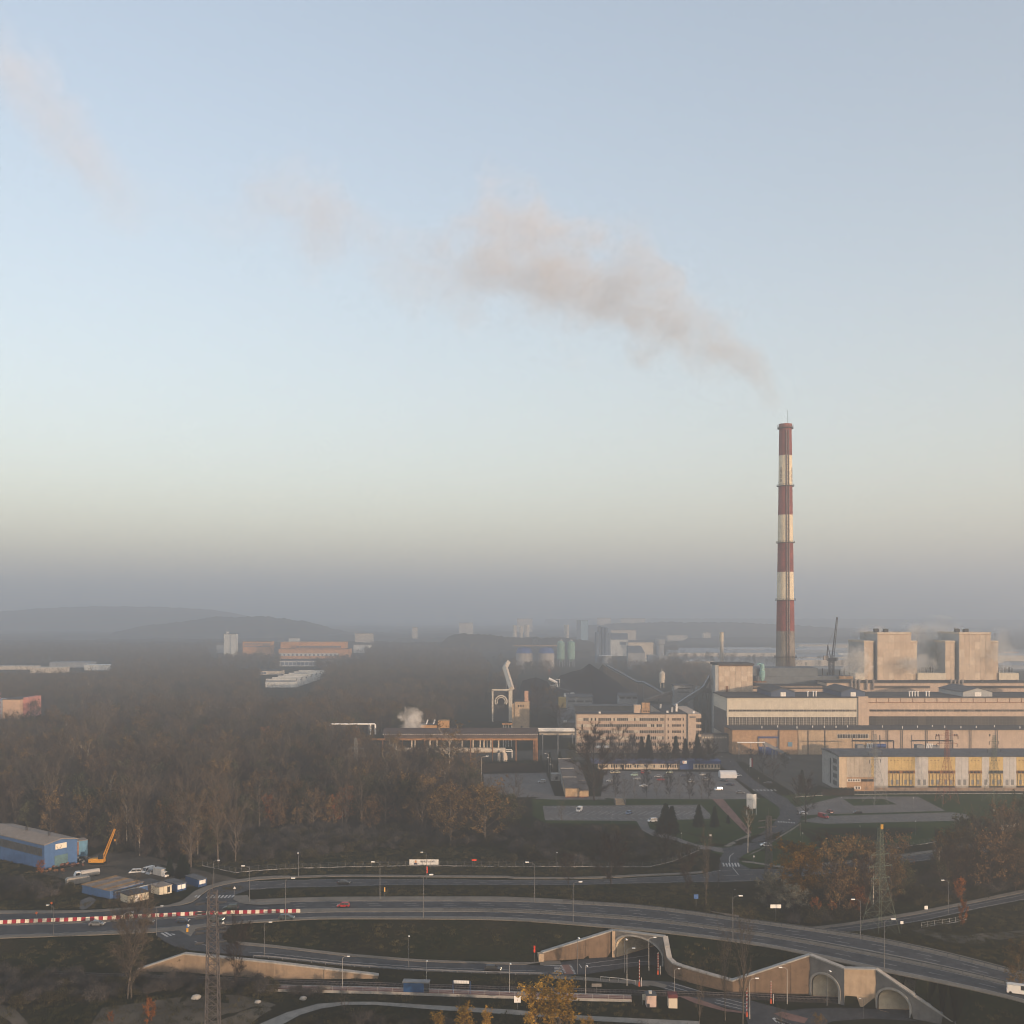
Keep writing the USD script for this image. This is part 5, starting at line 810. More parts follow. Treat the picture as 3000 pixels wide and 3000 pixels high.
pk = [(1961, 2266, 175, 'hatchback', 'lime_white', 'pale lime hatchback before the blue gatehouse entrance'), (1928, 2277, 170, 'saloon', 'silver', 'silver saloon left of the dark estate in the upper car park'), (1935, 2286.5, 172, 'saloon', 'red', 'bright red saloon in front of the silver saloon'), (1955, 2279, 172, 'estate', 'teal', 'dark teal estate car beside the red saloon'),
      (2004, 2275, 175, 'saloon', 'dark_blue', 'dark saloon under the third park tree'), (2022, 2292, 172, 'estate', 'silver', 'silver estate behind the trunk row of the upper car park'), (2059, 2272, 178, 'hatchback', 'white', 'white hatchback left of the tent'), (2068, 2286, 172, 'saloon', 'silver', 'silver saloon behind the last park tree'),
      (2121, 2289, 130, 'saloon', 'teal', 'dark saloon parked close to the white tent'), (2139, 2301, 130, 'estate', 'dark_blue', 'dark navy estate next to the kerb below the tent'), (2105, 2315.5, 195, 'minivan', 'white', 'white minivan in the middle of the upper car park'), (2169, 2324.5, -15, 'saloon', 'grey', 'grey saloon leaving the upper car park'),
      (2161, 2274, 0, 'saloon', 'white', 'white saloon on the plant road beside the tent'), (1902, 2265, 90, 'hatchback', 'grey', 'grey hatchback parked before the long window row'), (2250, 2297, 170, 'estate', 'black', 'black estate on the verge right of the plant road'), (1858, 2273, 185, 'minivan', 'pale_green', 'pale green minivan in the upper car park'),
      (1866, 2284, 175, 'hatchback', 'silver', 'silver hatchback below the pale green minivan'), (1885, 2305, 180, 'saloon', 'white', 'white saloon behind the second park tree'), (1882, 2265, 90, 'minivan', 'red', 'red minivan parked nose to the gatehouse'), (1792, 2265, 90, 'hatchback', 'cream', 'cream hatchback leftmost in front of the gatehouse'), (1806, 2265, 180, 'saloon', 'cream', 'pale saloon second from left in front of the gatehouse'),
      (1786, 2290, 175, 'hatchback', 'white', 'white hatchback half hidden by the big bare tree'), (1697, 2377, 250, 'van', 'white', 'white panel van alone in the lower car park'), (1842, 2384.5, 235, 'hatchback', 'blue', 'light blue hatchback alone in the lower car park'), (1588, 2293, 182, 'suv', 'silver', 'silver off roader in the car park left of the stepped house'), (1911, 2408, 200, 'minivan', 'white', 'white minivan half hidden by the double spruce'),
      (2412, 2396, -60, 'van', 'red', 'red van at the left end of the right hand car park'), (2431, 2381, 100, 'hatchback', 'dark_red', 'dark red hatchback behind the red van'), (2512, 2383, 178, 'hatchback', 'black', 'black hatchback alone in the right hand car park'), (2352, 2386, 180, 'saloon', 'white', 'white saloon by the roadside tree left of the red van'), (2243, 2479, 178, 'saloon', 'white', 'white saloon beside the gate road under the lattice mast')]
for u, v, hd, k, c, lb in pk: car(u, v, .08, hd, k, c, lb, GP)
car(433, 2557, .4, -120, 'van', 'white', 'white van leftmost of the row in the works yard', GP); car(448, 2562, .4, -120, 'van', 'silver', 'silver van in the middle of the row in the works yard', GP); car(396, 2560, .4, 195, 'minivan', 'white', 'white pick up behind the rusty roof in the works yard', GP)
bt_ = thing('box_truck', 'white cabbed truck with grey box body in the works yard', 'truck', tuple(P(473, 2570, .4)), math.radians(-35)); B(-3.6, 1.4, -1.1, 1.1, .8, 3.2).build('box_body', greyclad, bt_); MB().prism([(1.5, .5), (3.5, .5), (3.5, 1.4), (3., 2.5), (1.5, 2.6)], -1, 1).build('cab', white, bt_); MB().prism([(3.02, 1.5), (3.53, 1.5), (3.08, 2.35), (2.9, 2.35)], -.9, .9).build('windscreen', carglass, bt_)
for x in (-2.4, 2.5):
    for s in (-1, 1): MB().tube([(x, s * .8, .45), (x, s * 1.05, .45)], .45, 10).build('wheel', tyre, bt_)
tk = thing('tank_truck', 'white cabbed tanker truck with pale tank behind the blue workshop', 'truck', tuple(P(262, 2572, .4)), math.radians(35)); MB().tube([(-3, 0, 1.9), (3.4, 0, 1.9)], 1.2, 14).build('tank', M('tank_grey', (.36, .34, .31), .6, .2), tk); MB().prism([(-5.2, .5), (-3.2, .5), (-3.2, 2.9), (-4.6, 2.9), (-5.2, 1.7)], -1.15, 1.15).build('cab', white, tk); B(-4.9, -3.5, -1.17, -1.1, 1.7, 2.6).build('cab_window', carglass, tk)
for x in (-4, 0, 2):
    for s in (-1, 1): MB().tube([(x, s * .8, .5), (x, s * 1.1, .5)], .5, 10).build('wheel', tyre, tk)
tr = thing('covered_trailer', 'grey tarpaulin covered trailer in front of the tanker', 'trailer', tuple(P(228, 2594, .6)), math.radians(32)); MB().prism([(-4, .9), (4, .9), (4, 2.6), (3.2, 3.1), (-3.4, 3.1), (-4, 2.5)], -1.2, 1.2).build('tarpaulin', M('tarpaulin', (.25, .235, .21), .9, .05, .1, .8), tr)
for x in (-2.5, -1.2, 2.5):
    for s in (-1, 1): MB().tube([(x, s * .8, .5), (x, s * 1.1, .5)], .5, 10).build('wheel', tyre, tr)

# ------------------------------------------------------------------ works yard on the left
bl_front = M('sheet_blue', (.055, .12, .26), .75, .15, .08, .5, .12); roof_tan = M('roof_tan', (.22, .19, .165), .9, .05, .1, .3, .2)
A_ = P(130, 2552, .3); bh = thing('blue_workshop', 'large blue metal workshop hall with tan roof and white sign', 'building', tuple(A_), math.radians(54.9))
MB().prism([(0, 0), (13.2, 0), (13.2, 9.6), (6.6, 10.8), (0, 9.6)], 0.02, 46).build('wall', bl_front, bh); MB().prism([(-.3, 9.55), (6.6, 10.82), (13.5, 9.55), (13.5, 9.85), (6.6, 11.15), (-.3, 9.85)], -.4, 46.4).build('roof', roof_tan, bh)
for k in range(16): B(-.08, .02, 1.5 + k * 2.7, 4.0 + k * 2.7, 5.2, 8.2).build('window', M('dusty_window', (.05, .055, .06), .4, .3, .2, .5), bh)
for k in range(4): B(4.0, 9.3, -.1, .0, .1 + k * 1.2, 1.25 + k * 1.2).build('door_panel', M('door_teal', (.08, .15, .17), .7, .2, .15, .6, .2), bh)
B(4.3, 8.8, -.16, -.04, 7.2, 9.2).build('sign_board', M('sign_white', (.62, .58, .5), .6, .2), bh); sg = MB()
for cx_, t0, t1 in ((5.4, 2.6, 4.9), (6.0, -1.7, .8)): sg.tube([(cx_ + .55 * math.cos(t), -.19, 8.2 + .7 * math.sin(t)) for t in np.linspace(t0, t1, 8)], .07, 4)
sg.build('sign_emblem', dark, bh)
for y, z in ((8, 11.1), (24, 11.1)): MB().cyl(6.6, y, z - .2, z + 1, .4, .4, 8).cyl(6.6, y, z + .9, z + 1.5, .8, .1, 8).build('roof_vent', dark, bh)
le = thing('blue_shed', 'light blue square shed standing behind the blue workshop', 'building', tuple(P(222, 2512, .3)), math.radians(40)); B(0, 4.5, 0, 5, 0, 6.2).build('wall', M('sheet_light_blue', (.1, .22, .33), .75, .15, .1, .5, .2), le); roofslab(0, 4.5, 0, 5, 6.2, .2, .1).build('roof', roof_tan, le); B(.3, 1.1, -.1, 0, .5, 6).build('rust_stripe', rust, le)
cr = thing('crawler_crane', 'orange yellow crawler crane with raised lattice boom in the works yard', 'crane', tuple(P(290, 2533, .35)), math.radians(0)); oc = M('crane_orange', (.5, .24, .03), .6, .2, .12, .6, .15)
for s in (-1.3, 1.3): MB().xprism([(-.4, 0), (.4, 0), (.4, .9), (-.4, .9)], -2.4, 2.4).xf((0, s, .02)).build('crawler_track', tyre, cr)
MB().prism([(-3.2, 1), (2, 1), (2, 2.4), (.5, 2.6), (-3.2, 2.3)], -1.3, 1.3).build('superstructure', oc, cr); B(-3.6, -3.2, -1.2, 1.2, 1, 2.3).build('counterweight', oc, cr); B(.2, 1.8, -1.4, -.4, 2.4, 3.8).build('cab', carglass, cr)
m, d_ = lattice(MB(), 12.6, .9, .55, .9, .14, .08)
for nm, mm_ in [('boom_chord', q) for q in m] + [('boom_lacing', d_)]:
    R = trimesh.transformations.rotation_matrix(math.radians(21.5), (0, 1, 0))[:3, :3]; mm_.v = [v @ R.T + np.array([1.4, 0, 1.8]) for v in mm_.v]; mm_.build(nm, oc, cr)
MB().bar((6.0, 0, 13.4), (6.1, 0, 9.6), .06).build('hoist_rope', dark, cr); B(5.9, 6.3, -.2, .2, 9, 9.7).build('hook_block', oc, cr)
rs_ = thing('rusty_roof_shed', 'low blue shed with a streaked rusty flat roof in the works yard', 'building', tuple(P(322, 2638, 1.1)), math.radians(58)); B(0, 13, 0, 15, 0, 3.1).build('wall', bl_front, rs_)
for k in range(8): B(-.3, 13.3, -.3 + k * 1.93, 1.58 + k * 1.93, 3.12 + .02 * (k % 2), 3.35).build('roof_strip', M(f'roof_strip_{k % 3}', [(.2, .17, .15), (.27, .16, .07), (.17, .145, .13)][k % 3], .9, .05, .25, .3, .25), rs_)
fs = thing('grey_roof_shed', 'low blue shed with grey felt roof and white edge in front of the rusty roof', 'building', tuple(P(345, 2640, 1.1)), math.radians(50)); B(0, 17, 2, 9, 0, 2.5).build('wall', bl_front, fs); roofslab(0, 17, 2, 9, 2.52, .15, .2).build('roof', roofm, fs); B(0, 17, 1.6, 1.8, 2.5, 2.75).build('edge_trim', greyclad, fs)
def cabin(label, u, v, z, rz, w, d, h, wall, roof, win):
    t = thing('site_cabin', label, 'cabin', tuple(P(u, v, z)), math.radians(rz)); B(0, w, 0, d, 0.02, h).build('wall', wall, t); roofslab(0, w, 0, d, h + .01, .16, .18).build('roof', roof, t)
    for x0, x1, z0, z1, mt in win: B(x0, x1, -.06, .0, z0, z1).build('window' if mt is not white else 'door', mt, t)
    for k in range(1, 3): B(w * k / 3 - .05, w * k / 3 + .05, -.04, .0, .1, h - .1).build('corner_post', conc_d, t)
    return t
cw = M('cabin_cream', (.5, .46, .36), .8, .1, .05, .6, .1); cblue = M('container_blue', (.014, .05, .14), .6, .25, .12, .6, .1)
cabin('long cream site cabin with two doors nearest the kerb', 376, 2650, 1.3, 46, 7, 5.8, 2.8, cw, roofm, [(2.3, 3.4, .1, 2.4, white), (3.8, 4.8, .1, 2.3, M('door_beige', (.34, .26, .19), .8))])
cabin('square cream site cabin with one tall window beside the blue containers', 467, 2625.5, 1.3, 50, 4.6, 5.4, 2.9, cw, roof_tan, [(2.9, 3.9, .6, 2.5, glass)])
cabin('blue site container with two white window panels', 518, 2615, 1.3, 50, 3.6, 8, 2.7, cblue, roofb, [(.3, 1.7, .9, 2.4, white), (1.9, 3.3, .9, 2.4, white)])
cabin('blue site container with a white sign on its end nearest the junction', 581, 2601, 1.3, 48, 3.2, 8.5, 2.7, cblue, roofb, [(.4, 2.8, 1.1, 2.4, white)])
for lb, u, v, mt, s, n in (('heap of reddish scrap beside the blue workshop door', 200, 2540, M('scrap_red', (.16, .08, .06), .9, .1, .5, .9), 2.2, 24), ('heap of rusty scrap below the blue workshop gable', 155, 2560, rust, 2.4, 22), ('heap of grey scrap metal behind the crane', 262, 2522, conc_d, 2.6, 26)):
    t = thing('scrap_heap', lb, 'scrap heap', tuple(P(u, v, .3)))
    q = MB()
    for k in range(n): q.obox((rnd.gauss(0, s), rnd.gauss(0, s * .6), .3 + rnd.random() * .9), (.5 + rnd.random(), .4 + rnd.random(), .3 + rnd.random() * .5), rnd.random() * 6, rnd.random())
    setd(q.build('scrap', mt, t), kind='stuff')
# ------------------------------------------------------------------ street furniture
z1, z2, z3, z4 = zoom(0, 2400, .46584), zoom(800, 2400, .46584), zoom(1500, 2450, .41408), zoom(2150, 2450, .43996)
lampm = M('lamp_head', (.75, .75, .72), .4, .4); pole_m = M('lamp_pole', (.1, .105, .11), .6, .3); pole_l = M('lamp_pole_pale', (.34, .33, .31), .7, .2)
def lamp_model(nm, mat, arm):
    c = clsx(nm); MB().tube([(0, 0, 0), (0, 0, 9.6)], [.11, .06], 6).build('pole', mat, c)
    if arm: MB().tube([(0, 0, 9.3), (.5, 0, 9.85), (1.5, 0, 10)], .05, 5).build('arm', mat, c); MB().obox((1.8, 0, 10.0), (.9, .36, .2)).build('lamp_shade', lampm, c)
    else: MB().tm(trimesh.creation.icosphere(1, .3)).xf((0, 0, 9.8)).build('lamp_shade', lampm, c)
    return c
LM = {'d': lamp_model('street_lamp_dark', pole_m, True), 'p': lamp_model('street_lamp_pale', pole_l, True), 'g': lamp_model('globe_lamp_dark', pole_m, False)}
def lamp(zf, ub, vb, uh, vh, z, label, typ='d'):
    (ub, vb), (uh, vh) = (zf(ub, vb), zf(uh, vh)) if zf else ((ub, vb), (uh, vh)); p = P(ub, vb, z); h = max(4., ((vb - vh) / F * p[1])); ang = 0 if uh > ub + 1 else (math.pi if uh < ub - 1 else -1.4)
    copy(LM[typ], 'street_lamp', label, 'street lamp', p, ang, 'street lamps', h / 10)
for a in [(z1, 335, 737, 330, 540, 1.6, 'dark street lamp at the near kerb, leftmost on the highway'), (z1, 985, 730, 993, 545, 1.9, 'dark street lamp at the corner of the slip road mouth'), (z1, 1345, 425, 1350, 258, 1.2, 'dark street lamp behind the junction beside the blue containers'), (z1, 1570, 525, 1550, 293, 1.9, 'dark street lamp on the tip of the traffic island'),
          (z1, 1795, 640, 1800, 370, 2.4, 'dark street lamp at the right end of the barrier'), (z1, 1877, 360, 1875, 205, .5, 'dark street lamp on the back road just right of the junction'), (z1, 1662, 866, 1668, 647, 1., 'dark street lamp between slip road and highway'), (z2, 672, 512, 667, 268, 2.9, 'dark street lamp on the far pavement above the red hatchback'),
          (z2, 158, 372, 160, 205, .1, 'dark street lamp on the back road above the end of the barrier'), (z2, 966, 377, 963, 207, .1, 'dark street lamp standing before the white hoarding'), (z2, 945, 625, 952, 348, 3.2, 'dark street lamp at the highway edge in the middle of the picture'), (z2, 1643, 522, 1637, 270, 3.9, 'dark street lamp on the far pavement left of the single arch'),
          (z2, 1887, 650, 1903, 393, 4., 'dark street lamp at the near edge left of the single arch'), (z2, 853, 935, 855, 723, -1.8, 'dark street lamp on the slip road bank'), (z2, 1780, 345, 1779, 204, .05, 'dark street lamp on the scrub bank beyond the back road')]: lamp(*a)
for a in [(z2, 438, 1063, 442, 862, -3.2, 'pale station lamp leftmost on the platform'), (z2, 966, 1057, 968, 880, -3.2, 'pale station lamp just right of the blue shelter'), (z2, 1488, 1097, 1490, 897, -3.3, 'pale station lamp third along the platform'), (z3, 522, 1130, 523, 903, -3.5, 'pale station lamp at the end of the pink platform')]: lamp(*a, 'p')
for a in [(z3, 1562, 730, 1578, 420, 4.8, 'dark street lamp at the near highway edge between the arches'), (z3, 463, 975, 462, 705, -3.9, 'dark street lamp in front of the brown wing wall of the single arch'), (z3, 797, 962, 795, 715, -4, 'dark street lamp before the single arch opening'), (z4, 1430, 512, 1423, 292, .05, 'dark street lamp beside the right hand road'), (z4, 842, 692, 820, 420, 5., 'dark street lamp on the far pavement left of the green pylon'),
          (z4, 1002, 882, 1018, 550, 5.3, 'dark street lamp at the median above the block between twin arches'), (z4, 620, 1130, 620, 882, -4, 'dark street lamp inside the rail arch'), (z4, 865, 1215, 860, 1080, -4, 'short dark lamp before the pale pier block'), (z12, 900, 1260, 935, 1178, .05, 'dark street lamp below the gate road junction'), (z12, 690, 985, 722, 900, .05, 'dark street lamp at the left corner of the gate road junction'), (z12, 505, 1010, 470, 922, .05, 'dark street lamp in front of the tall bare poplar')]: lamp(*a)
for a in [(z3, 813, 1057, 845, 792, -4, 'pale lamp on the walkway in front of the single arch'), (z3, 968, 952, 990, 715, -4, 'pale lamp on the lawn right of the single arch'), (z3, 1150, 1115, 1153, 937, -4, 'pale lamp beside the dark red topped kiosk'), (z3, 1682, 1292, 1705, 1005, -4, 'pale lamp beside the leftmost striped boom of the twin arches'), (z4, 355, 1117, 333, 873, -4, 'pale lamp before the brown wing wall of the twin arches'),
          (z2b, 1475, 502, 1492, 278, 0, 'pale lamp at the left edge of the left car park'), (z7, 160, 590, 153, 437, 0, 'pale lamp leftmost of three beside the stepped house'), (z7, 176, 605, 169, 470, 0, 'pale lamp in the middle of three beside the stepped house'), (z7, 193, 635, 188, 520, 0, 'pale lamp rightmost of three beside the stepped house'), (zq, 1125, 1020, 1125, 900, 0, 'short pale lamp on the lawn below the lower car park')]: lamp(*a, 'p')
for k, (u, v) in enumerate([(2115, 2222), (2140, 2238), (2190, 2262), (2222, 2290), (2165, 2215), (2176, 2206), (2235, 2247), (2465, 2350), (2560, 2352), (2676, 2352), (2760, 2345), (1996, 2462), (2312, 2420), (2352, 2462), (2345, 2490), (2520, 2440), (2682, 2425), (2912, 2390)]):
    p = P(u, v + 22); copy(LM['g'], 'yard_lamp', 'slim lamp post with small white head about the plant grounds', 'lamp post', p, 0, 'slim lamp posts about the plant grounds', .62)
# red and white barrier
rb, wb_ = M('barrier_red', (.24, .012, .025), .5, .3, .08, .6), M('barrier_white', (.6, .55, .45), .5, .3, .08, .6)
bv = PchipInterpolator([-40, 0, 140, 298, 401, 512, 605, 699, 792, 884], [2702.5, 2700.5, 2695, 2689, 2683, 2678, 2673.5, 2671, 2669, 2667])
bpts = resample([P(u, float(bv(u)) + 5.5, float(HZ(u)) + .12) for u in np.linspace(-30, 882, 120)], .2); s = np.r_[0, np.cumsum(np.linalg.norm(np.diff(bpts[:, :2], axis=0), axis=1))]; bw_ = 1.28
BM = {}
for nm, mt in (('red', rb), ('white', wb_)):
    c = clsx(f'barrier_block_{nm}'); MB().xprism([(-.28, 0), (.28, 0), (.28, .18), (.17, .5), (.12, 1.05), (-.12, 1.05), (-.17, .5), (-.28, .18)], -.6, .6).build('body', mt, c); BM[nm] = c
for k in range(int(s[-1] / bw_)):
    a, b = [np.array([np.interp(k * bw_ + o, s, bpts[:, j]) for j in range(3)]) for o in (0, bw_)]; nm = 'red' if k % 2 else 'white'
    copy(BM[nm], f'barrier_block', f'{nm} plastic block of the chequered barrier along the highway median', 'barrier block', (a + b) / 2 + [0, rnd.gauss(0, .03), 0], math.atan2(*(b - a)[[1, 0]]) + rnd.gauss(0, .04), f'{nm} barrier blocks along the median')
# guard rails
def guard(label, pts, hgt=.8, mat=None, gap=4.):
    pts = resample(pts, gap); t = thing('guard_rail', label, 'guard rail', tuple(pts[0])); q = pts - pts[0]
    MB().tube(q + [0, 0, hgt - .1], .12, 4).build('rail', mat or steel, t)
    for p in q: MB().bar(p, p + [0, 0, hgt], .14).build('post', mat or steel, t)
guard('dark guard rail along the far pavement of the highway', [hp('i', u) + [0, .4, .1] for u in np.linspace(1650, 3200, 60)], .9, dark, 3.2)
guard('dark guard rail along the highway median', [hp('m1', u) + [0, .5, .1] for u in np.linspace(1300, 3200, 60)], .8, dark, 5)
guard('steel guard rail along the near edge of the slip road', [p + [0, -.7, 0] for p in rnd2[::4]], .75, steel, 4)
guard('dark pedestrian rail at the crossing before the single arch', [P(*z9(a, b), ZL) for a, b in ((515, 530), (570, 560), (820, 590), (1010, 600))], 1.1, dark, 2.)
guard('pale handrail on the walkway before the level crossing', [P(*z9(a, b), ZL) for a, b in ((1250, 590), (1500, 610), (1750, 650))], 1.1, pole_l, 2.2)
# fences
def fence(label, pts, h, gap=3., kerb=True, mat=None, wires=4):
    pts = resample(pts, gap); pts[:, 2] = np.where(pts[:, 1] < 431, np.maximum(gz(pts[:, 0], pts[:, 1]), -5), 0); t = thing('fence', label, 'fence', tuple(pts[0])); q = pts - pts[0]
    for p in q[:290]: MB().bar(p, p + [0, 0, h], .09).build('post', mat or steel, t)
    w = MB()
    for k in range(wires): w.tube(q + [0, 0, h * (k + 1) / wires - .05], .018, 3, False)
    w.build('wire_mesh', mat or steel, t)
    if kerb: MB().tube(q + [0, 0, .12], .16, 4).build('kerb', conc, t)
fence('long grey wire fence with concrete kerb between back road and scrub', [P(u, v) for u, v in ((593, 2541), (640, 2552), (696, 2565), (712, 2560), (850, 2548), (1000, 2541), (1200, 2537), (1600, 2540), (1904, 2540), (1975, 2523), (2047, 2492))], 2., 3.2)
fence('grey wire fence along the lawn and the right part of the back road', [P(u, v) for u, v in ((2560, 2494), (2700, 2474), (2860, 2448), (3000, 2426), (3200, 2395))], 2., 3.2)
fence('wire fence with pale kerb in front of the yellow panelled hall', [P(u, v) for u, v in ((2330, 2336), (2420, 2330), (2600, 2327), (2900, 2326), (3300, 2325))], 1.9, 4)
fence('short fence of white posts beside the dirt track at right', [P(u, v) for u, v in ((2700, 2729), (2725, 2722), (2790, 2712), (2830, 2698))], 1.6, 3, True, white, 2)
# hoardings
def hoarding(label, pa, pb_, h, z0):
    d = pb_ - pa; L = np.linalg.norm(d[:2]); t = thing('hoarding', label, 'hoarding', tuple(pa), math.atan2(d[1], d[0])); B(0, L, -.04, .04, z0, z0 + h).build('board', white, t)
    tx = meshkit.text_mesh('REKRUTUJEMY', h * .28, .01, True); v = tx.vertices; sc_ = L * .5 / v[:, 0].max(); MB().add(np.column_stack([L * .37 + v[:, 0] * sc_, -.05 - v[:, 2], z0 + h * .46 + v[:, 1] * min(1.4, sc_ * 1.2)]), tx.faces).build('lettering', M('print_navy', (.03, .035, .08), .8), t)
    B(L * .155, L * .275, -.06, -.045, z0 + .05 * h, z0 + .34 * h).build('printed_suit', M('print_suit', (.05, .05, .09), .8), t); MB().prism([(L * .18, z0 + .34 * h), (L * .25, z0 + .34 * h), (L * .245, z0 + .72 * h), (L * .225, z0 + .84 * h), (L * .19, z0 + .8 * h)], -.062, -.046).build('printed_head', M('print_orange', (.5, .25, .12), .8), t)
    for x, z in ((.05, .12), (.32, .15)): B(L * x - .15, L * x + .2, -.06, -.045, z0 + z * h, z0 + (z + .15) * h).build('printed_icon', M('print_grey', (.3, .3, .33), .8), t)
    for x in (.03, .5, .97): MB().bar((L * x, .12, 0), (L * x, .12, z0 + h), .1).build('post', steel, t)
hoarding('white recruiting hoarding on the fence by the back road left of centre', P(1199.5, 2537), P(1285, 2537), 2., .5)
hoarding('white recruiting hoarding on the lawn fence at the right edge', P(2932, 2437), P(2990, 2427), 2.3, .6)
# signs
def sign(label, u, v, z, h, shape, mat, rz=0., s=.9):
    t = thing('road_sign', label, 'road sign', tuple(P(u, v, z)), rz); MB().bar((0, 0, 0), (0, 0, h), .08).build('post', steel, t)
    pr = {'tri': [(-s / 2, h - .1), (s / 2, h - .1), (0, h + s * .8)], 'dia': [(-s / 2, h), (0, h - s / 2), (s / 2, h), (0, h + s / 2)], 'rect': [(-s / 2, h - s / 2), (s / 2, h - s / 2), (s / 2, h + s / 2), (-s / 2, h + s / 2)], 'slim': [(-s / 5, h - s), (s / 5, h - s), (s / 5, h + s * .7), (-s / 5, h + s * .7)], 'wide': [(-s, h - s / 3), (s, h - s / 3), (s, h + s / 3), (-s, h + s / 3)]}[shape]
    MB().prism(pr, -.12, -.07).build('plate', mat, t)
so = M('sign_orange', (.6, .13, .02), .5, .3); sw = M('sign_white_plate', (.66, .66, .64), .5, .3); sb_ = M('sign_blue', (.05, .12, .3), .5, .3); sr = M('sign_signal_red', (.65, .05, .02), .5, .3)
for a in [('orange diamond warning sign at the far left of the highway', *z1(325, 590), 1.5, 3.2, 'dia', so), ('orange plate lying behind the barrier at far left', *z1(230, 618), 1.5, 1.4, 'dia', so), ('white triangular sign on the traffic island', *z1(1476, 492), 1.9, 3, 'tri', sw), ('white triangular sign at the slip road mouth', *z1(1404, 720), 1.9, 3., 'tri', sw), ('narrow red orange sign below the white hoarding', *z2(968, 352), .1, 2.2, 'slim', sr, 0, 1.4), ('narrow yellow sign on the highway verge above the red hatchback', *z2(702, 485), 2.8, 2.4, 'slim', M('sign_amber', (.6, .35, .1), .5, .3)),
          ('narrow red orange sign at the foot of the brown wing wall', *z2(1644, 900), -3.9, 4., 'slim', sr, 0, 1.1), ('narrow orange marker in the scrub below the lawn', *z2(1532, 200), 0, 1.6, 'slim', so, 0, 1.3), ('small red and white sign on the fence right of the hoarding', *z2(1265, 290), 0, 2., 'wide', sr), ('blue sign on posts on the slope behind the highway', *z3(1302, 525), 2.5, 4.4, 'rect', sb_, 0, 1.4), ('white place name sign on two posts behind the highway', *z4(278, 555), 4.6, 4., 'wide', sw, 0, 1.6),
          ('white square sign beside the right hand road', *z4(1280, 520), 0, 2.2, 'rect', sw, 0, 1.1), ('white square sign by the lane beyond the green pylon', *z4(1118, 640), .3, 3., 'rect', sw), ('white round sign below the site container', *z5(708, 350), 1.4, 2., 'rect', sw, 0, .7), ('white triangular sign at the right of the gate road crossing', *z12(1200, 725), 0, 2.6, 'tri', sw), ('small white sign on the left lawn of the gate road', *z12(585, 460), 0, 4., 'rect', sw, 0, .8), ('white board on the grass above the near path', *z3(38, 1225), -4, 2.6, 'rect', sw, 0, 1.7), ('grey board behind the end of the platform', *z9(1197, 775), -3.6, 2.2, 'wide', conc_d, 0, 1.3)]: sign(*a)
sg_ = thing('keep_left_post', 'blue and white keep left sign with yellow post on the splitter island', 'road sign', tuple(P(*z5(478, 1015), 2.05))); B(-.25, .25, -.2, .2, 0, 1.1).build('base', M('post_yellow', (.6, .3, .02), .5, .3), sg_); B(-.35, .1, -.1, .0, 1.2, 2.1).build('blue_plate', sb_, sg_); MB().tube([(.25, -.05, 1.9), (.25, .05, 1.9)], .38, 12).build('round_plate', sw, sg_)
# railway, platform and level crossing
rt = thing('railway_track', 'single dark railway track running along the bottom and into the left of the twin arches', 'railway track', (0, 0, 0)); R_ = resample(rld, .5); tg = np.gradient(R_, axis=0); tg /= np.linalg.norm(tg, axis=1, keepdims=True); nn = np.column_stack([-tg[:, 1], tg[:, 0], 0 * tg[:, 0]])
bl = MB(); i = np.arange(len(R_) - 1); n_ = len(R_); bl.add(np.vstack([R_ + nn * 2.1 - [0, 0, .1], R_ + nn * 1.4 + [0, 0, .22], R_ - nn * 1.4 + [0, 0, .22], R_ - nn * 2.1 - [0, 0, .1]]), np.vstack([np.stack([i + k * n_, i + (k + 1) * n_, i + 1 + (k + 1) * n_, i + 1 + k * n_], -1) for k in range(3)])); setd(bl.build('ballast', M('ballast', (.03, .027, .025), 1., 0, .4, 1.5), rt), kind='stuff')
for sd in (-.72, .72): MB().tube(R_[::4] + nn[::4] * sd + [0, 0, .42], .07, 4).build('rail', M('rail_steel', (.1, .085, .08), .5, .4), rt)
slp = M('sleeper', (.07, .062, .055), .95, .02, .3, 1.)
L_r = np.r_[0, np.cumsum(np.linalg.norm(np.diff(R_[:, :2], axis=0), axis=1))]; want = np.arange(60, L_r[-1] - 12, .82); ks = np.searchsorted(L_r, want); keep = [k for k in ks if R_[k, 0] < 83][-300:]; restm = MB()
for k in ks:
    p = R_[k]; t = MB().obox(p + [0, 0, .28], (.26, 2.5, .14), math.atan2(tg[k, 1], tg[k, 0]))
    if k in keep: t.build('sleeper', slp, rt)
    else: restm.add(t.v[0], t.f[0])
if restm.v: setd(restm.build('far_sleepers', slp, rt), kind='stuff')
pf = thing('railway_platform', 'long pinkish railway platform with white railing beside the track', 'railway platform', (0, 0, 0)); pd = resample(plat, 2.); td = np.gradient(pd, axis=0); td /= np.linalg.norm(td, axis=1, keepdims=True); pn = np.column_stack([-td[:, 1], td[:, 0], 0 * td[:, 0]])
def ribbon(a, b): n2_ = len(a); j_ = np.arange(n2_ - 1); return MB().add(np.vstack([a, b]), np.stack([j_, j_ + n2_, j_ + n2_ + 1, j_ + 1], -1)[:, ::-1])
ribbon(pd - pn * 1.6, pd + pn * 1.3).build('deck', paver_pink, pf); ribbon(pd - pn * 1.6 - [0, 0, 1.], pd - pn * 1.6).build('side_wall', conc, pf); ribbon(pd + pn * 1.3, pd + pn * 1.3 - [0, 0, 1.]).build('edge_wall', conc, pf); ribbon(pd + pn * .3 + [0, 0, .02], pd + pn * .55 + [0, 0, .02]).build('safety_line', M('line_pink', (.4, .22, .2), .8), pf); ribbon(pd + pn * 1.0 + [0, 0, .02], pd + pn * 1.28 + [0, 0, .02]).build('edge_line', paint, pf)
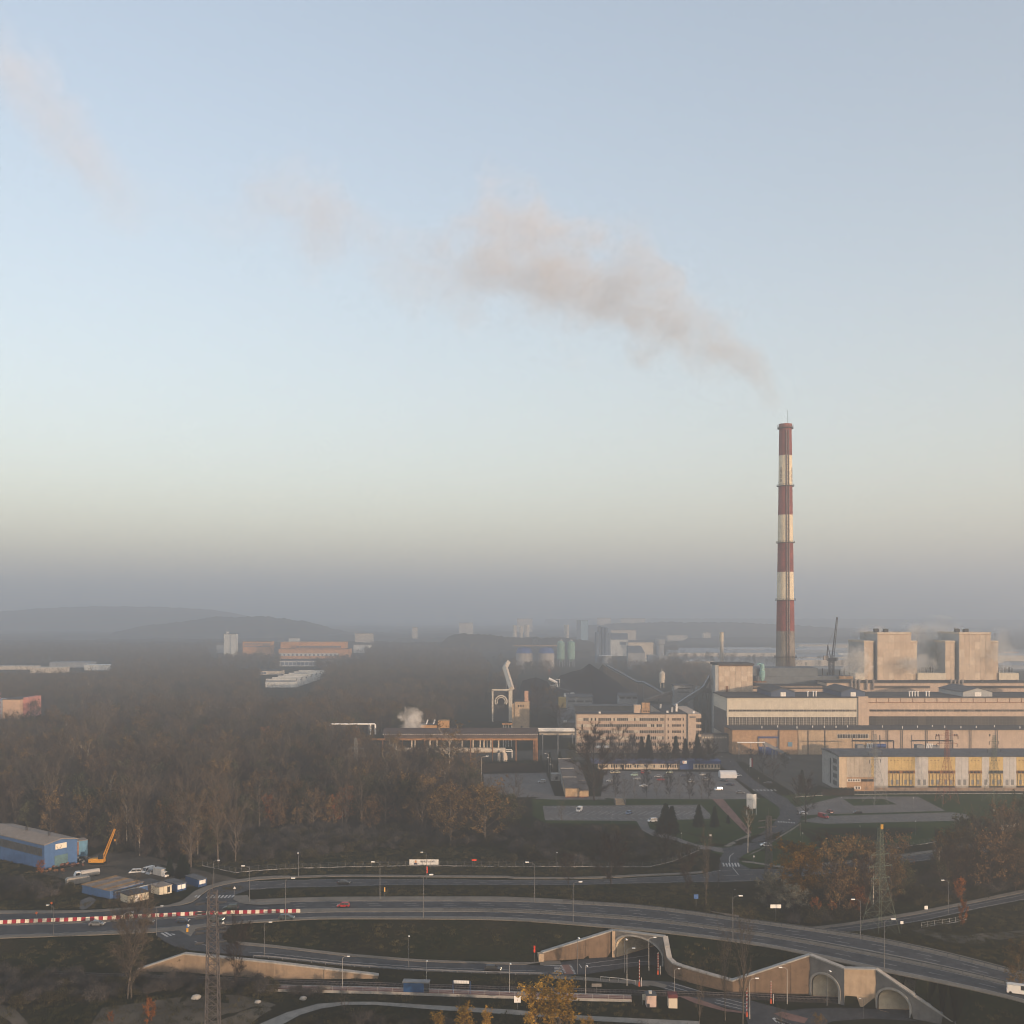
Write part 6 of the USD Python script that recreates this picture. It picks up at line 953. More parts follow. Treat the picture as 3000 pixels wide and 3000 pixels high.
for p in pd[::2] - (pn * 1.5)[::2]: MB().bar(p, p + [0, 0, 1.15], .09).build('railing_post', pole_l, pf)
rr_ = MB(); [rr_.tube(pd - pn * 1.5 + [0, 0, h], .03, 3, False) for h in (.4, .75, 1.12)]; rr_.build('railing', pole_l, pf)
def onplat(u): k = np.argmin(abs(pd[:, 0] * F / pd[:, 1] + CX - u)); return pd[k], math.atan2(td[k, 1], td[k, 0])
p, a = onplat(1212); sh_ = thing('platform_shelter', 'blue walled glass shelter on the railway platform', 'shelter', tuple(p), a); B(-3.2, 2.2, -1.55, -1.4, .05, 2.5).build('back_wall', M('shelter_blue', (.015, .06, .16), .5, .3), sh_); B(-3.5, 3.6, -1.7, .6, 2.5, 2.75).build('roof', steel, sh_); B(2.25, 3.5, -1.5, -1.42, .05, 2.5).build('side_panel', carglass, sh_)
for x in (-3.2, 3.4): B(x - .06, x + .06, .3, .42, .02, 2.5).build('post', steel, sh_)
p, a = onplat(1350); nb_ = thing('station_name_board', 'white six panelled station name board on two posts', 'sign', tuple(p), a)
for k in range(6): B(-2 + k * .68, -1.36 + k * .68, -1.2, -1.1, 2.6, 3.4).build('panel', sw, nb_)
MB().box(-2.05, 2.1, -1.09, -1.0, 2.52, 3.48).build('frame', dark, nb_)
for x in (-2.2, 2.3): MB().bar((x, -1.05, 0), (x, -1.05, 3.3), .14).build('post', sb_, nb_)
for u in (950, 1540): p, a = onplat(u); t = thing('platform_bench', ('left' if u == 950 else 'right') + 'most grey bench box behind the platform railing', 'bench', tuple(p), a); B(-1.3, 1.3, -1.2, -.7, .02, .5).build('seat', conc_d, t); B(-1.3, 1.3, -1.3, -1.2, .3, 1.).build('backrest', conc_d, t)
bred, bwht = M('boom_red', (.4, .03, .02), .5, .3), M('boom_white', (.62, .6, .57), .5, .3)
def boom(label, u, vt, vb, z):
    p = P(u, vb, z); h = (vb - vt) / F * p[1]; t = thing('level_crossing_boom', label, 'barrier', tuple(p)); n = 14; hh_ = (h - 1.1) / n
    for k in range(n): MB().cyl(0, 0, 1.1 + k * hh_, 1.1 + (k + 1) * hh_, .075, .075, 6).build('boom_band', bred if k % 2 == 0 else bwht, t)
    B(-.22, .22, -.22, .22, 0, 1.08).build('base_box', M('boom_base', (.35, .06, .02), .6, .2), t); MB().bar((.6, 0, 0), (.6, 0, 2.4), .16).build('signal_post', bwht, t)
boom('raised red and white boom on the walkway left of the kiosks', 1872.7, 2812, 2890, ZL); boom('raised red and white boom close to the dark side of the single arch', 1927.6, 2791, 2855, ZL); boom('raised red and white boom at the bottom, before the brown wall of the twin arches', 2188, 2890, 2979, ZL); boom('raised red and white boom beside the track before the rail arch', 2258.7, 2874, 2940, ZL)
k1 = thing('kiosk', 'small pinkish signal hut with roof box beside the level crossing', 'hut', tuple(P(1894, 2951, ZL))); B(0, 2.5, 0, 2.6, 0, 2.9).build('wall', M('hut_pink', (.45, .35, .31), .8, .1), k1); roofslab(0, 2.5, 0, 2.6, 2.92, .2, .12).build('roof', roofb, k1); B(.7, 1.5, .8, 1.6, 3.12, 3.8).build('roof_box', greyclad, k1); B(.2, .8, -.3, -.02, 0, .9).build('meter_box', dark, k1)
k2 = thing('kiosk', 'white relay hut with dark red top beside the level crossing', 'hut', tuple(P(1959, 2955, ZL))); B(0, 2.2, 0, 2, 0, 2.6).build('wall', M('hut_white', (.5, .45, .37), .8, .1), k2); B(-.08, 2.28, -.08, 2.08, 2.62, 3.6).build('roof', M('hut_red', (.1, .03, .035), .8), k2)
ib_ = thing('info_board', 'cream upright notice board left of the pinkish hut', 'notice board', tuple(P(1886.5, 2944, ZL))); B(-.42, .42, -.05, .05, 1.2, 2.8).build('board', cream, ib_)
for x in (-.35, .3): B(x, x + .08, .06, .12, 0, 2.7).build('post', pole_l, ib_)
# dirt ground sheets that follow the terrain
def drape(name, pts, mat, dz=.05, step=3.):
    pg = np.array([P(u, v, z)[:2] for u, v, z in pts]); po = shapely.Polygon(pg).buffer(0); x0, y0, x1, y1 = po.bounds
    g = np.array([(x, y) for x in np.arange(x0, x1, step) for y in np.arange(y0, y1, step)]); g = g[shapely.contains_xy(po, g)]; e = resample(np.column_stack([np.vstack([pg, pg[:1]]), np.zeros(len(pg) + 1)]), step)[:, :2]
    q = np.vstack([g, e]); t_ = Delaunay(q).simplices; t_ = t_[shapely.contains_xy(po, q[t_].mean(1))]; z = gz(q[:, 0], q[:, 1]) + dz; V = np.column_stack([q, z]); a, b, c = (V[t_[:, k]] for k in range(3)); f_ = np.cross(b - a, c - a)[:, 2] < 0; t_[f_] = t_[f_][:, ::-1]
    return struct(usdkit.mesh(stage, uniq('/World', name), (V, t_), mat, smooth=40).GetPrim())
drape('works_yard', [(120, 2566, .4), (215, 2540, .4), (270, 2505, .4), (330, 2478, .4), (430, 2505, .4), (530, 2535, .5), (620, 2560, .6), (715, 2582, .8), (640, 2590, 1), (560, 2602, 1.1), (490, 2605, 1.1), (420, 2590, .9), (330, 2590, .9), (250, 2595, .9), (170, 2575, .6)], dirt_m, .16)
drape('dirt_patch', [(300, 2960, -4), (520, 2930, -4), (700, 2920, -4), (820, 2950, -4), (700, 3020, -4), (420, 3060, -4), (250, 3030, -4)], dirt_m, .16); drape('dirt_track', [(-20, 2945, -4), (40, 2960, -4), (80, 3000, -4), (100, 3040, -4), (60, 3040, -4), (30, 3000, -4), (-20, 2970, -4)], dirt_m, .16)
drape('dirt_track', [(2662, 2735, 0), (2690, 2728, 0), (2740, 2752, 0), (2830, 2770, 0), (2900, 2752, 0), (3010, 2742, 0), (3010, 2765, 0), (2930, 2782, 0), (2860, 2806, 0), (2790, 2800, 0), (2740, 2780, 0)], dirt_m, .1); drape('yard_entry', [(235, 2642, 1.3), (262, 2628, 1.3), (285, 2640, 1.4), (250, 2668, 1.5), (232, 2668, 1.5)], M('entry_grey', (.09, .09, .09), .95, .02, .2, .3), .16)
pdl = MB().poly(np.array([P(*z4(a, b), 0) for a, b in ((1370, 730), (1430, 718), (1520, 722), (1540, 735), (1440, 742))]) + [0, 0, .2]).build('puddle', M('water', (.02, .022, .025), .05, .6)); struct(pdl)
for lb, u, v, s_ in (('pale boulder at the edge of the bare ground near the bottom', 574, 2932, 1.2), ('smaller pale boulder right of the lattice mast foot', 755, 2942, .8), ('white lying slab on the grass left of the near path', 888, 2928, .9)):
    mm_ = trimesh.creation.icosphere(2, 1.); mm_.vertices *= [1, .8, .7]; mm_.vertices += (meshkit.noise(mm_.vertices * 2 + 5)[:, None] - .5) * .5; q = P(u, v, -3.9); tag(MB().tm(mm_).xf((q[0], q[1], float(gz(q[0], q[1])[0]) + .3 * s_), 0, s_).build('boulder', conc, smooth=True), lb, 'boulder')
# ------------------------------------------------------------------ trees
bark = M('bark_grey', (.085, .072, .06), .95, .02, .25, 1.2); bark_d = M('bark_dark', (.035, .029, .026), .95, .02, .25, 1.2); bark_w = M('bark_birch', (.36, .33, .28), .9, .02, .25, 1.)
LF = {'grey': leaf('twigs_grey', (.042, .041, .041), (.075, .071, .068), .1), 'purple': leaf('twigs_purple', (0.03274, 0.02537, 0.02455), (0.05565, 0.04256, 0.03847), .1), 'pale': leaf('twigs_pale', (0.06956, 0.06057, 0.0491), (0.09821, 0.08184, 0.06547), .1), 'dark': leaf('twigs_dark', (0.01801, 0.01473, 0.01392), (0.03274, 0.02619, 0.02374), .1),
      'ochre': leaf('leaves_ochre', (.085, .062, .035), (.165, .112, .05)), 'rust': leaf('leaves_rust', (0.1734, 0.06624, 0.02208), (0.3154, 0.1183, 0.03154)), 'yellow': leaf('leaves_yellow', (0.2207, 0.134, 0.02523), (0.3785, 0.2365, 0.04731)), 'gold': leaf('leaves_gold', (.12, .068, .014), (.25, .14, .03)), 'olive': leaf('leaves_olive', (.036, .042, .026), (.075, .078, .045)), 'brown': leaf('leaves_brown', (0.07884, 0.05361, 0.03154), (0.1419, 0.09145, 0.04731)),
      'silver': leaf('leaves_silver', (0.09461, 0.09934, 0.07884), (0.1892, 0.1892, 0.1498)), 'spruce': leaf('needles_spruce', (0.007178, 0.01555, 0.01196), (0.01914, 0.0335, 0.02153), .1), 'shrub': leaf('leaves_shrub', (0.02838, 0.02996, 0.01734), (0.05677, 0.05046, 0.02838))}
def unit(v): return v / (np.linalg.norm(v, axis=-1, keepdims=True) + 1e-9)
def slivers(rg, p, d, L, w):                              # thin triangles: twigs
    n = len(p); s = unit(np.cross(d, rg.normal(size=(n, 3)))); L = np.broadcast_to(L, (n,))[:, None]; a, b, c = p - s * w / 2, p + s * w / 2, p + d * L
    return np.stack([a, b, c], 1).reshape(-1, 3), np.arange(3 * n).reshape(-1, 3)
def leafs(rg, p, size):                                   # leaf clumps: two crossing triangles share one quad's worth of area
    n = len(p); d1 = unit(rg.normal(size=(n, 3))); d2 = unit(np.cross(d1, rg.normal(size=(n, 3)))); s = size * rg.uniform(.6, 1.3, (n, 1))
    return np.stack([p - d1 * s, p + d1 * s, p + d2 * s * 1.3], 1).reshape(-1, 3), np.arange(3 * n).reshape(-1, 3)
def grow(seed, h, r, t0, ang, nl, n2, ntw, kind, leaf_n=0, leaf_s=.26, tw=.05, tl=1.3, lean=.02, stems=1, top=.95):
    """trunk and limbs in one mesh, twigs and leaves in another; heights in metres"""
    rg = np.random.default_rng(seed); T = MB(); tips, tipd = [], []
    for st in range(stems):
        az0 = rg.uniform(0, 6.28); off = 0 if stems == 1 else .12; base = np.array([rg.normal(0, .3), rg.normal(0, .3), 0]) if stems > 1 else np.zeros(3)
        zz = np.linspace(0, h * top, 6); tp = base + np.column_stack([np.cumsum(rg.normal(0, lean * h / 6, 6)) + off * zz * math.cos(az0), np.cumsum(rg.normal(0, lean * h / 6, 6)) + off * zz * math.sin(az0), zz]); tp[0] = base - [0, 0, .4]; r0 = .014 * h / stems ** .5
        T.tube(tp, np.linspace(r0, r0 * .18, 6), 5, False)
        nl_ = max(4, nl // stems)
        for k in range(nl_):
            f = t0 + (1 - t0) * (k + rg.random()) / nl_; p = np.array([np.interp(f, np.linspace(0, 1, 6), tp[:, j]) for j in range(3)]); g = (f - t0) / (1 - t0)
            L = r * {'round': math.sqrt(max(.08, 1 - (2 * g - .85) ** 2 * .8)), 'fan': .45 + .6 * math.sin(g * 2.6), 'col': .5 + .5 * math.sin(g * 3.0), 'cone': 1.02 - g}[kind] * rg.uniform(.75, 1.15); az = k * 2.4 + rg.uniform(-.5, .5); an = math.radians(ang + (25 if kind == 'round' else 8) * (1 - g)) * rg.uniform(.8, 1.2)
            d = np.array([math.cos(az) * math.sin(an), math.sin(az) * math.sin(an), math.cos(an)]); L = L / max(.35, math.sin(an)); mid = p + d * L * .5; end = mid + unit(d + [0, 0, .25 if kind != 'cone' else -.1]) * L * .5; rb = r0 * (1 - f) * .6 + .03
            T.tube([p, mid, end], [rb, rb * .6, rb * .2], 3, False)
            for j in range(n2):
                q = rg.uniform(.25, 1); s0 = p + (mid - p) * q * 2 if q < .5 else mid + (end - mid) * (q - .5) * 2; d2 = unit(d + rg.normal(0, .55, 3) + [0, 0, .2]); l2 = L * .42 * rg.uniform(.5, 1.1) * (1.2 - q * .5); e2 = s0 + d2 * l2; T.tube([s0, e2], [rb * .35, .012], 3, False)
                tt = rg.uniform(.15, 1.05, ntw); tips.append(s0 + (e2 - s0) * tt[:, None]); tipd.append(unit(d2 + rg.normal(0, .6, (ntw, 3)) + [0, 0, .15]))
    tips, tipd = np.vstack(tips), np.vstack(tipd); C = MB()
    if tw: C.add(*slivers(rg, tips, tipd, rg.uniform(.6, 1.3, len(tips)) * tl, tw))
    if leaf_n:
        k = rg.integers(0, len(tips), leaf_n); C.add(*leafs(rg, tips[k] + tipd[k] * rg.uniform(0, tl, (leaf_n, 1)) + rg.normal(0, .25, (leaf_n, 3)), leaf_s))
    return T, C
def spruce(seed, h, r, n=34):
    rg = np.random.default_rng(seed); T = MB().tube([(0, 0, -.3), (0, 0, h)], [.016 * h, .02], 5, False); P_, D_ = [], []
    for i in range(n):
        g = (i / n) ** .9; z = h * (.06 + .92 * g); R = r * (1 - g) ** .85 * rg.uniform(.85, 1.12) + .12; m = int(9 + 20 * (1 - g))
        for k in range(m):
            a = rg.uniform(0, 6.28); q = rg.uniform(.15, 1, 9); P_.append(np.column_stack([np.cos(a) * R * q, np.sin(a) * R * q, z - .35 * R * q + rg.normal(0, .1, 9)])); D_.append(unit(np.column_stack([np.full(9, math.cos(a)), np.full(9, math.sin(a)), np.full(9, -.25)]) + rg.normal(0, .5, (9, 3))))
    P_, D_ = np.vstack(P_), np.vstack(D_); return T, MB().add(*slivers(rg, P_, D_, .75, .3))
def bush(seed, h, r, n=700, s=.22, twig=300):
    rg = np.random.default_rng(seed); T = MB(); a = rg.uniform(0, 6.28, 9); [T.tube([(0, 0, -.2), (math.cos(x) * r * .6, math.sin(x) * r * .6, h * rg.uniform(.6, .95))], [.05, .015], 3, False) for x in a]
    c = np.column_stack([rg.normal(0, r * .4, 12), rg.normal(0, r * .4, 12), h * rg.uniform(.3, .72, 12)]); k = rg.integers(0, 12, n); p = c[k] + unit(rg.normal(size=(n, 3))) * (rg.random((n, 1)) ** .4) * min(r, h) * .42; p[:, 2] = np.maximum(p[:, 2], .05); C = MB().add(*leafs(rg, p, s))
    if twig: k = rg.integers(0, 12, twig); C.add(*slivers(rg, c[k] + rg.normal(0, r * .2, (twig, 3)), unit(rg.normal(size=(twig, 3)) + [0, 0, .8]), 1.1, .05))
    return T, C
TREES = {}
def model(nm, tc_, bm, lm):
    c = clsx(nm); tc_[0].build('trunk', bm, c); tc_[1].build('crown', lm, c); TREES[nm] = c
for i in range(3):
    model(f'bare_tree_{i}', grow(10 + i, 16, 5.6, .13, 34, 17, 6, 11, 'round', tw=.055, tl=1.7), bark, LF['grey']); model(f'purple_tree_{i}', grow(20 + i, 14, 5.4, .15, 40, 18, 7, 13, 'round', tw=.06, tl=1.6), bark_d, LF['purple'])
    model(f'fan_tree_{i}', grow(30 + i, 17, 4.6, .14, 22, 18, 6, 11, 'fan', tw=.05, tl=1.9), bark, LF['pale']); model(f'brown_tree_{i}', grow(40 + i, 14, 5.6, .1, 38, 17, 6, 9, 'round', 900, .3, .055, 1.3), bark_d, LF['brown'])
for i in range(2):
    model(f'ochre_tree_{i}', grow(50 + i, 15, 5.4, .1, 35, 17, 6, 8, 'round', 1500, .3, .05, 1.2), bark, LF['ochre']); model(f'rust_tree_{i}', grow(60 + i, 11, 3.2, .12, 30, 15, 6, 7, 'round', 1400, .27, .05, 1.), bark_d, LF['rust']); model(f'olive_tree_{i}', grow(70 + i, 14, 4.8, .16, 38, 17, 6, 7, 'round', 1700, .3, .05, 1.2), bark_d, LF['olive'])
    model(f'birch_{i}', grow(80 + i, 17, 2.5, .45, 34, 15, 5, 7, 'fan', 650, .22, .04, 1.1), bark_w, LF['ochre']); model(f'spruce_{i}', spruce(90 + i, 13, 3.3), bark_d, LF['spruce']); model(f'shrub_{i}', bush(100 + i, 2.6, 2.6), bark_d, LF['shrub']); model(f'bare_shrub_{i}', bush(110 + i, 2.8, 2.4, 120, .2, 1100), bark_d, LF['grey'])
model('yellow_poplar_0', grow(121, 12, 2.1, .1, 20, 20, 6, 6, 'col', 1900, .25, .04, .9), bark, LF['yellow']); model('willow_0', grow(122, 15, 6, .15, 42, 26, 8, 9, 'round', 7500, .27, .05, 1.3), bark_d, LF['gold']); model('silver_willow_0', grow(123, 11, 4.5, .1, 42, 20, 7, 8, 'round', 2200, .26, .05, 1.1), bark, LF['silver']); model('dark_bare_tree_0', grow(124, 15, 5.5, .12, 34, 22, 8, 22, 'round', tw=.06, tl=1.7), bark_d, LF['dark'])
model('stem_tree_0', grow(125, 20, 3.6, .25, 17, 20, 6, 12, 'fan', tw=.05, tl=1.9, stems=1), bark, LF['pale']); model('many_stemmed_tree_0', grow(126, 17, 5, .2, 26, 30, 8, 22, 'fan', 350, .2, .05, 1.7, stems=4), bark_d, LF['dark']); model('fan_poplar_0', grow(127, 20, 5.6, .16, 26, 34, 9, 26, 'fan', 900, .2, .05, 1.7, stems=2), bark, LF['pale'])
KIND_LABEL = {'bare_tree': 'bare grey tree', 'purple_tree': 'bare dark purple brown tree', 'fan_tree': 'bare pale upright tree', 'brown_tree': 'brown half leafless tree', 'ochre_tree': 'ochre leaved autumn tree', 'rust_tree': 'rust red autumn tree', 'olive_tree': 'olive green broad tree', 'birch': 'white stemmed birch', 'spruce': 'dark green spruce', 'shrub': 'dark low shrub', 'bare_shrub': 'bare grey shrub', 'silver_willow': 'silver grey willow'}
def tree(kind, u, v, hpx, label, z=None, variant=0, group=None, wide=1.):
    base = {'bare_tree': 16, 'purple_tree': 14, 'fan_tree': 18, 'brown_tree': 15, 'ochre_tree': 16, 'rust_tree': 11, 'olive_tree': 14, 'birch': 17, 'spruce': 13, 'shrub': 2.6, 'bare_shrub': 2.8, 'yellow_poplar': 12, 'willow': 15, 'silver_willow': 11, 'dark_bare_tree': 15, 'stem_tree': 20, 'many_stemmed_tree': 17, 'fan_poplar': 20}[kind]
    p = P(u, v, 0.)
    if p[1] < 431 or z is not None:
        zz = 0. if z is None else z
        for _ in range(4): p = P(u, v, zz); zz = float(gz(p[0], p[1])[0]) if p[1] < 431 else 0.
        p[2] = zz
    h = hpx / F * p[1]; sc = h / base; copy(TREES[f'{kind}_{variant}'], kind, label, 'shrub' if 'shrub' in kind else 'tree', p, rnd.random() * 6.28, group, (sc * wide, sc * wide, sc))
# trees that stand out one by one
for a in [('birch', 372, 2488, 132, 'slender yellow birch with white twin stems behind the crane', None, 0), ('birch', 382, 2482, 95, 'shorter birch right beside the twin stemmed yellow birch', None, 1), ('fan_tree', 560, 2540, 180, 'tall pale bare tree behind the works lane, leftmost of three tall ones', None, 0), ('stem_tree', 640, 2530, 190, 'tall pale bare tree with many upright stems above the junction', None, 0), ('fan_tree', 690, 2525, 150, 'tall pale bare tree right of the one above the junction', None, 1),
          ('rust_tree', 978, 2418, 76, 'rust red tree left of a brighter orange one in the wood', None, 0), ('rust_tree', 1018, 2414, 92, 'bright orange red tree in the middle of the wood edge', None, 1), ('brown_tree', 1085, 2440, 84, 'reddish brown round tree right of the orange tree', None, 0), ('ochre_tree', 1320, 2478, 150, 'broad ochre tree at the wood edge, left half of a big clump', None, 0, 1.35), ('ochre_tree', 1420, 2470, 155, 'broad ochre tree at the wood edge, right half of a big clump', None, 1, 1.35), ('olive_tree', 1490, 2450, 110, 'dark olive tree right of the ochre clump', None, 0), ('birch', 1315, 2330, 175, 'tall orange leaved birch in front of the pipe bridge', None, 1, 1.5),
          ('dark_bare_tree', 1740, 2345, 175, 'big dark leafless tree between stepped house and car park', None, 0, 1.1), ('bare_tree', 1830, 2350, 60, 'small bare tree right of the big dark leafless one', None, 0), ('bare_tree', 1645, 2404, 52, 'small round bare tree in the lower car park', None, 1), ('spruce', 1950, 2440, 88, 'left top of a double dark spruce by the lower car park', None, 0, 1.3), ('spruce', 1968, 2440, 80, 'right top of a double dark spruce by the lower car park', None, 1, 1.2), ('spruce', 2047, 2421, 66, 'dark spruce on the lawn, left of a smaller one', None, 0, 1.1), ('spruce', 2094, 2422, 62, 'smaller dark spruce rightmost on the lawn', None, 1, .9),
          ('spruce', 2133, 2412, 26, 'tiny young spruce on the lawn beside the diagonal path', None, 0), ('birch', 2191, 2499, 122, 'tall slim birch with long white stem beside the gate road', None, 0), ('purple_tree', 2360, 2412, 120, 'bare brownish tree at the corner of the right hand car park', None, 0), ('birch', 2345, 2450, 36, 'small orange birch beside the gate road', None, 1),
          ('dark_bare_tree', 1950, 2530, 100, 'dark leafless tree in the scrub under the double spruce', None, 0), ('dark_bare_tree', 1790, 2600, 130, 'dark reddish bare tree hanging over the back road', None, 0, 1.1), ('purple_tree', 1665, 2600, 90, 'thin bare tree over the back road left of the dark reddish one', None, 1, .8), ('many_stemmed_tree', 2010, 2620, 90, 'dark many stemmed tree beside the back road below the tall poplar', 0, 0), ('stem_tree', 2068, 2655, 165, 'tall bare columnar poplar between gate road and highway', 1, 0, .55), ('bare_tree', 2105, 2600, 70, 'small bare tree at the left of the gate road junction', None, 2),
          ('willow', 2345, 2652, 150, 'large golden yellow willow beside the right hand road', .5, 0, 1.15), ('silver_willow', 2262, 2660, 90, 'silver grey willow bush left of the golden willow', .8, 0, 1.2), ('silver_willow', 2325, 2675, 70, 'lower grey willow in front of the golden willow', 1., 0, 1.3), ('purple_tree', 2440, 2640, 170, 'brown bare tree right of the golden willow', .3, 1, 1.1), ('brown_tree', 2500, 2640, 170, 'rust brown half leafless tree left of the green pylon', .3, 1, 1.1), ('brown_tree', 2560, 2650, 160, 'rust brown tree behind the green pylon', .2, 0, 1.1), ('ochre_tree', 2610, 2645, 130, 'ochre brown tree right of the green pylon', .1, 0, 1.),
          ('rust_tree', 2515, 2680, 76, 'bright orange small tree just left of the green pylon', .5, 0, 1.1), ('rust_tree', 2390, 2690, 50, 'orange red shrubby tree under the golden willow', 1, 1, 1.), ('rust_tree', 2440, 2685, 40, 'small orange tree between willow and green pylon', 1, 0), ('rust_tree', 2822, 2725, 74, 'slim orange tree beside the dirt track at right', .1, 1, .6), ('rust_tree', 2808, 2640, 40, 'small orange tree beyond the right hand road', None, 0), ('olive_tree', 2850, 2590, 90, 'dark thicket tree left of the one at right edge', None, 0, 1.4), ('purple_tree', 2780, 2600, 100, 'dark bare tree above the right hand road', None, 2, 1.2), ('purple_tree', 2900, 2600, 150, 'tall dark bare tree near the right edge above the road', None, 0, 1.2), ('brown_tree', 2975, 2610, 120, 'dark brown tree at the right edge above the road', None, 2, 1.3), ('bare_tree', 2930, 2560, 90, 'grey bare tree behind the dark ones at right edge', None, 1, 1.2),
          ('fan_poplar', 380, 2925, 222, 'big fan shaped bare poplar in the left foreground', -3.6, 0, 1.05), ('many_stemmed_tree', 690, 2895, 140, 'dark many stemmed bare tree right of the lattice mast', -3.5, 0, 1.), ('stem_tree', 2125, 2990, 200, 'tall bare slender tree left of the twin arches', -4, 0, .55), ('stem_tree', 2175, 3010, 250, 'tallest bare slender tree with dark nest in front of the brown wall', -4, 0, .7), ('fan_tree', 2050, 3010, 130, 'thin bare tree behind the relay hut', -4, 2, .6), ('bare_tree', 2290, 3025, 65, 'reddish bare bush tree at the bottom edge below the booms', -4, 0, 1.1), ('ochre_tree', 2400, 3040, 62, 'ochre bush tree at the bottom edge before the road arch', -4, 1, 1.1),
          ('yellow_poplar', 1570, 3075, 155, 'yellow poplar at the bottom edge, left of the bigger one', -4, 0, 1.3), ('yellow_poplar', 1640, 3085, 170, 'bigger yellow poplar at the bottom edge in the middle', -4, 0, 1.5), ('yellow_poplar', 1360, 3060, 90, 'low yellow tree top at the bottom edge, second from left', -4, 0, 1.5), ('yellow_poplar', 1285, 3060, 75, 'low yellow tree top at the bottom edge, leftmost', -4, 0, 1.2), ('yellow_poplar', 1425, 3060, 82, 'low slim yellow tree top at the bottom edge, third from left', -4, 0, .9), ('yellow_poplar', 1720, 3080, 80, 'low yellow tree at the right foot of the bigger poplar', -4, 0, 1.2), ('rust_tree', 440, 3010, 75, 'small rusty tree at the bottom left below the bare poplar', -4, 0, .7), ('rust_tree', 325, 3000, 30, 'tiny rusty bush at the bottom left', -4, 1, 1.), ('ochre_tree', 2985, 3020, 130, 'brownish bush tree at the bottom right corner', 2, 0, 1.2), ('rust_tree', 118, 2565, 40, 'orange bush before the blue workshop side', .5, 0, 1.), ('spruce', 497, 2567, 58, 'dark spruce left of a broader one in the works yard', .5, 0, 1.), ('spruce', 535, 2570, 68, 'broader dark spruce right of the slim one in the works yard', .6, 1, 1.5),
          ('bare_tree', 1010, 2975, 70, 'small bare tree beside the near path below the blue shelter', -4, 0, .9), ('bare_tree', 1345, 2965, 45, 'small bare tree beside the near path below the station board', -4, 1, 1.1), ('purple_tree', 1655, 2560, 55, 'brownish bush tree above the back road', None, 2)]: tree(*a[:5], z=a[5], variant=a[6], wide=a[7] if len(a) > 7 else 1.)
for i, (u, v, hh) in enumerate([(1803, 2335, 58), (1858, 2339, 52), (1893, 2333, 62), (1925, 2340, 56), (1960, 2336, 62), (1990, 2341, 58), (2021, 2341, 66), (2056, 2341, 72), (2075, 2340, 62)]):
    tree('bare_tree' if i % 2 else 'dark_bare_tree', u, v, hh, 'bare dark tree in the row along the edge of the upper car park', variant=(i % 3 if i % 2 else 0), group='bare trees along the upper car park', wide=.75)
for k, (kd, u, v, hh, va, lb) in enumerate([('purple_tree', 1812, 2240, 100, 0, 'bare brownish tree before the left half of the office block'), ('dark_bare_tree', 1852, 2236, 70, 0, 'dark bare tree before the middle of the office block'), ('spruce', 1880, 2228, 72, 0, 'slim dark spruce before the office block, left of two'), ('spruce', 1900, 2230, 80, 1, 'slim dark spruce before the office block, right of two'), ('spruce', 1980, 2232, 78, 0, 'broad dark conifer before the narrow office windows'), ('spruce', 2008, 2228, 66, 1, 'dark conifer before the office corner'), ('spruce', 2043, 2232, 86, 0, 'tall dark conifer before the right end of the office block'), ('olive_tree', 2075, 2240, 62, 1, 'dark green tree in front of the link corridor'), ('olive_tree', 1945, 2246, 60, 0, 'dark rounded evergreen above the blue gatehouse'), ('purple_tree', 1725, 2240, 78, 1, 'bare tree before the left corner of the office block'),
        ('spruce', 1640, 2260, 60, 1, 'dark conifer behind the three pale lamps'), ('spruce', 1610, 2258, 56, 0, 'dark conifer left of the one behind the lamps'), ('olive_tree', 1672, 2250, 60, 1, 'dark evergreen behind the stepped house'), ('spruce', 1585, 2255, 44, 1, 'dark conifer at the right end of the tall hedge'), ('ochre_tree', 1615, 2085, 70, 0, 'orange autumn tree behind the workshop hall'), ('purple_tree', 1575, 2110, 90, 2, 'bare brown tree between the brick works tower and the office block'), ('purple_tree', 1560, 2120, 70, 0, 'second bare brown tree beside the brick works tower'), ('spruce', 1425, 2070, 44, 1, 'dark conifer left of the wagon tippler'), ('purple_tree', 1640, 2165, 90, 1, 'dark bare tree below the workshop hall wall'), ('purple_tree', 2235, 2270, 60, 2, 'bare purple brown bush left of the switchgear lane'), ('purple_tree', 2265, 2290, 50, 0, 'bare purple brown bush near the plant road bend'), ('spruce', 2350, 2320, 66, 1, 'slim dark conifer before the concrete ramp'), ('olive_tree', 2300, 2250, 40, 0, 'dark green bush under the covered gallery'), ('purple_tree', 2200, 2240, 42, 1, 'bare bush beside the flag banner'), *[(('dark_bare_tree', 'purple_tree')[q % 2], 1770 + q * 31, 2252 + (q * 7) % 5, 52 + (q * 13) % 22, 0 if q % 2 == 0 else q % 3, 'bare tree before the gatehouse, number ' + str(q)) for q in range(11)]]):
    nb9 = 'number ' in lb; tree(kd, u, v, hh, 'thin bare tree in the row in front of the gatehouse and office block' if nb9 else lb, variant=va, wide=.8 if kd == 'spruce' else 1., group='thin bare trees before the gatehouse' if nb9 else None)
hd = thing('hedge', 'long tall dark green hedge between pipe bridge and left car park', 'hedge', tuple(P(1480, 2262))); q = MB(); Lh = 190 * 600 / F; rgh = np.random.default_rng(5); pp_ = np.column_stack([rgh.uniform(-17, 22, 5200), rgh.uniform(-1.6, 1.6, 5200), rgh.random(5200) ** .7 * 6.8 + np.sin(rgh.uniform(0, 60, 5200)) * .5]); q.add(*leafs(rgh, pp_, .3)).build('foliage', LF['spruce'], hd); MB().box(-17, 22, -.6, .6, 0, 5.6).build('stems', bark_d, hd)
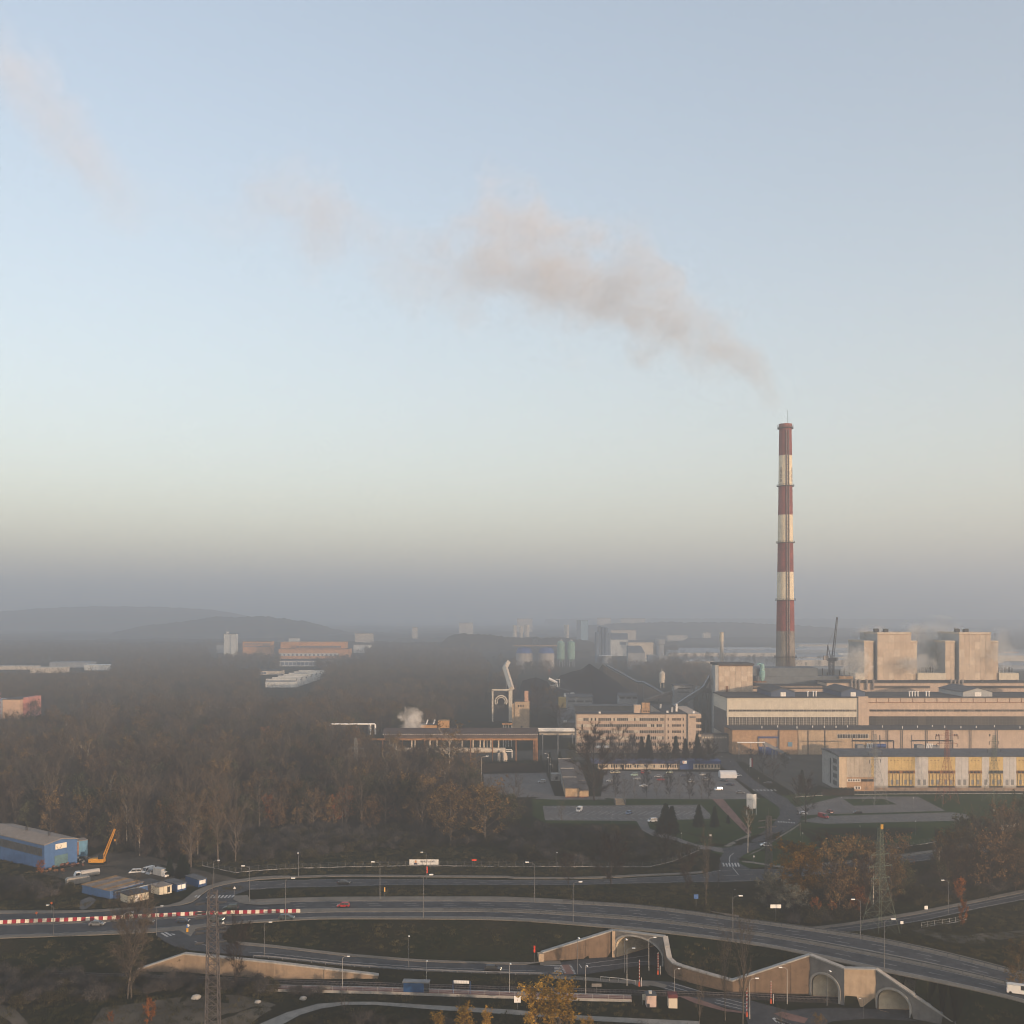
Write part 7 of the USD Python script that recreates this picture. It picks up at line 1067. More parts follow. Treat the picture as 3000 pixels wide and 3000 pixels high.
h2_ = thing('hedge', 'clipped dark hedge at the left foot of the panelled hall', 'hedge', tuple(P(2430, 2330))); pp_ = np.column_stack([rgh.uniform(-4, 13, 2600), rgh.uniform(-1., 1., 2600), rgh.random(2600) ** .7 * 4]); MB().add(*leafs(rgh, pp_, .26)).build('foliage', LF['spruce'], h2_); MB().box(-4, 13, -.6, .6, 0, 3.2).build('stems', bark_d, h2_)
# the woods: every tree stands where a pixel of ground was seen to be wooded
def inpoly(pts): return shapely.Polygon([P(u, v)[:2] for u, v in pts]).buffer(0)
WOOD = inpoly([(-200, 2470), (0, 2425), (225, 2478), (330, 2500), (430, 2512), (560, 2536), (700, 2526), (900, 2515), (1000, 2500), (1150, 2490), (1300, 2482), (1480, 2470), (1510, 2432), (1400, 2400), (1392, 2310), (1330, 2275), (1120, 2268), (1050, 2250), (1030, 2190), (1060, 2152), (1230, 2152), (1325, 2140), (1335, 2095), (1420, 2070), (1432, 1965), (1400, 1925), (1330, 1900), (-250, 1900)])
HOLE = shapely.union_all([inpoly(p) for p in [[(-100, 2085), (130, 2090), (330, 2090), (620, 2085), (620, 2100), (330, 2130), (120, 2165), (-100, 2165)], [(-200, 1950), (330, 1945), (330, 2000), (-200, 2010)], [(760, 1965), (1000, 1940), (960, 1990), (900, 2085), (750, 2085)], [(600, 1905), (1070, 1900), (1070, 1960), (820, 1995), (640, 1975)], [(560, 2120), (800, 2105), (800, 2120), (560, 2135)], [(1180, 2150), (1330, 2150), (1330, 2175), (1180, 2175)], [(960, 2180), (1110, 2180), (1110, 2200), (960, 2200)], [(-60, 2170), (30, 2170), (30, 2200), (-60, 2200)]]])
SPARSE = inpoly([(640, 2440), (1130, 2430), (1300, 2440), (1480, 2440), (1500, 2480), (1000, 2510), (640, 2535)])
def zone_of(u, v): return 'beside the right hand road' if u > 2000 else 'behind the blue workshop' if (v > 2360 and u < 560) else 'above the back road left of the white hoarding' if v > 2360 and u < 1150 else 'left of the car parks' if v > 2360 else 'in front of the pipe bridge' if u > 900 and v > 2230 else 'in the middle of the wood' if v > 2200 else 'in the far part of the wood'
def sample(poly, d0, d1, gap, jit=.42):
    x0, y0, x1, y1 = poly.bounds; xs, ys = np.arange(x0, x1, gap), np.arange(max(y0, d0), min(y1, d1), gap); g = np.array([(x, y) for y in ys for x in xs])
    if not len(g): return g.reshape(0, 2)
    g = g + rng.uniform(-jit, jit, g.shape) * gap; return g[shapely.contains_xy(poly, g) & (np.abs(g[:, 0] / g[:, 1]) < .56)]
dense = WOOD.difference(HOLE)
near_pts = np.vstack([sample(dense.difference(SPARSE), 0, 560, 5.6), sample(dense, 560, 900, 6.6), sample(inpoly([(2425, 2650), (2640, 2590), (2690, 2625), (2600, 2672), (2450, 2700)]), 0, 999, 6.5), sample(inpoly([(2690, 2580), (2830, 2520), (3120, 2455), (3120, 2570), (2900, 2618), (2740, 2655)]), 0, 999, 7.5)]); mid_pts = sample(dense, 900, 1500, 8.5); far_pts = sample(dense, 1500, 2900, 13)
kinds = ['bare_tree', 'purple_tree', 'fan_tree', 'brown_tree', 'ochre_tree', 'olive_tree', 'rust_tree', 'birch']
def pick(x, y):
    n = float(meshkit.noise(np.array([[x / 90, y / 90, 1.]]))[0]); w = np.array([.24, .13 + .22 * (n < .4), .12, .17, .07 + .5 * max(0, n - .52), .2, .012 + .06 * (n > .74), .04]); return kinds[rng.choice(8, p=w / w.sum())]
REST = []
order = np.argsort(near_pts[:, 1]); single = {}
for r_, k in enumerate(order):
    x, y = near_pts[k]; kd = pick(x, y); nv = {'ochre_tree': 2, 'olive_tree': 2, 'rust_tree': 2, 'birch': 2}.get(kd, 3); va = int(rng.integers(nv)); sc = float(rng.choice([.6, .75, .85, .95, 1.1, 1.28])) * float(rng.uniform(.93, 1.07)); single[kd] = single.get(kd, 0) + 1
    if r_ < 330:
        u, v = x / y * F + CX, V0 + H * F / y; z = float(gz(x, y)[0]); lb = f'{KIND_LABEL[kd]} {zone_of(u, v)}'
        copy(TREES[f'{kd}_{va}'], kd, lb, 'tree', (x, y, z), rng.uniform(0, 6.28), f'{KIND_LABEL[kd]}s {zone_of(u, v)}', (sc * .95, sc * .95, sc))
    else: REST.append((f'{kd}_{va}', x, y, float(gz(x, y)[0]), sc))
for pts, s0, s1 in ((mid_pts, .65, 1.05), (far_pts, .7, 1.05)):
    for x, y in pts:
        kd = pick(x, y); nv = {'ochre_tree': 2, 'olive_tree': 2, 'rust_tree': 2, 'birch': 2}.get(kd, 3); REST.append((f'{kd}_{int(rng.integers(nv))}', x, y, 0., float(rng.uniform(s0, s1))))
def instancer(name, label, cat, items):
    pi = UsdGeom.PointInstancer.Define(stage, uniq('/World', name)); ks = sorted({i[0] for i in items}); ix = {k: j for j, k in enumerate(ks)}
    for k in ks:
        x = UsdGeom.Xform.Define(stage, f'{pi.GetPath()}/{k}'); x.GetPrim().GetReferences().AddInternalReference(TREES[k].GetPath()); pi.GetPrototypesRel().AddTarget(x.GetPath())
    pi.CreateProtoIndicesAttr(Vt.IntArray([ix[i[0]] for i in items])); pi.CreatePositionsAttr(Vt.Vec3fArray([Gf.Vec3f(*map(float, i[1:4])) for i in items])); pi.CreateScalesAttr(Vt.Vec3fArray([Gf.Vec3f(i[4], i[4], i[4]) for i in items]))
    an = rng.uniform(0, 2 * math.pi, len(items)); pi.CreateOrientationsAttr(Vt.QuathArray([Gf.Quath(math.cos(t / 2), 0, 0, math.sin(t / 2)) for t in an])); return stuff(pi.GetPrim(), label, cat)
instancer('woodland', 'dense leafless autumn woodland filling the left middle distance', 'wood', REST)
# undergrowth and scrub
US = []
for pts, gap, kk in ((WOOD.intersection(SPARSE), 4.2, ('shrub_0', 'shrub_1', 'bare_shrub_0', 'bare_shrub_1')), (dense.difference(SPARSE).intersection(shapely.box(-400, 0, 400, 620)), 5.5, ('shrub_0', 'bare_shrub_0', 'bare_shrub_1')), (inpoly([(1500, 2430), (1860, 2440), (1900, 2500), (1900, 2535), (1500, 2535)]), 6.5, ('shrub_0', 'bare_shrub_0')),
                     (inpoly([(2640, 2590), (3050, 2500), (3050, 2590), (2900, 2620), (2650, 2660)]), 4.5, ('shrub_0', 'shrub_1', 'bare_shrub_0')), (inpoly([(2230, 2640), (2480, 2600), (2640, 2590), (2600, 2680), (2330, 2705)]), 4.0, ('shrub_0', 'bare_shrub_1', 'shrub_1'))):
    for x, y in sample(pts, 0, 3000, gap): US.append((kk[int(rng.integers(len(kk)))], x, y, float(gz(x, y)[0]) - .1, float(rng.uniform(.6, 1.5))))
def inpz(pts, z): return shapely.Polygon([P(u, v, z)[:2] for u, v in pts]).buffer(0)
for pg, gap, kk in ((inpz([(-20, 2858), (300, 2868), (700, 2885), (880, 2895), (960, 2912), (800, 2922), (500, 2915), (200, 2940), (-20, 2950)], -3.6), 3.4, ('shrub_0', 'bare_shrub_0', 'bare_shrub_1')), (inpz([(860, 3020), (1050, 2990), (1500, 3010), (2000, 3040), (2000, 3090), (820, 3095)], -4), 3.2, ('shrub_0', 'shrub_1', 'bare_shrub_0')), (inpz([(-20, 2590), (190, 2600), (225, 2625), (100, 2640), (-20, 2640)], 1), 2.8, ('shrub_0', 'shrub_1', 'bare_shrub_0'))):
    for x, y in sample(pg, 0, 3000, gap): US.append((kk[int(rng.integers(len(kk)))], x, y, float(gz(x, y)[0]) - .1, float(rng.uniform(.5, 1.2))))
instancer('undergrowth', 'low scrub and undergrowth on banks and along the wood edge', 'scrub', US)
tuft = clsx('grass_tuft'); rgt = np.random.default_rng(8); n0 = 46
MB().add(*slivers(rgt, np.column_stack([rgt.normal(0, .38, n0), rgt.normal(0, .38, n0), np.zeros(n0)]), unit(rgt.normal(0, .45, (n0, 3)) + [0, 0, 1]), rgt.uniform(.25, .6, n0), .12)).build('blades', leaf('dry_grass', (.03, .034, .016), (.075, .066, .034), .2, .04), tuft); TREES['grass_tuft'] = tuft
gt = np.column_stack([rng.uniform(-260, 190, 26000), rng.uniform(205, 420, 26000)]); road_pts = np.vstack([np.vstack([lane(he['o'], he['s'], f, f)[0][:, :2] for f in np.linspace(0, 1, 9)]), np.vstack([lane(rfd, rnd2, f, f)[0][:, :2] for f in (-.3, 0, .5, 1)]), np.vstack([lane(bA, bB, f, f)[0][:, :2] for f in (0, .5, 1)]), np.vstack([lane(rrA, rrB, f, f)[0][:, :2] for f in (0, .5, 1)]), rld[:, :2], pd[:, :2], np.vstack([wA, wB, oa, ib])[:, :2]])
gt = gt[(cKDTree(road_pts).query(gt)[0] > 2.6) & (np.abs(gt[:, 0] / gt[:, 1]) < .54)]
NOGO = shapely.union_all([inpz(q_, zq_) for q_, zq_ in (([(440, 2660), (900, 2560), (745, 2660), (700, 2720), (750, 2810), (600, 2800), (455, 2745)], 1.6), ([(1560, 2800), (2000, 2800), (2000, 2880), (2700, 2945), (2700, 3060), (2150, 3060), (1800, 2890), (1560, 2870)], -4), ([(690, 3010), (930, 2930), (1100, 2930), (2060, 2988), (2060, 3012), (1100, 2952), (900, 2975), (800, 3050)], -4), ([(110, 2500), (330, 2470), (720, 2570), (560, 2625), (240, 2625)], .8), ([(2050, 2470), (2280, 2470), (2280, 2600), (2050, 2600)], 0))])
gt = gt[~shapely.contains_xy(NOGO, gt[:, 0], gt[:, 1])]; gzz = gz(gt[:, 0], gt[:, 1]); instancer('grass_tufts', 'rough tufts of grass on the road banks', 'grass', [('grass_tuft', x, y, z - .05, float(s_)) for (x, y), z, s_ in zip(gt, gzz, rng.uniform(.6, 1.7, len(gt)))])
print('trees', len(REST), len(US), len(order))
# ------------------------------------------------------------------ far buildings, hills, distant woods
def far_block(name, label, cat, u0, u1, vt, vb, depth, mat, roofmat=None, wins=(), d=None, extra=None):
    d = d or H * F / (vb - V0); z = ZV(vt, d); x0 = XU(u0, d); w = XU(u1, d) - x0; t = thing(name, label, cat, (x0, d, 0)); B(0, w, 0, depth, 0, z).build('wall', mat, t); roofslab(0, w, 0, depth, z + .02, .5 * d / 1500, .3).build('roof', roofmat or roofm, t)
    for (fu0, fu1, fv0, fv1, n, mt) in wins:
        a, b = XU(fu0, d) - x0, XU(fu1, d) - x0
        for k in range(n): B(a + (b - a) * k / n + .08 * (b - a) / n, a + (b - a) * (k + .92) / n, -.25, .0, ZV(fv1, d), ZV(fv0, d)).build('window', mt, t)
    return t, x0, d, z
fw = M('far_white', (.56, .57, .54), .8, .1, .05, .1, .1); fo = M('far_orange', (.52, .27, .12), .85, .05, .08, .1, .1); fg = M('far_grey', (.26, .28, .3), .85, .05, .1, .1); fc = M('far_cream', (.55, .48, .38), .85, .05, .06, .1, .1); fb = M('far_blue_grey', (.1, .14, .2), .8, .1, .1, .1)
t, x0, d, z = far_block('tower_block', 'tall white tower block with one column of windows at far left', 'building', 656, 691, 1858, 1925, 18, fw); 
for k in range(11): B(17 * d / F, 20 * d / F, -.4, -.02, z * (k + .35) / 11.4, z * (k + .9) / 11.4).build('stair_window', fb, t)
B(6 * d / F, 12 * d / F, 3, 8, z + 1, z + 6).build('roof_room', fw, t)
t, x0, d, z = far_block('factory_building', 'orange factory block with two window rows right of the white tower', 'building', 711, 794, 1880, 1924, 30, fo, None, [(714, 792, 1885, 1888, 18, fb), (714, 792, 1892, 1895, 18, fb)])
t, x0, d, z = far_block('factory_building', 'long low orange factory with curved dark window band and white base', 'building', 816, 1018, 1902, 1930, 60, fo, None, [(866, 1000, 1893, 1897, 12, fb), (818, 995, 1915, 1921, 22, fg)])
B(0, 190 * d / F, 20, 60, 0, ZV(1882, d)).build('upper_hall', fo, t); B(46 * d / F, 180 * d / F, 8, 20, 0, ZV(1891, d)).build('middle_hall', fo, t); B(1, 176 * d / F, -.3, -.02, ZV(1922, d), ZV(1914, d)).build('white_base', fw, t)
for k in range(14): B((2 + k * 12.4) * d / F, (7 + k * 12.4) * d / F, -.6, -.32, ZV(1922, d), ZV(1915.5, d)).build('window', fb, t)
far_block('low_hall', 'long low white fronted hall below the orange factory', 'building', 819, 966, 1937, 1952, 40, fw, M('roof_purple_grey', (.12, .11, .12), .95), [(822, 964, 1940, 1949, 12, fb)])
d = 96 * F / 214; sh = thing('sawtooth_hall', 'white sawtooth roofed factory halls receding in steps at left', 'building', (XU(800, d), d, 0))
for k in range(7):
    y = k * 34.; dd = d + y; xa = XU(800, d) * 0 - 6; wv = XU(866, d) - XU(800, d)
    B(-10, wv + 1, y, y + 33, 0, 8).build('bay_wall', fw, sh); MB().xprism([(y, 8), (y + 2, 11.5), (y + 31, 8.3)], -10, wv + 1).build('saw_roof', roofm, sh); B(-9.5, wv + .5, y - .1, y + .3, 9.2, 11.4).build('glazing', fw, sh); B(-9, wv, y - .06, y + .25, 7.6, 9.1).build('glazing', fb, sh)
    B(wv + 1.02, wv + 1.2, y + 1, y + 24, 1, 10.5).build('end_gable', fw, sh)
far_block('low_hall', 'pale pinkish flat block behind the sawtooth halls', 'building', 735, 821, 1966, 1977, 30, fc, roofm, [(738, 780, 1969, 1975, 6, fb)])
d = 96 * F / 305.; pb_ = thing('apartment_block', 'peach and pink apartment block cut by the left edge', 'building', (XU(8, d), d, 0)); s9 = d / F; zt9 = ZV(2050, d); B(0, 52 * s9, 0, 30, 0, zt9).build('wall', M('peach_render', (.55, .37, .25), .9, .05, .04, .3, .06), pb_); B(52.3 * s9, 68 * s9, 5, 30, 0, zt9 + 1.6).build('side_wing', M('pink_render', (.45, .2, .17), .9, .05, .05, .3, .06), pb_); roofslab(0, 52 * s9, 0, 30, zt9 + .02, .6, .3).build('roof', roofm, pb_); B(-20, -.05, -1, 26, 0, zt9 - .5).build('left_wing', fg, pb_)
for k in range(6): B(-14, -1, -1.3, -1.02, 2 + k * 4, 3.8 + k * 4).build('balcony', M('balcony_purple', (.2, .13, .16), .8), pb_)
far_block('house', 'small pale yellow house end cut by the left edge', 'house', -30, 14, 2155, 2171, 12, fc)
for (lb, u0, u1, vt, vb, mt, rm) in [('pale roofed shed among trees at far left edge', -20, 95, 1953, 1962, fc, fc), ('long cream roofed shed in the far left trees', 88, 180, 1957, 1972, fc, fc), ('blue grey roofed hall behind the cream sheds', 145, 262, 1941, 1956, fg, M('roof_blue_pale', (.2, .23, .28), .9)), ('white fronted shed right of the blue grey hall', 246, 322, 1949, 1964, fw, fw), ('small white box building on a mast shaped base in the far left wood', 116, 136, 1922, 1934, fw, fw)]: far_block('shed', lb, 'shed', u0, u1, vt, vb, 30, mt, rm)
pb9 = thing('pipe_bridge', 'pale frame pipe bridge among the trees left of the pipe loop', 'pipe bridge', (XU(565, 900), 900, 0)); sp = 900 / F
MB().bar((0, 0, ZV(2071, 900)), (65 * sp, 0, ZV(2071, 900)), .7).bar((65 * sp, 0, ZV(2073, 900)), (180 * sp, 0, ZV(2073, 900)), .7).bar((105 * sp, 0, ZV(2091, 900)), (180 * sp, 0, ZV(2072, 900)), 1.2).bar((105 * sp, 0, ZV(2091, 900)), (185 * sp, 0, ZV(2091, 900)), .9).build('pipe', fc, pb9)
for k in (5, 22, 58, 90, 155): MB().bar((k * sp, 0, 0), (k * sp, 0, ZV(2072, 900)), .5).build('support', fc, pb9)
# silos and works behind the coal yard
for lb, u0, u1 in (('left of two wide grey storage tanks with blue conical roofs', 1512, 1561), ('right of two wide grey storage tanks with blue conical roofs', 1577, 1625)):
    d = 96 * F / 161.; r = (u1 - u0) / 2 * d / F; t = thing('storage_tank', lb, 'storage tank', (XU((u0 + u1) / 2, d), d + r, 0)); zt_ = ZV(1914, d); MB().tube_prof(0, 0, [(r, 0), (r, zt_)], 36).build('shell', M('tank_shell', (.34, .32, .3), .8, .1, .06, .1, .15), t, smooth=40); MB().tube_prof(0, 0, [(r + .5, zt_), (r * .72, ZV(1899, d)), (0, ZV(1897.5, d))], 36).build('roof', M('tank_roof_blue', (.05, .1, .26), .7, .2, .1, .2), t, smooth=40)
    for k in range(8): a_ = math.pi + .5 + k * .3; MB().obox(((r * .92) * math.cos(a_), (r * .92) * math.sin(a_), ZV(1911, d)), (1.6, .6, 1.8), a_ + 1.57, 0).build('roof_hatch', fw, t)
d = 1760.; lt_ = thing('elevator_tower', 'slim open lattice elevator tower with catwalk between the two wide tanks', 'tower', (XU(1569, d), d, 0)); m, dd_ = lattice(MB(), ZV(1868, d), 9, 9, 1., .7, .35); [q.build('leg', fb, lt_) for q in m]; dd_.build('bracing', fb, lt_); B(-38, 38, -1.5, 1.5, ZV(1893, d), ZV(1890.5, d)).build('catwalk', M('catwalk_brown', (.3, .22, .16), .8), lt_)
for lb, uc in (('left of two pale green cylinder silos on legs', 1643.5), ('right of two pale green cylinder silos on legs', 1673.5)):
    d = 1850.; r = 11 * d / F; t = thing('silo', lb, 'silo', (XU(uc, d), d, 0)); z0, z1_ = ZV(1930, d), ZV(1882, d); MB().tube_prof(0, 0, [(1, z0 - 6), (r, z0), (r, z1_), (r * .3, z1_ + 3), (0, z1_ + 3)], 24).build('shell', M('silo_green', (.2, .33, .28), .7, .2, .08, .1, .2), t, smooth=40)
    for k in range(6): MB().bar((r * .9 * math.cos(k * 1.05), r * .9 * math.sin(k * 1.05), 0), (r * .9 * math.cos(k * 1.05), r * .9 * math.sin(k * 1.05), z0), .8).build('leg', fg, t)
    MB().obox((0, 0, z1_ + 4), (5, 3, 3)).build('head_house', fg, t)
cl = thing('silo_cluster', 'cluster of dark blue grey silos beside the white works building', 'silo', (0, 0, 0)); d = 2000.
for u, vt in ((1749, 1852), (1757, 1836), (1768, 1838), (1776, 1840), (1783, 1856)): MB().tube_prof(XU(u, d), d + (u % 3) * 3, [(4.2, 0), (4.2, ZV(vt, d)), (0, ZV(vt - 2, d))], 14).build('cylinder', fb, cl, smooth=40)
t, x0, d, z = far_block('works_building', 'white works building with dark top storey and one dark window', 'building', 1781, 1840, 1874, 1922, 40, fw, fb, [(1814, 1835, 1880, 1889, 1, fb)]); B(-4 * d / F, 59 * d / F, 6, 40, z, ZV(1856, d)).build('top_storey', fb, t)
for k in range(7): MB().bar((k * 5, 10, ZV(1856, d)), (k * 5, 10, ZV(1851, d)), .8).build('roof_pipe', fb, t)
far_block('works_hall', 'white hall adjoining the works building on the right', 'building', 1841, 1914, 1882, 1918, 30, fc, fb, [], 2150)
t, x0, d, z = far_block('works_building', 'grey blue roofed plant house in front of the white works', 'building', 1840, 1890, 1913, 1948, 22, fg, fb, [], 1760); MB().prism([(0, z), (50 * d / F, z), (38 * d / F, ZV(1893, d)), (0, ZV(1893, d))], 1, 21).build('sloped_roof', fb, t)
far_block('shed', 'bright white shed with a pipe on its wall above the conveyor', 'shed', 1842, 1896, 1932, 1956, 18, fw, fg, [(1878, 1885, 1948, 1951, 1, fb)]); far_block('shed', 'dark blue shed right of the bright white shed', 'shed', 1898, 1931, 1920, 1944, 18, fb, fg); far_block('shed', 'pale shed right of the dark blue shed', 'shed', 1931, 1956, 1922, 1944, 18, fg, fg)
d = 96 * F / 143.; ot = thing('oil_tank', 'grey tank under a wide thin white disc roof', 'storage tank', (XU(1778, d), d, 0)); MB().tube_prof(0, 0, [(9, 0), (9, ZV(1922, d))], 24).build('shell', fg, ot, smooth=40); MB().tube_prof(0, 0, [(0, ZV(1921.5, d)), (16, ZV(1921.5, d)), (16, ZV(1920.2, d)), (0, ZV(1919.5, d))], 24).build('disc_roof', fw, ot)
d = 2250.; wtw = thing('water_tower', 'pale concrete water tower with wide square head', 'water tower', (XU(1934, d), d, 0)); r = 15 * d / F; MB().tube_prof(0, 0, [(r * .75, 0), (r * .72, ZV(1888, d)), (r, ZV(1886, d)), (r, ZV(1873, d)), (0, ZV(1871, d))], 16).build('tank', fg, wtw, smooth=40)
d = 96 * F / 215.; ps = thing('process_tank', 'cream process tank with thin pipes on legs amid the scrub', 'tank', (XU(1940, d), d, 0)); MB().tube_prof(0, 0, [(0, 6), (3.8, 7), (3.8, 19), (1, 22), (0, 22)], 16).build('shell', fc, ps, smooth=40)
for a_, b_ in ((-2, -2), (2, -2), (2, 2), (-2, 2)): MB().bar((a_, b_, 0), (a_, b_, 7), .5).build('leg', fc, ps)
MB().bar((-.8, 0, 21), (-.8, 0, 26), .8).bar((.9, 0, 21), (.9, 0, 25), .6).build('vent_pipe', fc, ps)
# long warehouses behind the chimney
wr2 = random.Random(11)
for i, (u0, u1, vt, vb, mt, dep) in enumerate([(1960, 2330, 1913, 1923, fc, 160), (2012, 2090, 1938, 1957, fc, 60), (2340, 2520, 1926, 1934, fc, 120), (2330, 2510, 1934, 1951, fc, 60), (2340, 2560, 1888, 1899, fc, 90), (2270, 2520, 1905, 1912, fg, 120), (2690, 2780, 1917, 1930, fw, 100), (2920, 3100, 1921, 1937, fc, 120), (2940, 3100, 1950, 1960, fg, 90), (2940, 2985, 1911, 1920, fo, 60), (1985, 2120, 1905, 1911, fw, 150), (2130, 2300, 1903, 1909, fg, 150), (1930, 1990, 1908, 1916, fc, 60), (2365, 2450, 1898, 1905, fw, 90), (2455, 2560, 1913, 1921, fw, 60), (2850, 2940, 1935, 1943, fc, 60)]):
    far_block('warehouse', f'long low {"cream" if mt is fc else "white" if mt is fw else "orange" if mt is fo else "grey"} warehouse in the distance ' + ('left of the chimney' if u1 < 2310 else 'between chimney and tower crane' if u1 < 2570 else 'behind the boiler houses') + f', {("front", "second", "third", "fourth", "fifth", "sixth", "last")[i % 7]} row', 'warehouse', u0, u1, vt, vb, dep, mt, M('roof_pale', (.4, .4, .4), .9, .05) if i % 2 else fg)
for lb, u0, u1, vt, vb, mt, d in [('left of three pale far storage tanks', 1502, 1514, 1832, 1850, fc, 3400), ('middle of three pale far storage tanks', 1521, 1532, 1834, 1850, fc, 3400), ('right of three pale far storage tanks', 1536, 1551, 1831, 1850, fc, 3400), ('single pale far storage tank right of the three', 1652, 1667, 1831, 1850, fc, 3400)]:
    r = (u1 - u0) / 2 * d / F; t = thing('storage_tank', lb, 'storage tank', (XU((u0 + u1) / 2, d), d, 0)); MB().tube_prof(0, 0, [(r, 0), (r, ZV(vt, d)), (0, ZV(vt - 1, d))], 16).build('shell', mt, t, smooth=40)
for lb, u0, u1, vt, d, mt in [('pale blue high building faint in the haze', 1702, 1723, 1818, 3300, M('far_pale_blue', (.25, .38, .45), .8)), ('thin dark stack building left of the pale blue one', 1690, 1701, 1818, 3300, fb), ('faint cream slab on the far ridge', 1750, 1790, 1811, 5000, fc), ('longer faint cream slab on the far ridge', 1820, 1890, 1812, 5000, fc), ('white rows of flats on the right ridge', 1955, 2015, 1861, 3600, fc), ('pinkish block on the right ridge', 2060, 2082, 1853, 3600, fc), ('cream row behind the white works', 1790, 1864, 1846, 3300, fc), ('pale slab left of the far tanks', 1515, 1560, 1813, 4800, fc), ('pale row of flats in the left haze', 1345, 1385, 1825, 4200, fc), ('small white house in the left haze', 1208, 1222, 1838, 3600, fc), ('pale long shed in the left haze', 1040, 1092, 1856, 3000, fc), ('white row of houses behind the orange factory', 845, 875, 1870, 2700, fw), ('row of white vans and sheds beside the orange factory', 1035, 1085, 1889, 2500, fw), ('pale shed left of the tower block', 634, 656, 1890, 2500, fg)]:
    far_block('distant_building', lb, 'building', u0, u1, vt, V0 + H * F / d, 20, mt, None, [], d)
# wooded hills and the far plain
hill_m = usdkit.material(stage, '/World/Looks/hill_wood', {'g': ('geometry', {}), 'n': ('noise_texture', {'scale': .018, 'detail': 6.}), 'r': ('rgb_ramp', {'ramp': [(0, (.016, .015, .013)), (.45, (.024, .022, .017)), (.6, (.036, .027, .019)), (1, (.045, .04, .03))]}), 'p': ('principled_bsdf', {'roughness': 1., 'specular_ior_level': 0.})}, [('g.position', 'n.vector'), ('n.fac', 'r.fac'), ('r.color', 'p.base_color')], surface='p.BSDF')
def canopy(xs, ys, base, amp, seed, mask=None):
    X, Y = np.meshgrid(xs, ys, indexing='ij'); Z = base(X, Y); q = np.stack([X, Y, 0 * X], -1); bump = meshkit.noise(q / 22., seed) * .6 + meshkit.noise(q / 9.5, seed + 1) * .4
    Z = Z + amp * bump if mask is None else np.where(mask(X, Y), Z + amp * (.35 + bump), Z - 3); n = len(ys); i, j = np.meshgrid(np.arange(len(xs) - 1), np.arange(n - 1), indexing='ij'); return MB().add(np.stack([X, Y, Z], -1).reshape(-1, 3), np.stack([i * n + j, (i + 1) * n + j, (i + 1) * n + j + 1, i * n + j + 1], -1).reshape(-1, 4))
def ridge(name, us, vs, d, depth, nx=320, ny=16, x0=None, x1=None):
    f = PchipInterpolator(us, vs); xs = np.linspace(XU(us[0], d), XU(us[-1], d), nx); ys = np.linspace(d - depth, d + depth, ny)
    def base(X, Y): return np.maximum(0, ZV(f(np.clip(X / d * F + CX, us[0], us[-1])), d) - 12) * np.clip(1 - (np.abs(Y - d) / depth) ** 1.6, 0, 1) - 4 * (np.abs(Y - d) >= depth * .98)
    return struct(canopy(xs, ys, base, 15, len(us)).build(name, hill_m, smooth=True))
ridge('wooded_hill', [-300, 0, 150, 300, 450, 600, 680, 760, 830], [1800, 1790, 1779, 1775, 1776, 1783, 1795, 1812, 1826], 6200, 900)
ridge('wooded_hill', [420, 560, 650, 760, 850, 900, 960, 1000], [1832, 1815, 1804, 1804, 1812, 1820, 1838, 1850], 4300, 420, 220)
ridge('wooded_hill', [1700, 1850, 2000, 2150, 2300, 2450, 2620, 2800, 3200], [1832, 1822, 1820, 1821, 1828, 1838, 1845, 1848, 1852], 4600, 420, 320)
ridge('wooded_hill', [1600, 1900, 2300, 2600, 2800, 3000, 3300], [1812, 1810, 1811, 1812, 1813, 1814, 1815], 8200, 700, 260)
ridge('wooded_hill', [1290, 1330, 1390, 1440, 1500, 1600, 1740], [1884, 1858, 1852, 1858, 1864, 1864, 1878], 2700, 240, 200)
for nm, xs, ys, sd, th in (('far_woodland', np.arange(-1700, 1720, 9.), np.arange(1500, 3000, 11.), 5, .5), ('far_woodland', np.arange(-4400, 4400, 26.), np.arange(3000, 7600, 34.), 9, .44)):
    clear = [shapely.Polygon([(XU(a, y0_), y0_), (XU(b, y0_), y0_), (XU(b, y1_), y1_), (XU(a, y1_), y1_)]) for a, b, y0_, y1_ in ((1440, 1760, 1000, 1900), (1730, 2010, 1300, 2330), (1930, 3400, 1400, 2350), (1985, 3300, 2350, 3350), (640, 1060, 1900, 2500), (700, 1060, 1300, 1900), (-100, 350, 1600, 2050))]; cu = shapely.union_all(clear)
    def mask(X, Y): q = np.stack([X, Y, 0 * X + 3], -1); return (meshkit.fbm(q / 260., 3, sd) > th) & ~shapely.contains_xy(cu, X, Y) & (np.abs(X / Y) < .58) & ~((X > -900) & (X < 90) & (Y < 2900) & (Y > 1500) & shapely.contains_xy(WOOD, X, Y))
    stuff(canopy(xs, ys, lambda X, Y: 0 * X, 13, sd, mask).build(nm, hill_m, smooth=True), 'far autumn woods fading into the haze on the plain', 'wood')
struct(MB().poly(np.array([P(*q) for q in [(1960, 1902), (3300, 1902), (3300, 1966), (2560, 1962), (2330, 1960), (2080, 1962), (1990, 1930)]]) + [0, 0, .05]).build('pale_yard', M('pale_yard', (.16, .155, .145), .95, .02, .3, .02, col2=(.28, .27, .25))))
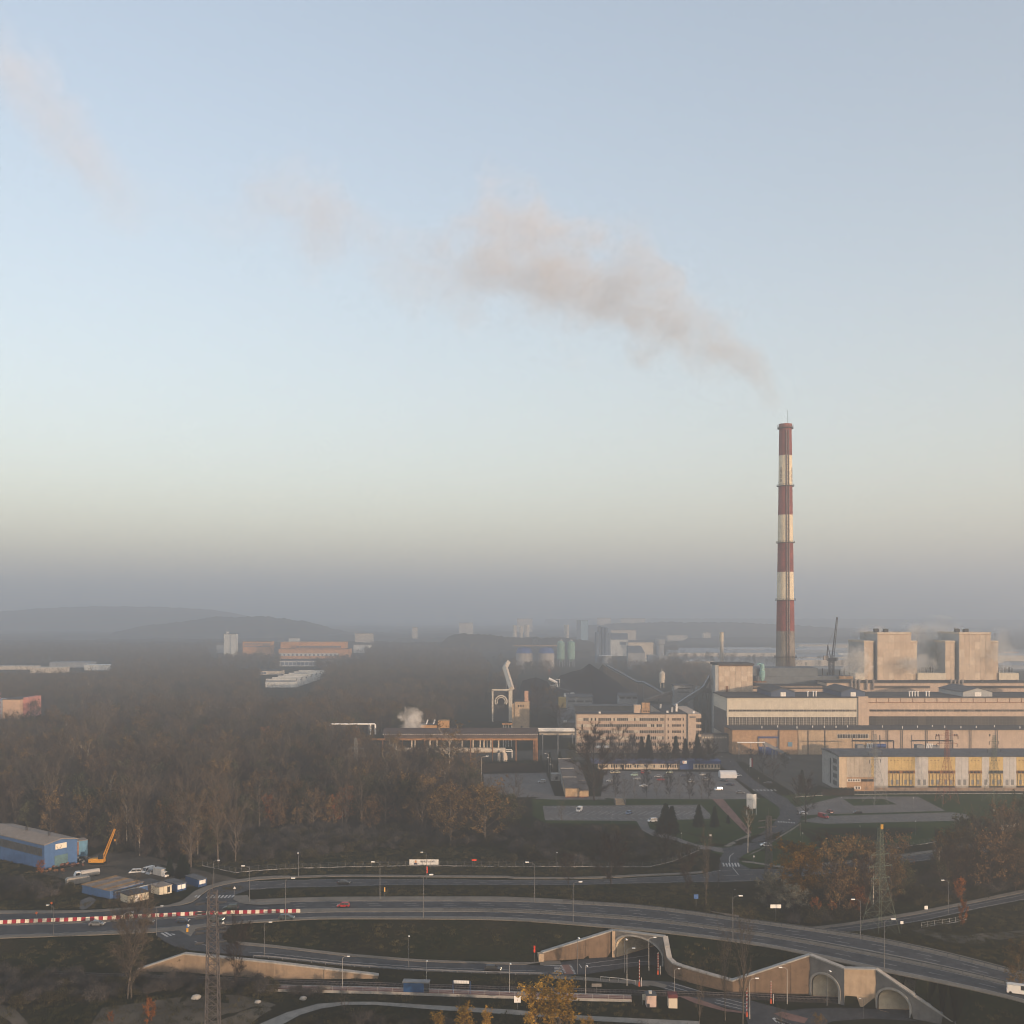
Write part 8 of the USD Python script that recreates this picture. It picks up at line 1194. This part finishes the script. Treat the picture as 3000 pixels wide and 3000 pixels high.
# trees scattered between works, sheds and warehouses
SC = []
for pg, g in ((inpoly([(1440, 2010), (1500, 1975), (1520, 1968), (1500, 2110), (1430, 2120)]), 13), (inpoly([(1750, 1940), (1840, 1955), (2080, 1975), (2080, 2030), (1960, 2010), (1880, 1990)]), 16), (inpoly([(1900, 1946), (2080, 1960), (2090, 1990), (1960, 1985)]), 15), (inpoly([(1960, 1924), (2600, 1952), (2600, 1962), (1960, 1940)]), 26), (inpoly([(1440, 1940), (1640, 1965), (1640, 1985), (1500, 1985)]), 17), (inpoly([(640, 1930), (820, 1935), (820, 1965), (640, 1965)]), 16), (inpoly([(900, 1945), (1060, 1930), (1100, 1960), (960, 2000)]), 17), (inpoly([(-50, 2010), (330, 2003), (330, 2050), (70, 2052)]), 12), (inpoly([(60, 2096), (330, 2096), (330, 2108), (60, 2110)]), 14)):
    for x, y in sample(pg, 0, 6000, g): kd = pick(x, y); SC.append((f'{kd}_0', x, y, 0., float(rng.uniform(.5, 1.05))))
instancer('scattered_trees', 'scattered leafless trees between the far works, sheds and halls', 'trees', SC)
# ------------------------------------------------------------------ smoke and steam
def ramp1(pts, lo, hi): return [(p, ((v - lo) / (hi - lo),) * 3) for p, v in pts]
SD = lambda u: 860. - 265. * (2280 - u) / 2280.; SX = lambda u: XU(u, SD(u))          # the wind carries the smoke to the left and a little towards the viewer
cl_ = [(2330, 1205, 10), (2285, 1175, 18), (2230, 1110, 38), (2150, 1050, 46), (2050, 985, 56), (1950, 925, 66), (1850, 870, 80), (1700, 850, 80), (1550, 790, 95), (1420, 770, 100), (1280, 800, 76), (1150, 780, 60), (1040, 665, 66), (950, 610, 80), (800, 615, 66), (650, 650, 44), (450, 610, 34), (330, 560, 52), (220, 430, 80), (120, 270, 84), (0, 150, 76), (-120, 60, 60)]
xa_, xb_ = SX(-120), SX(2330); tt_ = lambda u: (SX(u) - xa_) / (xb_ - xa_); cl_ = cl_[::-1]
zlo, zhi = 200., 700.
dens = [(-120, .25), (0, .42), (120, .5), (230, .5), (330, .3), (450, .12), (650, .26), (800, .56), (950, .6), (1040, .5), (1150, .3), (1280, .62), (1420, .8), (1550, .88), (1700, .95), (1850, 1.), (2050, 1.), (2150, 1.), (2230, .95), (2265, .8), (2285, .3), (2300, 0), (2330, 0)]
n = {'g': ('geometry', {}), 's': ('separate_xyz', {}), 't': ('map_range', {'from_min': xa_, 'from_max': xb_, 'to_min': 0., 'to_max': 1., 'clamp': True}),
     'rz': ('rgb_ramp', {'ramp': ramp1([(tt_(u), ZV(v, SD(u))) for u, v, r in cl_], zlo, zhi)}), 'rr': ('rgb_ramp', {'ramp': ramp1([(tt_(u), r * SD(u) / F * 2.0) for u, v, r in cl_], 0, 60)}), 'rd': ('rgb_ramp', {'ramp': ramp1([(tt_(u), q) for u, q in dens], 0, 1)}),
     'ry': ('rgb_ramp', {'ramp': ramp1([(tt_(u), SD(u)) for u, v, r in cl_], 500, 900)}), 'yc': ('map_range', {'from_min': 0., 'from_max': 1., 'to_min': 500., 'to_max': 900.}), 'zc': ('map_range', {'from_min': 0., 'from_max': 1., 'to_min': zlo, 'to_max': zhi}), 'rm': ('map_range', {'from_min': 0., 'from_max': 1., 'to_min': 0., 'to_max': 60.}),
     'dz': ('math', {'math_type': 'subtract'}), 'dy': ('math', {'math_type': 'subtract'}), 'z2': ('math', {'math_type': 'multiply'}), 'y2': ('math', {'math_type': 'multiply'}), 'sum': ('math', {'math_type': 'add'}), 'len': ('math', {'math_type': 'sqrt'}), 'q': ('math', {'math_type': 'divide'}),
     'mp': ('mapping', {'scale': (.031, .031, .036)}), 'n': ('noise_texture', {'scale': 1., 'detail': 6., 'roughness': .6, 'distortion': .35}), 'mp2': ('mapping', {'scale': (.0085, .0085, .0095), 'location': (3.3, 1., 2.)}), 'n2': ('noise_texture', {'scale': 1., 'detail': 2.}),
     'a': ('math', {'math_type': 'multiply_add', 'value2': 3.6, 'value3': -1.65}), 'a2': ('math', {'math_type': 'multiply_add', 'value2': 1.8}), 'b': ('math', {'math_type': 'subtract'}), 'c': ('map_range', {'from_min': .0, 'from_max': .9, 'to_min': 0., 'to_max': 1., 'clamp': True}), 'd': ('math', {'math_type': 'multiply'}), 'e': ('math', {'math_type': 'multiply', 'value2': .016}),
     'v': ('principled_volume', {'color': (.84, .83, .86), 'anisotropy': -.15})}
L = [('g.position', 's.vector'), ('s.x', 't.value'), ('t.result', 'rz.fac'), ('t.result', 'rr.fac'), ('t.result', 'rd.fac'), ('rz.color', 'zc.value'), ('rr.color', 'rm.value'), ('s.z', 'dz.value1'), ('zc.result', 'dz.value2'), ('s.y', 'dy.value1'), ('t.result', 'ry.fac'), ('ry.color', 'yc.value'), ('yc.result', 'dy.value2'),
     ('dz.value', 'z2.value1'), ('dz.value', 'z2.value2'), ('dy.value', 'y2.value1'), ('dy.value', 'y2.value2'), ('z2.value', 'sum.value1'), ('y2.value', 'sum.value2'), ('sum.value', 'len.value1'), ('len.value', 'q.value1'), ('rm.result', 'q.value2'),
     ('g.position', 'mp.vector'), ('mp.vector', 'n.vector'), ('g.position', 'mp2.vector'), ('mp2.vector', 'n2.vector'), ('n.fac', 'a.value1'), ('n2.fac', 'a2.value1'), ('a.value', 'a2.value3'), ('a2.value', 'b.value1'), ('q.value', 'b.value2'), ('b.value', 'c.value'), ('c.result', 'd.value1'), ('rd.color', 'd.value2'), ('d.value', 'e.value1'), ('e.value', 'v.density')]
smoke_m = usdkit.material(stage, '/World/Looks/smoke', n, L, volume='v.volume')
pts = [(SX(u), SD(u), ZV(v, SD(u))) for u, v, r in cl_]; rad_ = [max(9., r * SD(u) / F * 2.0 * 1.6) for u, v, r in cl_]
stuff(MB().tube(pts, rad_, 14).build('smoke_plume', smoke_m), 'mauve grey smoke plume drifting up and left from the tall chimney', 'smoke')
def puff(name, label, c, r, dn, seed, col=(1., .99, .97), ns=.11):
    c = np.array(c); r = np.array(r, float)
    n = {'g': ('geometry', {}), 'o': ('vector_math', {'math_type': 'subtract', 'vector2': tuple(c)}), 'dv': ('vector_math', {'math_type': 'divide', 'vector2': tuple(r)}), 'l': ('vector_math', {'math_type': 'length'}), 'mp': ('mapping', {'location': (seed * 1.7, seed, 0.)}), 'n': ('noise_texture', {'scale': ns, 'detail': 4., 'roughness': .6, 'distortion': .5}),
         'a': ('math', {'math_type': 'multiply_add', 'value2': 2.6, 'value3': -.75}), 'b': ('math', {'math_type': 'subtract'}), 'c': ('map_range', {'from_min': -.35, 'from_max': .5, 'to_min': 0., 'to_max': dn, 'clamp': True}), 'v': ('principled_volume', {'color': col, 'anisotropy': -.6})}
    m = usdkit.material(stage, f'/World/Looks/steam_{seed}', n, [('g.position', 'o.vector1'), ('o.vector', 'dv.vector1'), ('dv.vector', 'l.vector1'), ('g.position', 'mp.vector'), ('mp.vector', 'n.vector'), ('n.fac', 'a.value1'), ('a.value', 'b.value1'), ('l.value', 'b.value2'), ('b.value', 'c.value'), ('c.result', 'v.density')], volume='v.volume')
    s_ = trimesh.creation.icosphere(2, 1.); stuff(MB().add(s_.vertices * r * 1.04 + c, s_.faces).build(name, m), label, 'steam')
pd_ = lambda u, v, d: PD(u, v, d)
puff('steam_cloud', 'thick white steam rising left of the left boiler house', pd_(2512, 1945, 806), (13.8, 8.75, 17.5), 0.175, 1); puff('steam_cloud', 'white steam curling over the top of the left boiler house', pd_(2552, 1862, 846), (17.5, 8.75, 9.38), 0.12, 2); puff('steam_cloud', 'white steam at the right top of the left boiler house', pd_(2675, 1875, 846), (16.2, 8.75, 17.5), 0.109, 3)
puff('steam_cloud', 'white steam between the two boiler houses', pd_(2722, 1912, 840), (18.8, 10, 21.2), 0.131, 4); puff('steam_cloud', 'faint steam rising high between the boiler houses', pd_(2755, 1860, 850), (21.2, 10, 17.5), 0.0491, 5); puff('steam_cloud', 'low steam drifting from the safety vents', pd_(2690, 1945, 806), (20, 7.5, 8.75), 0.12, 6); puff('steam_cloud', 'thin steam right of the right boiler house', pd_(2935, 1905, 808), (12.5, 7.5, 18.8), 0.0764, 7); puff('steam_cloud', 'small white steam puff beside the orange pump house', pd_(1205, 2113, 765), (11.2, 7.5, 12.5), 0.153, 8)
# ------------------------------------------------------------------ haze
haze_m = usdkit.material(stage, '/World/Looks/haze', {'v': ('principled_volume', {'color': (.80, .90, 1.), 'density': 3.5e-4, 'anisotropy': .25})}, volume='v.volume')
stuff(MB().box(-19000, 19000, -480, 24500, -9, 500).build('haze', haze_m), 'thin blue grey autumn haze lying over the whole plain', 'haze')
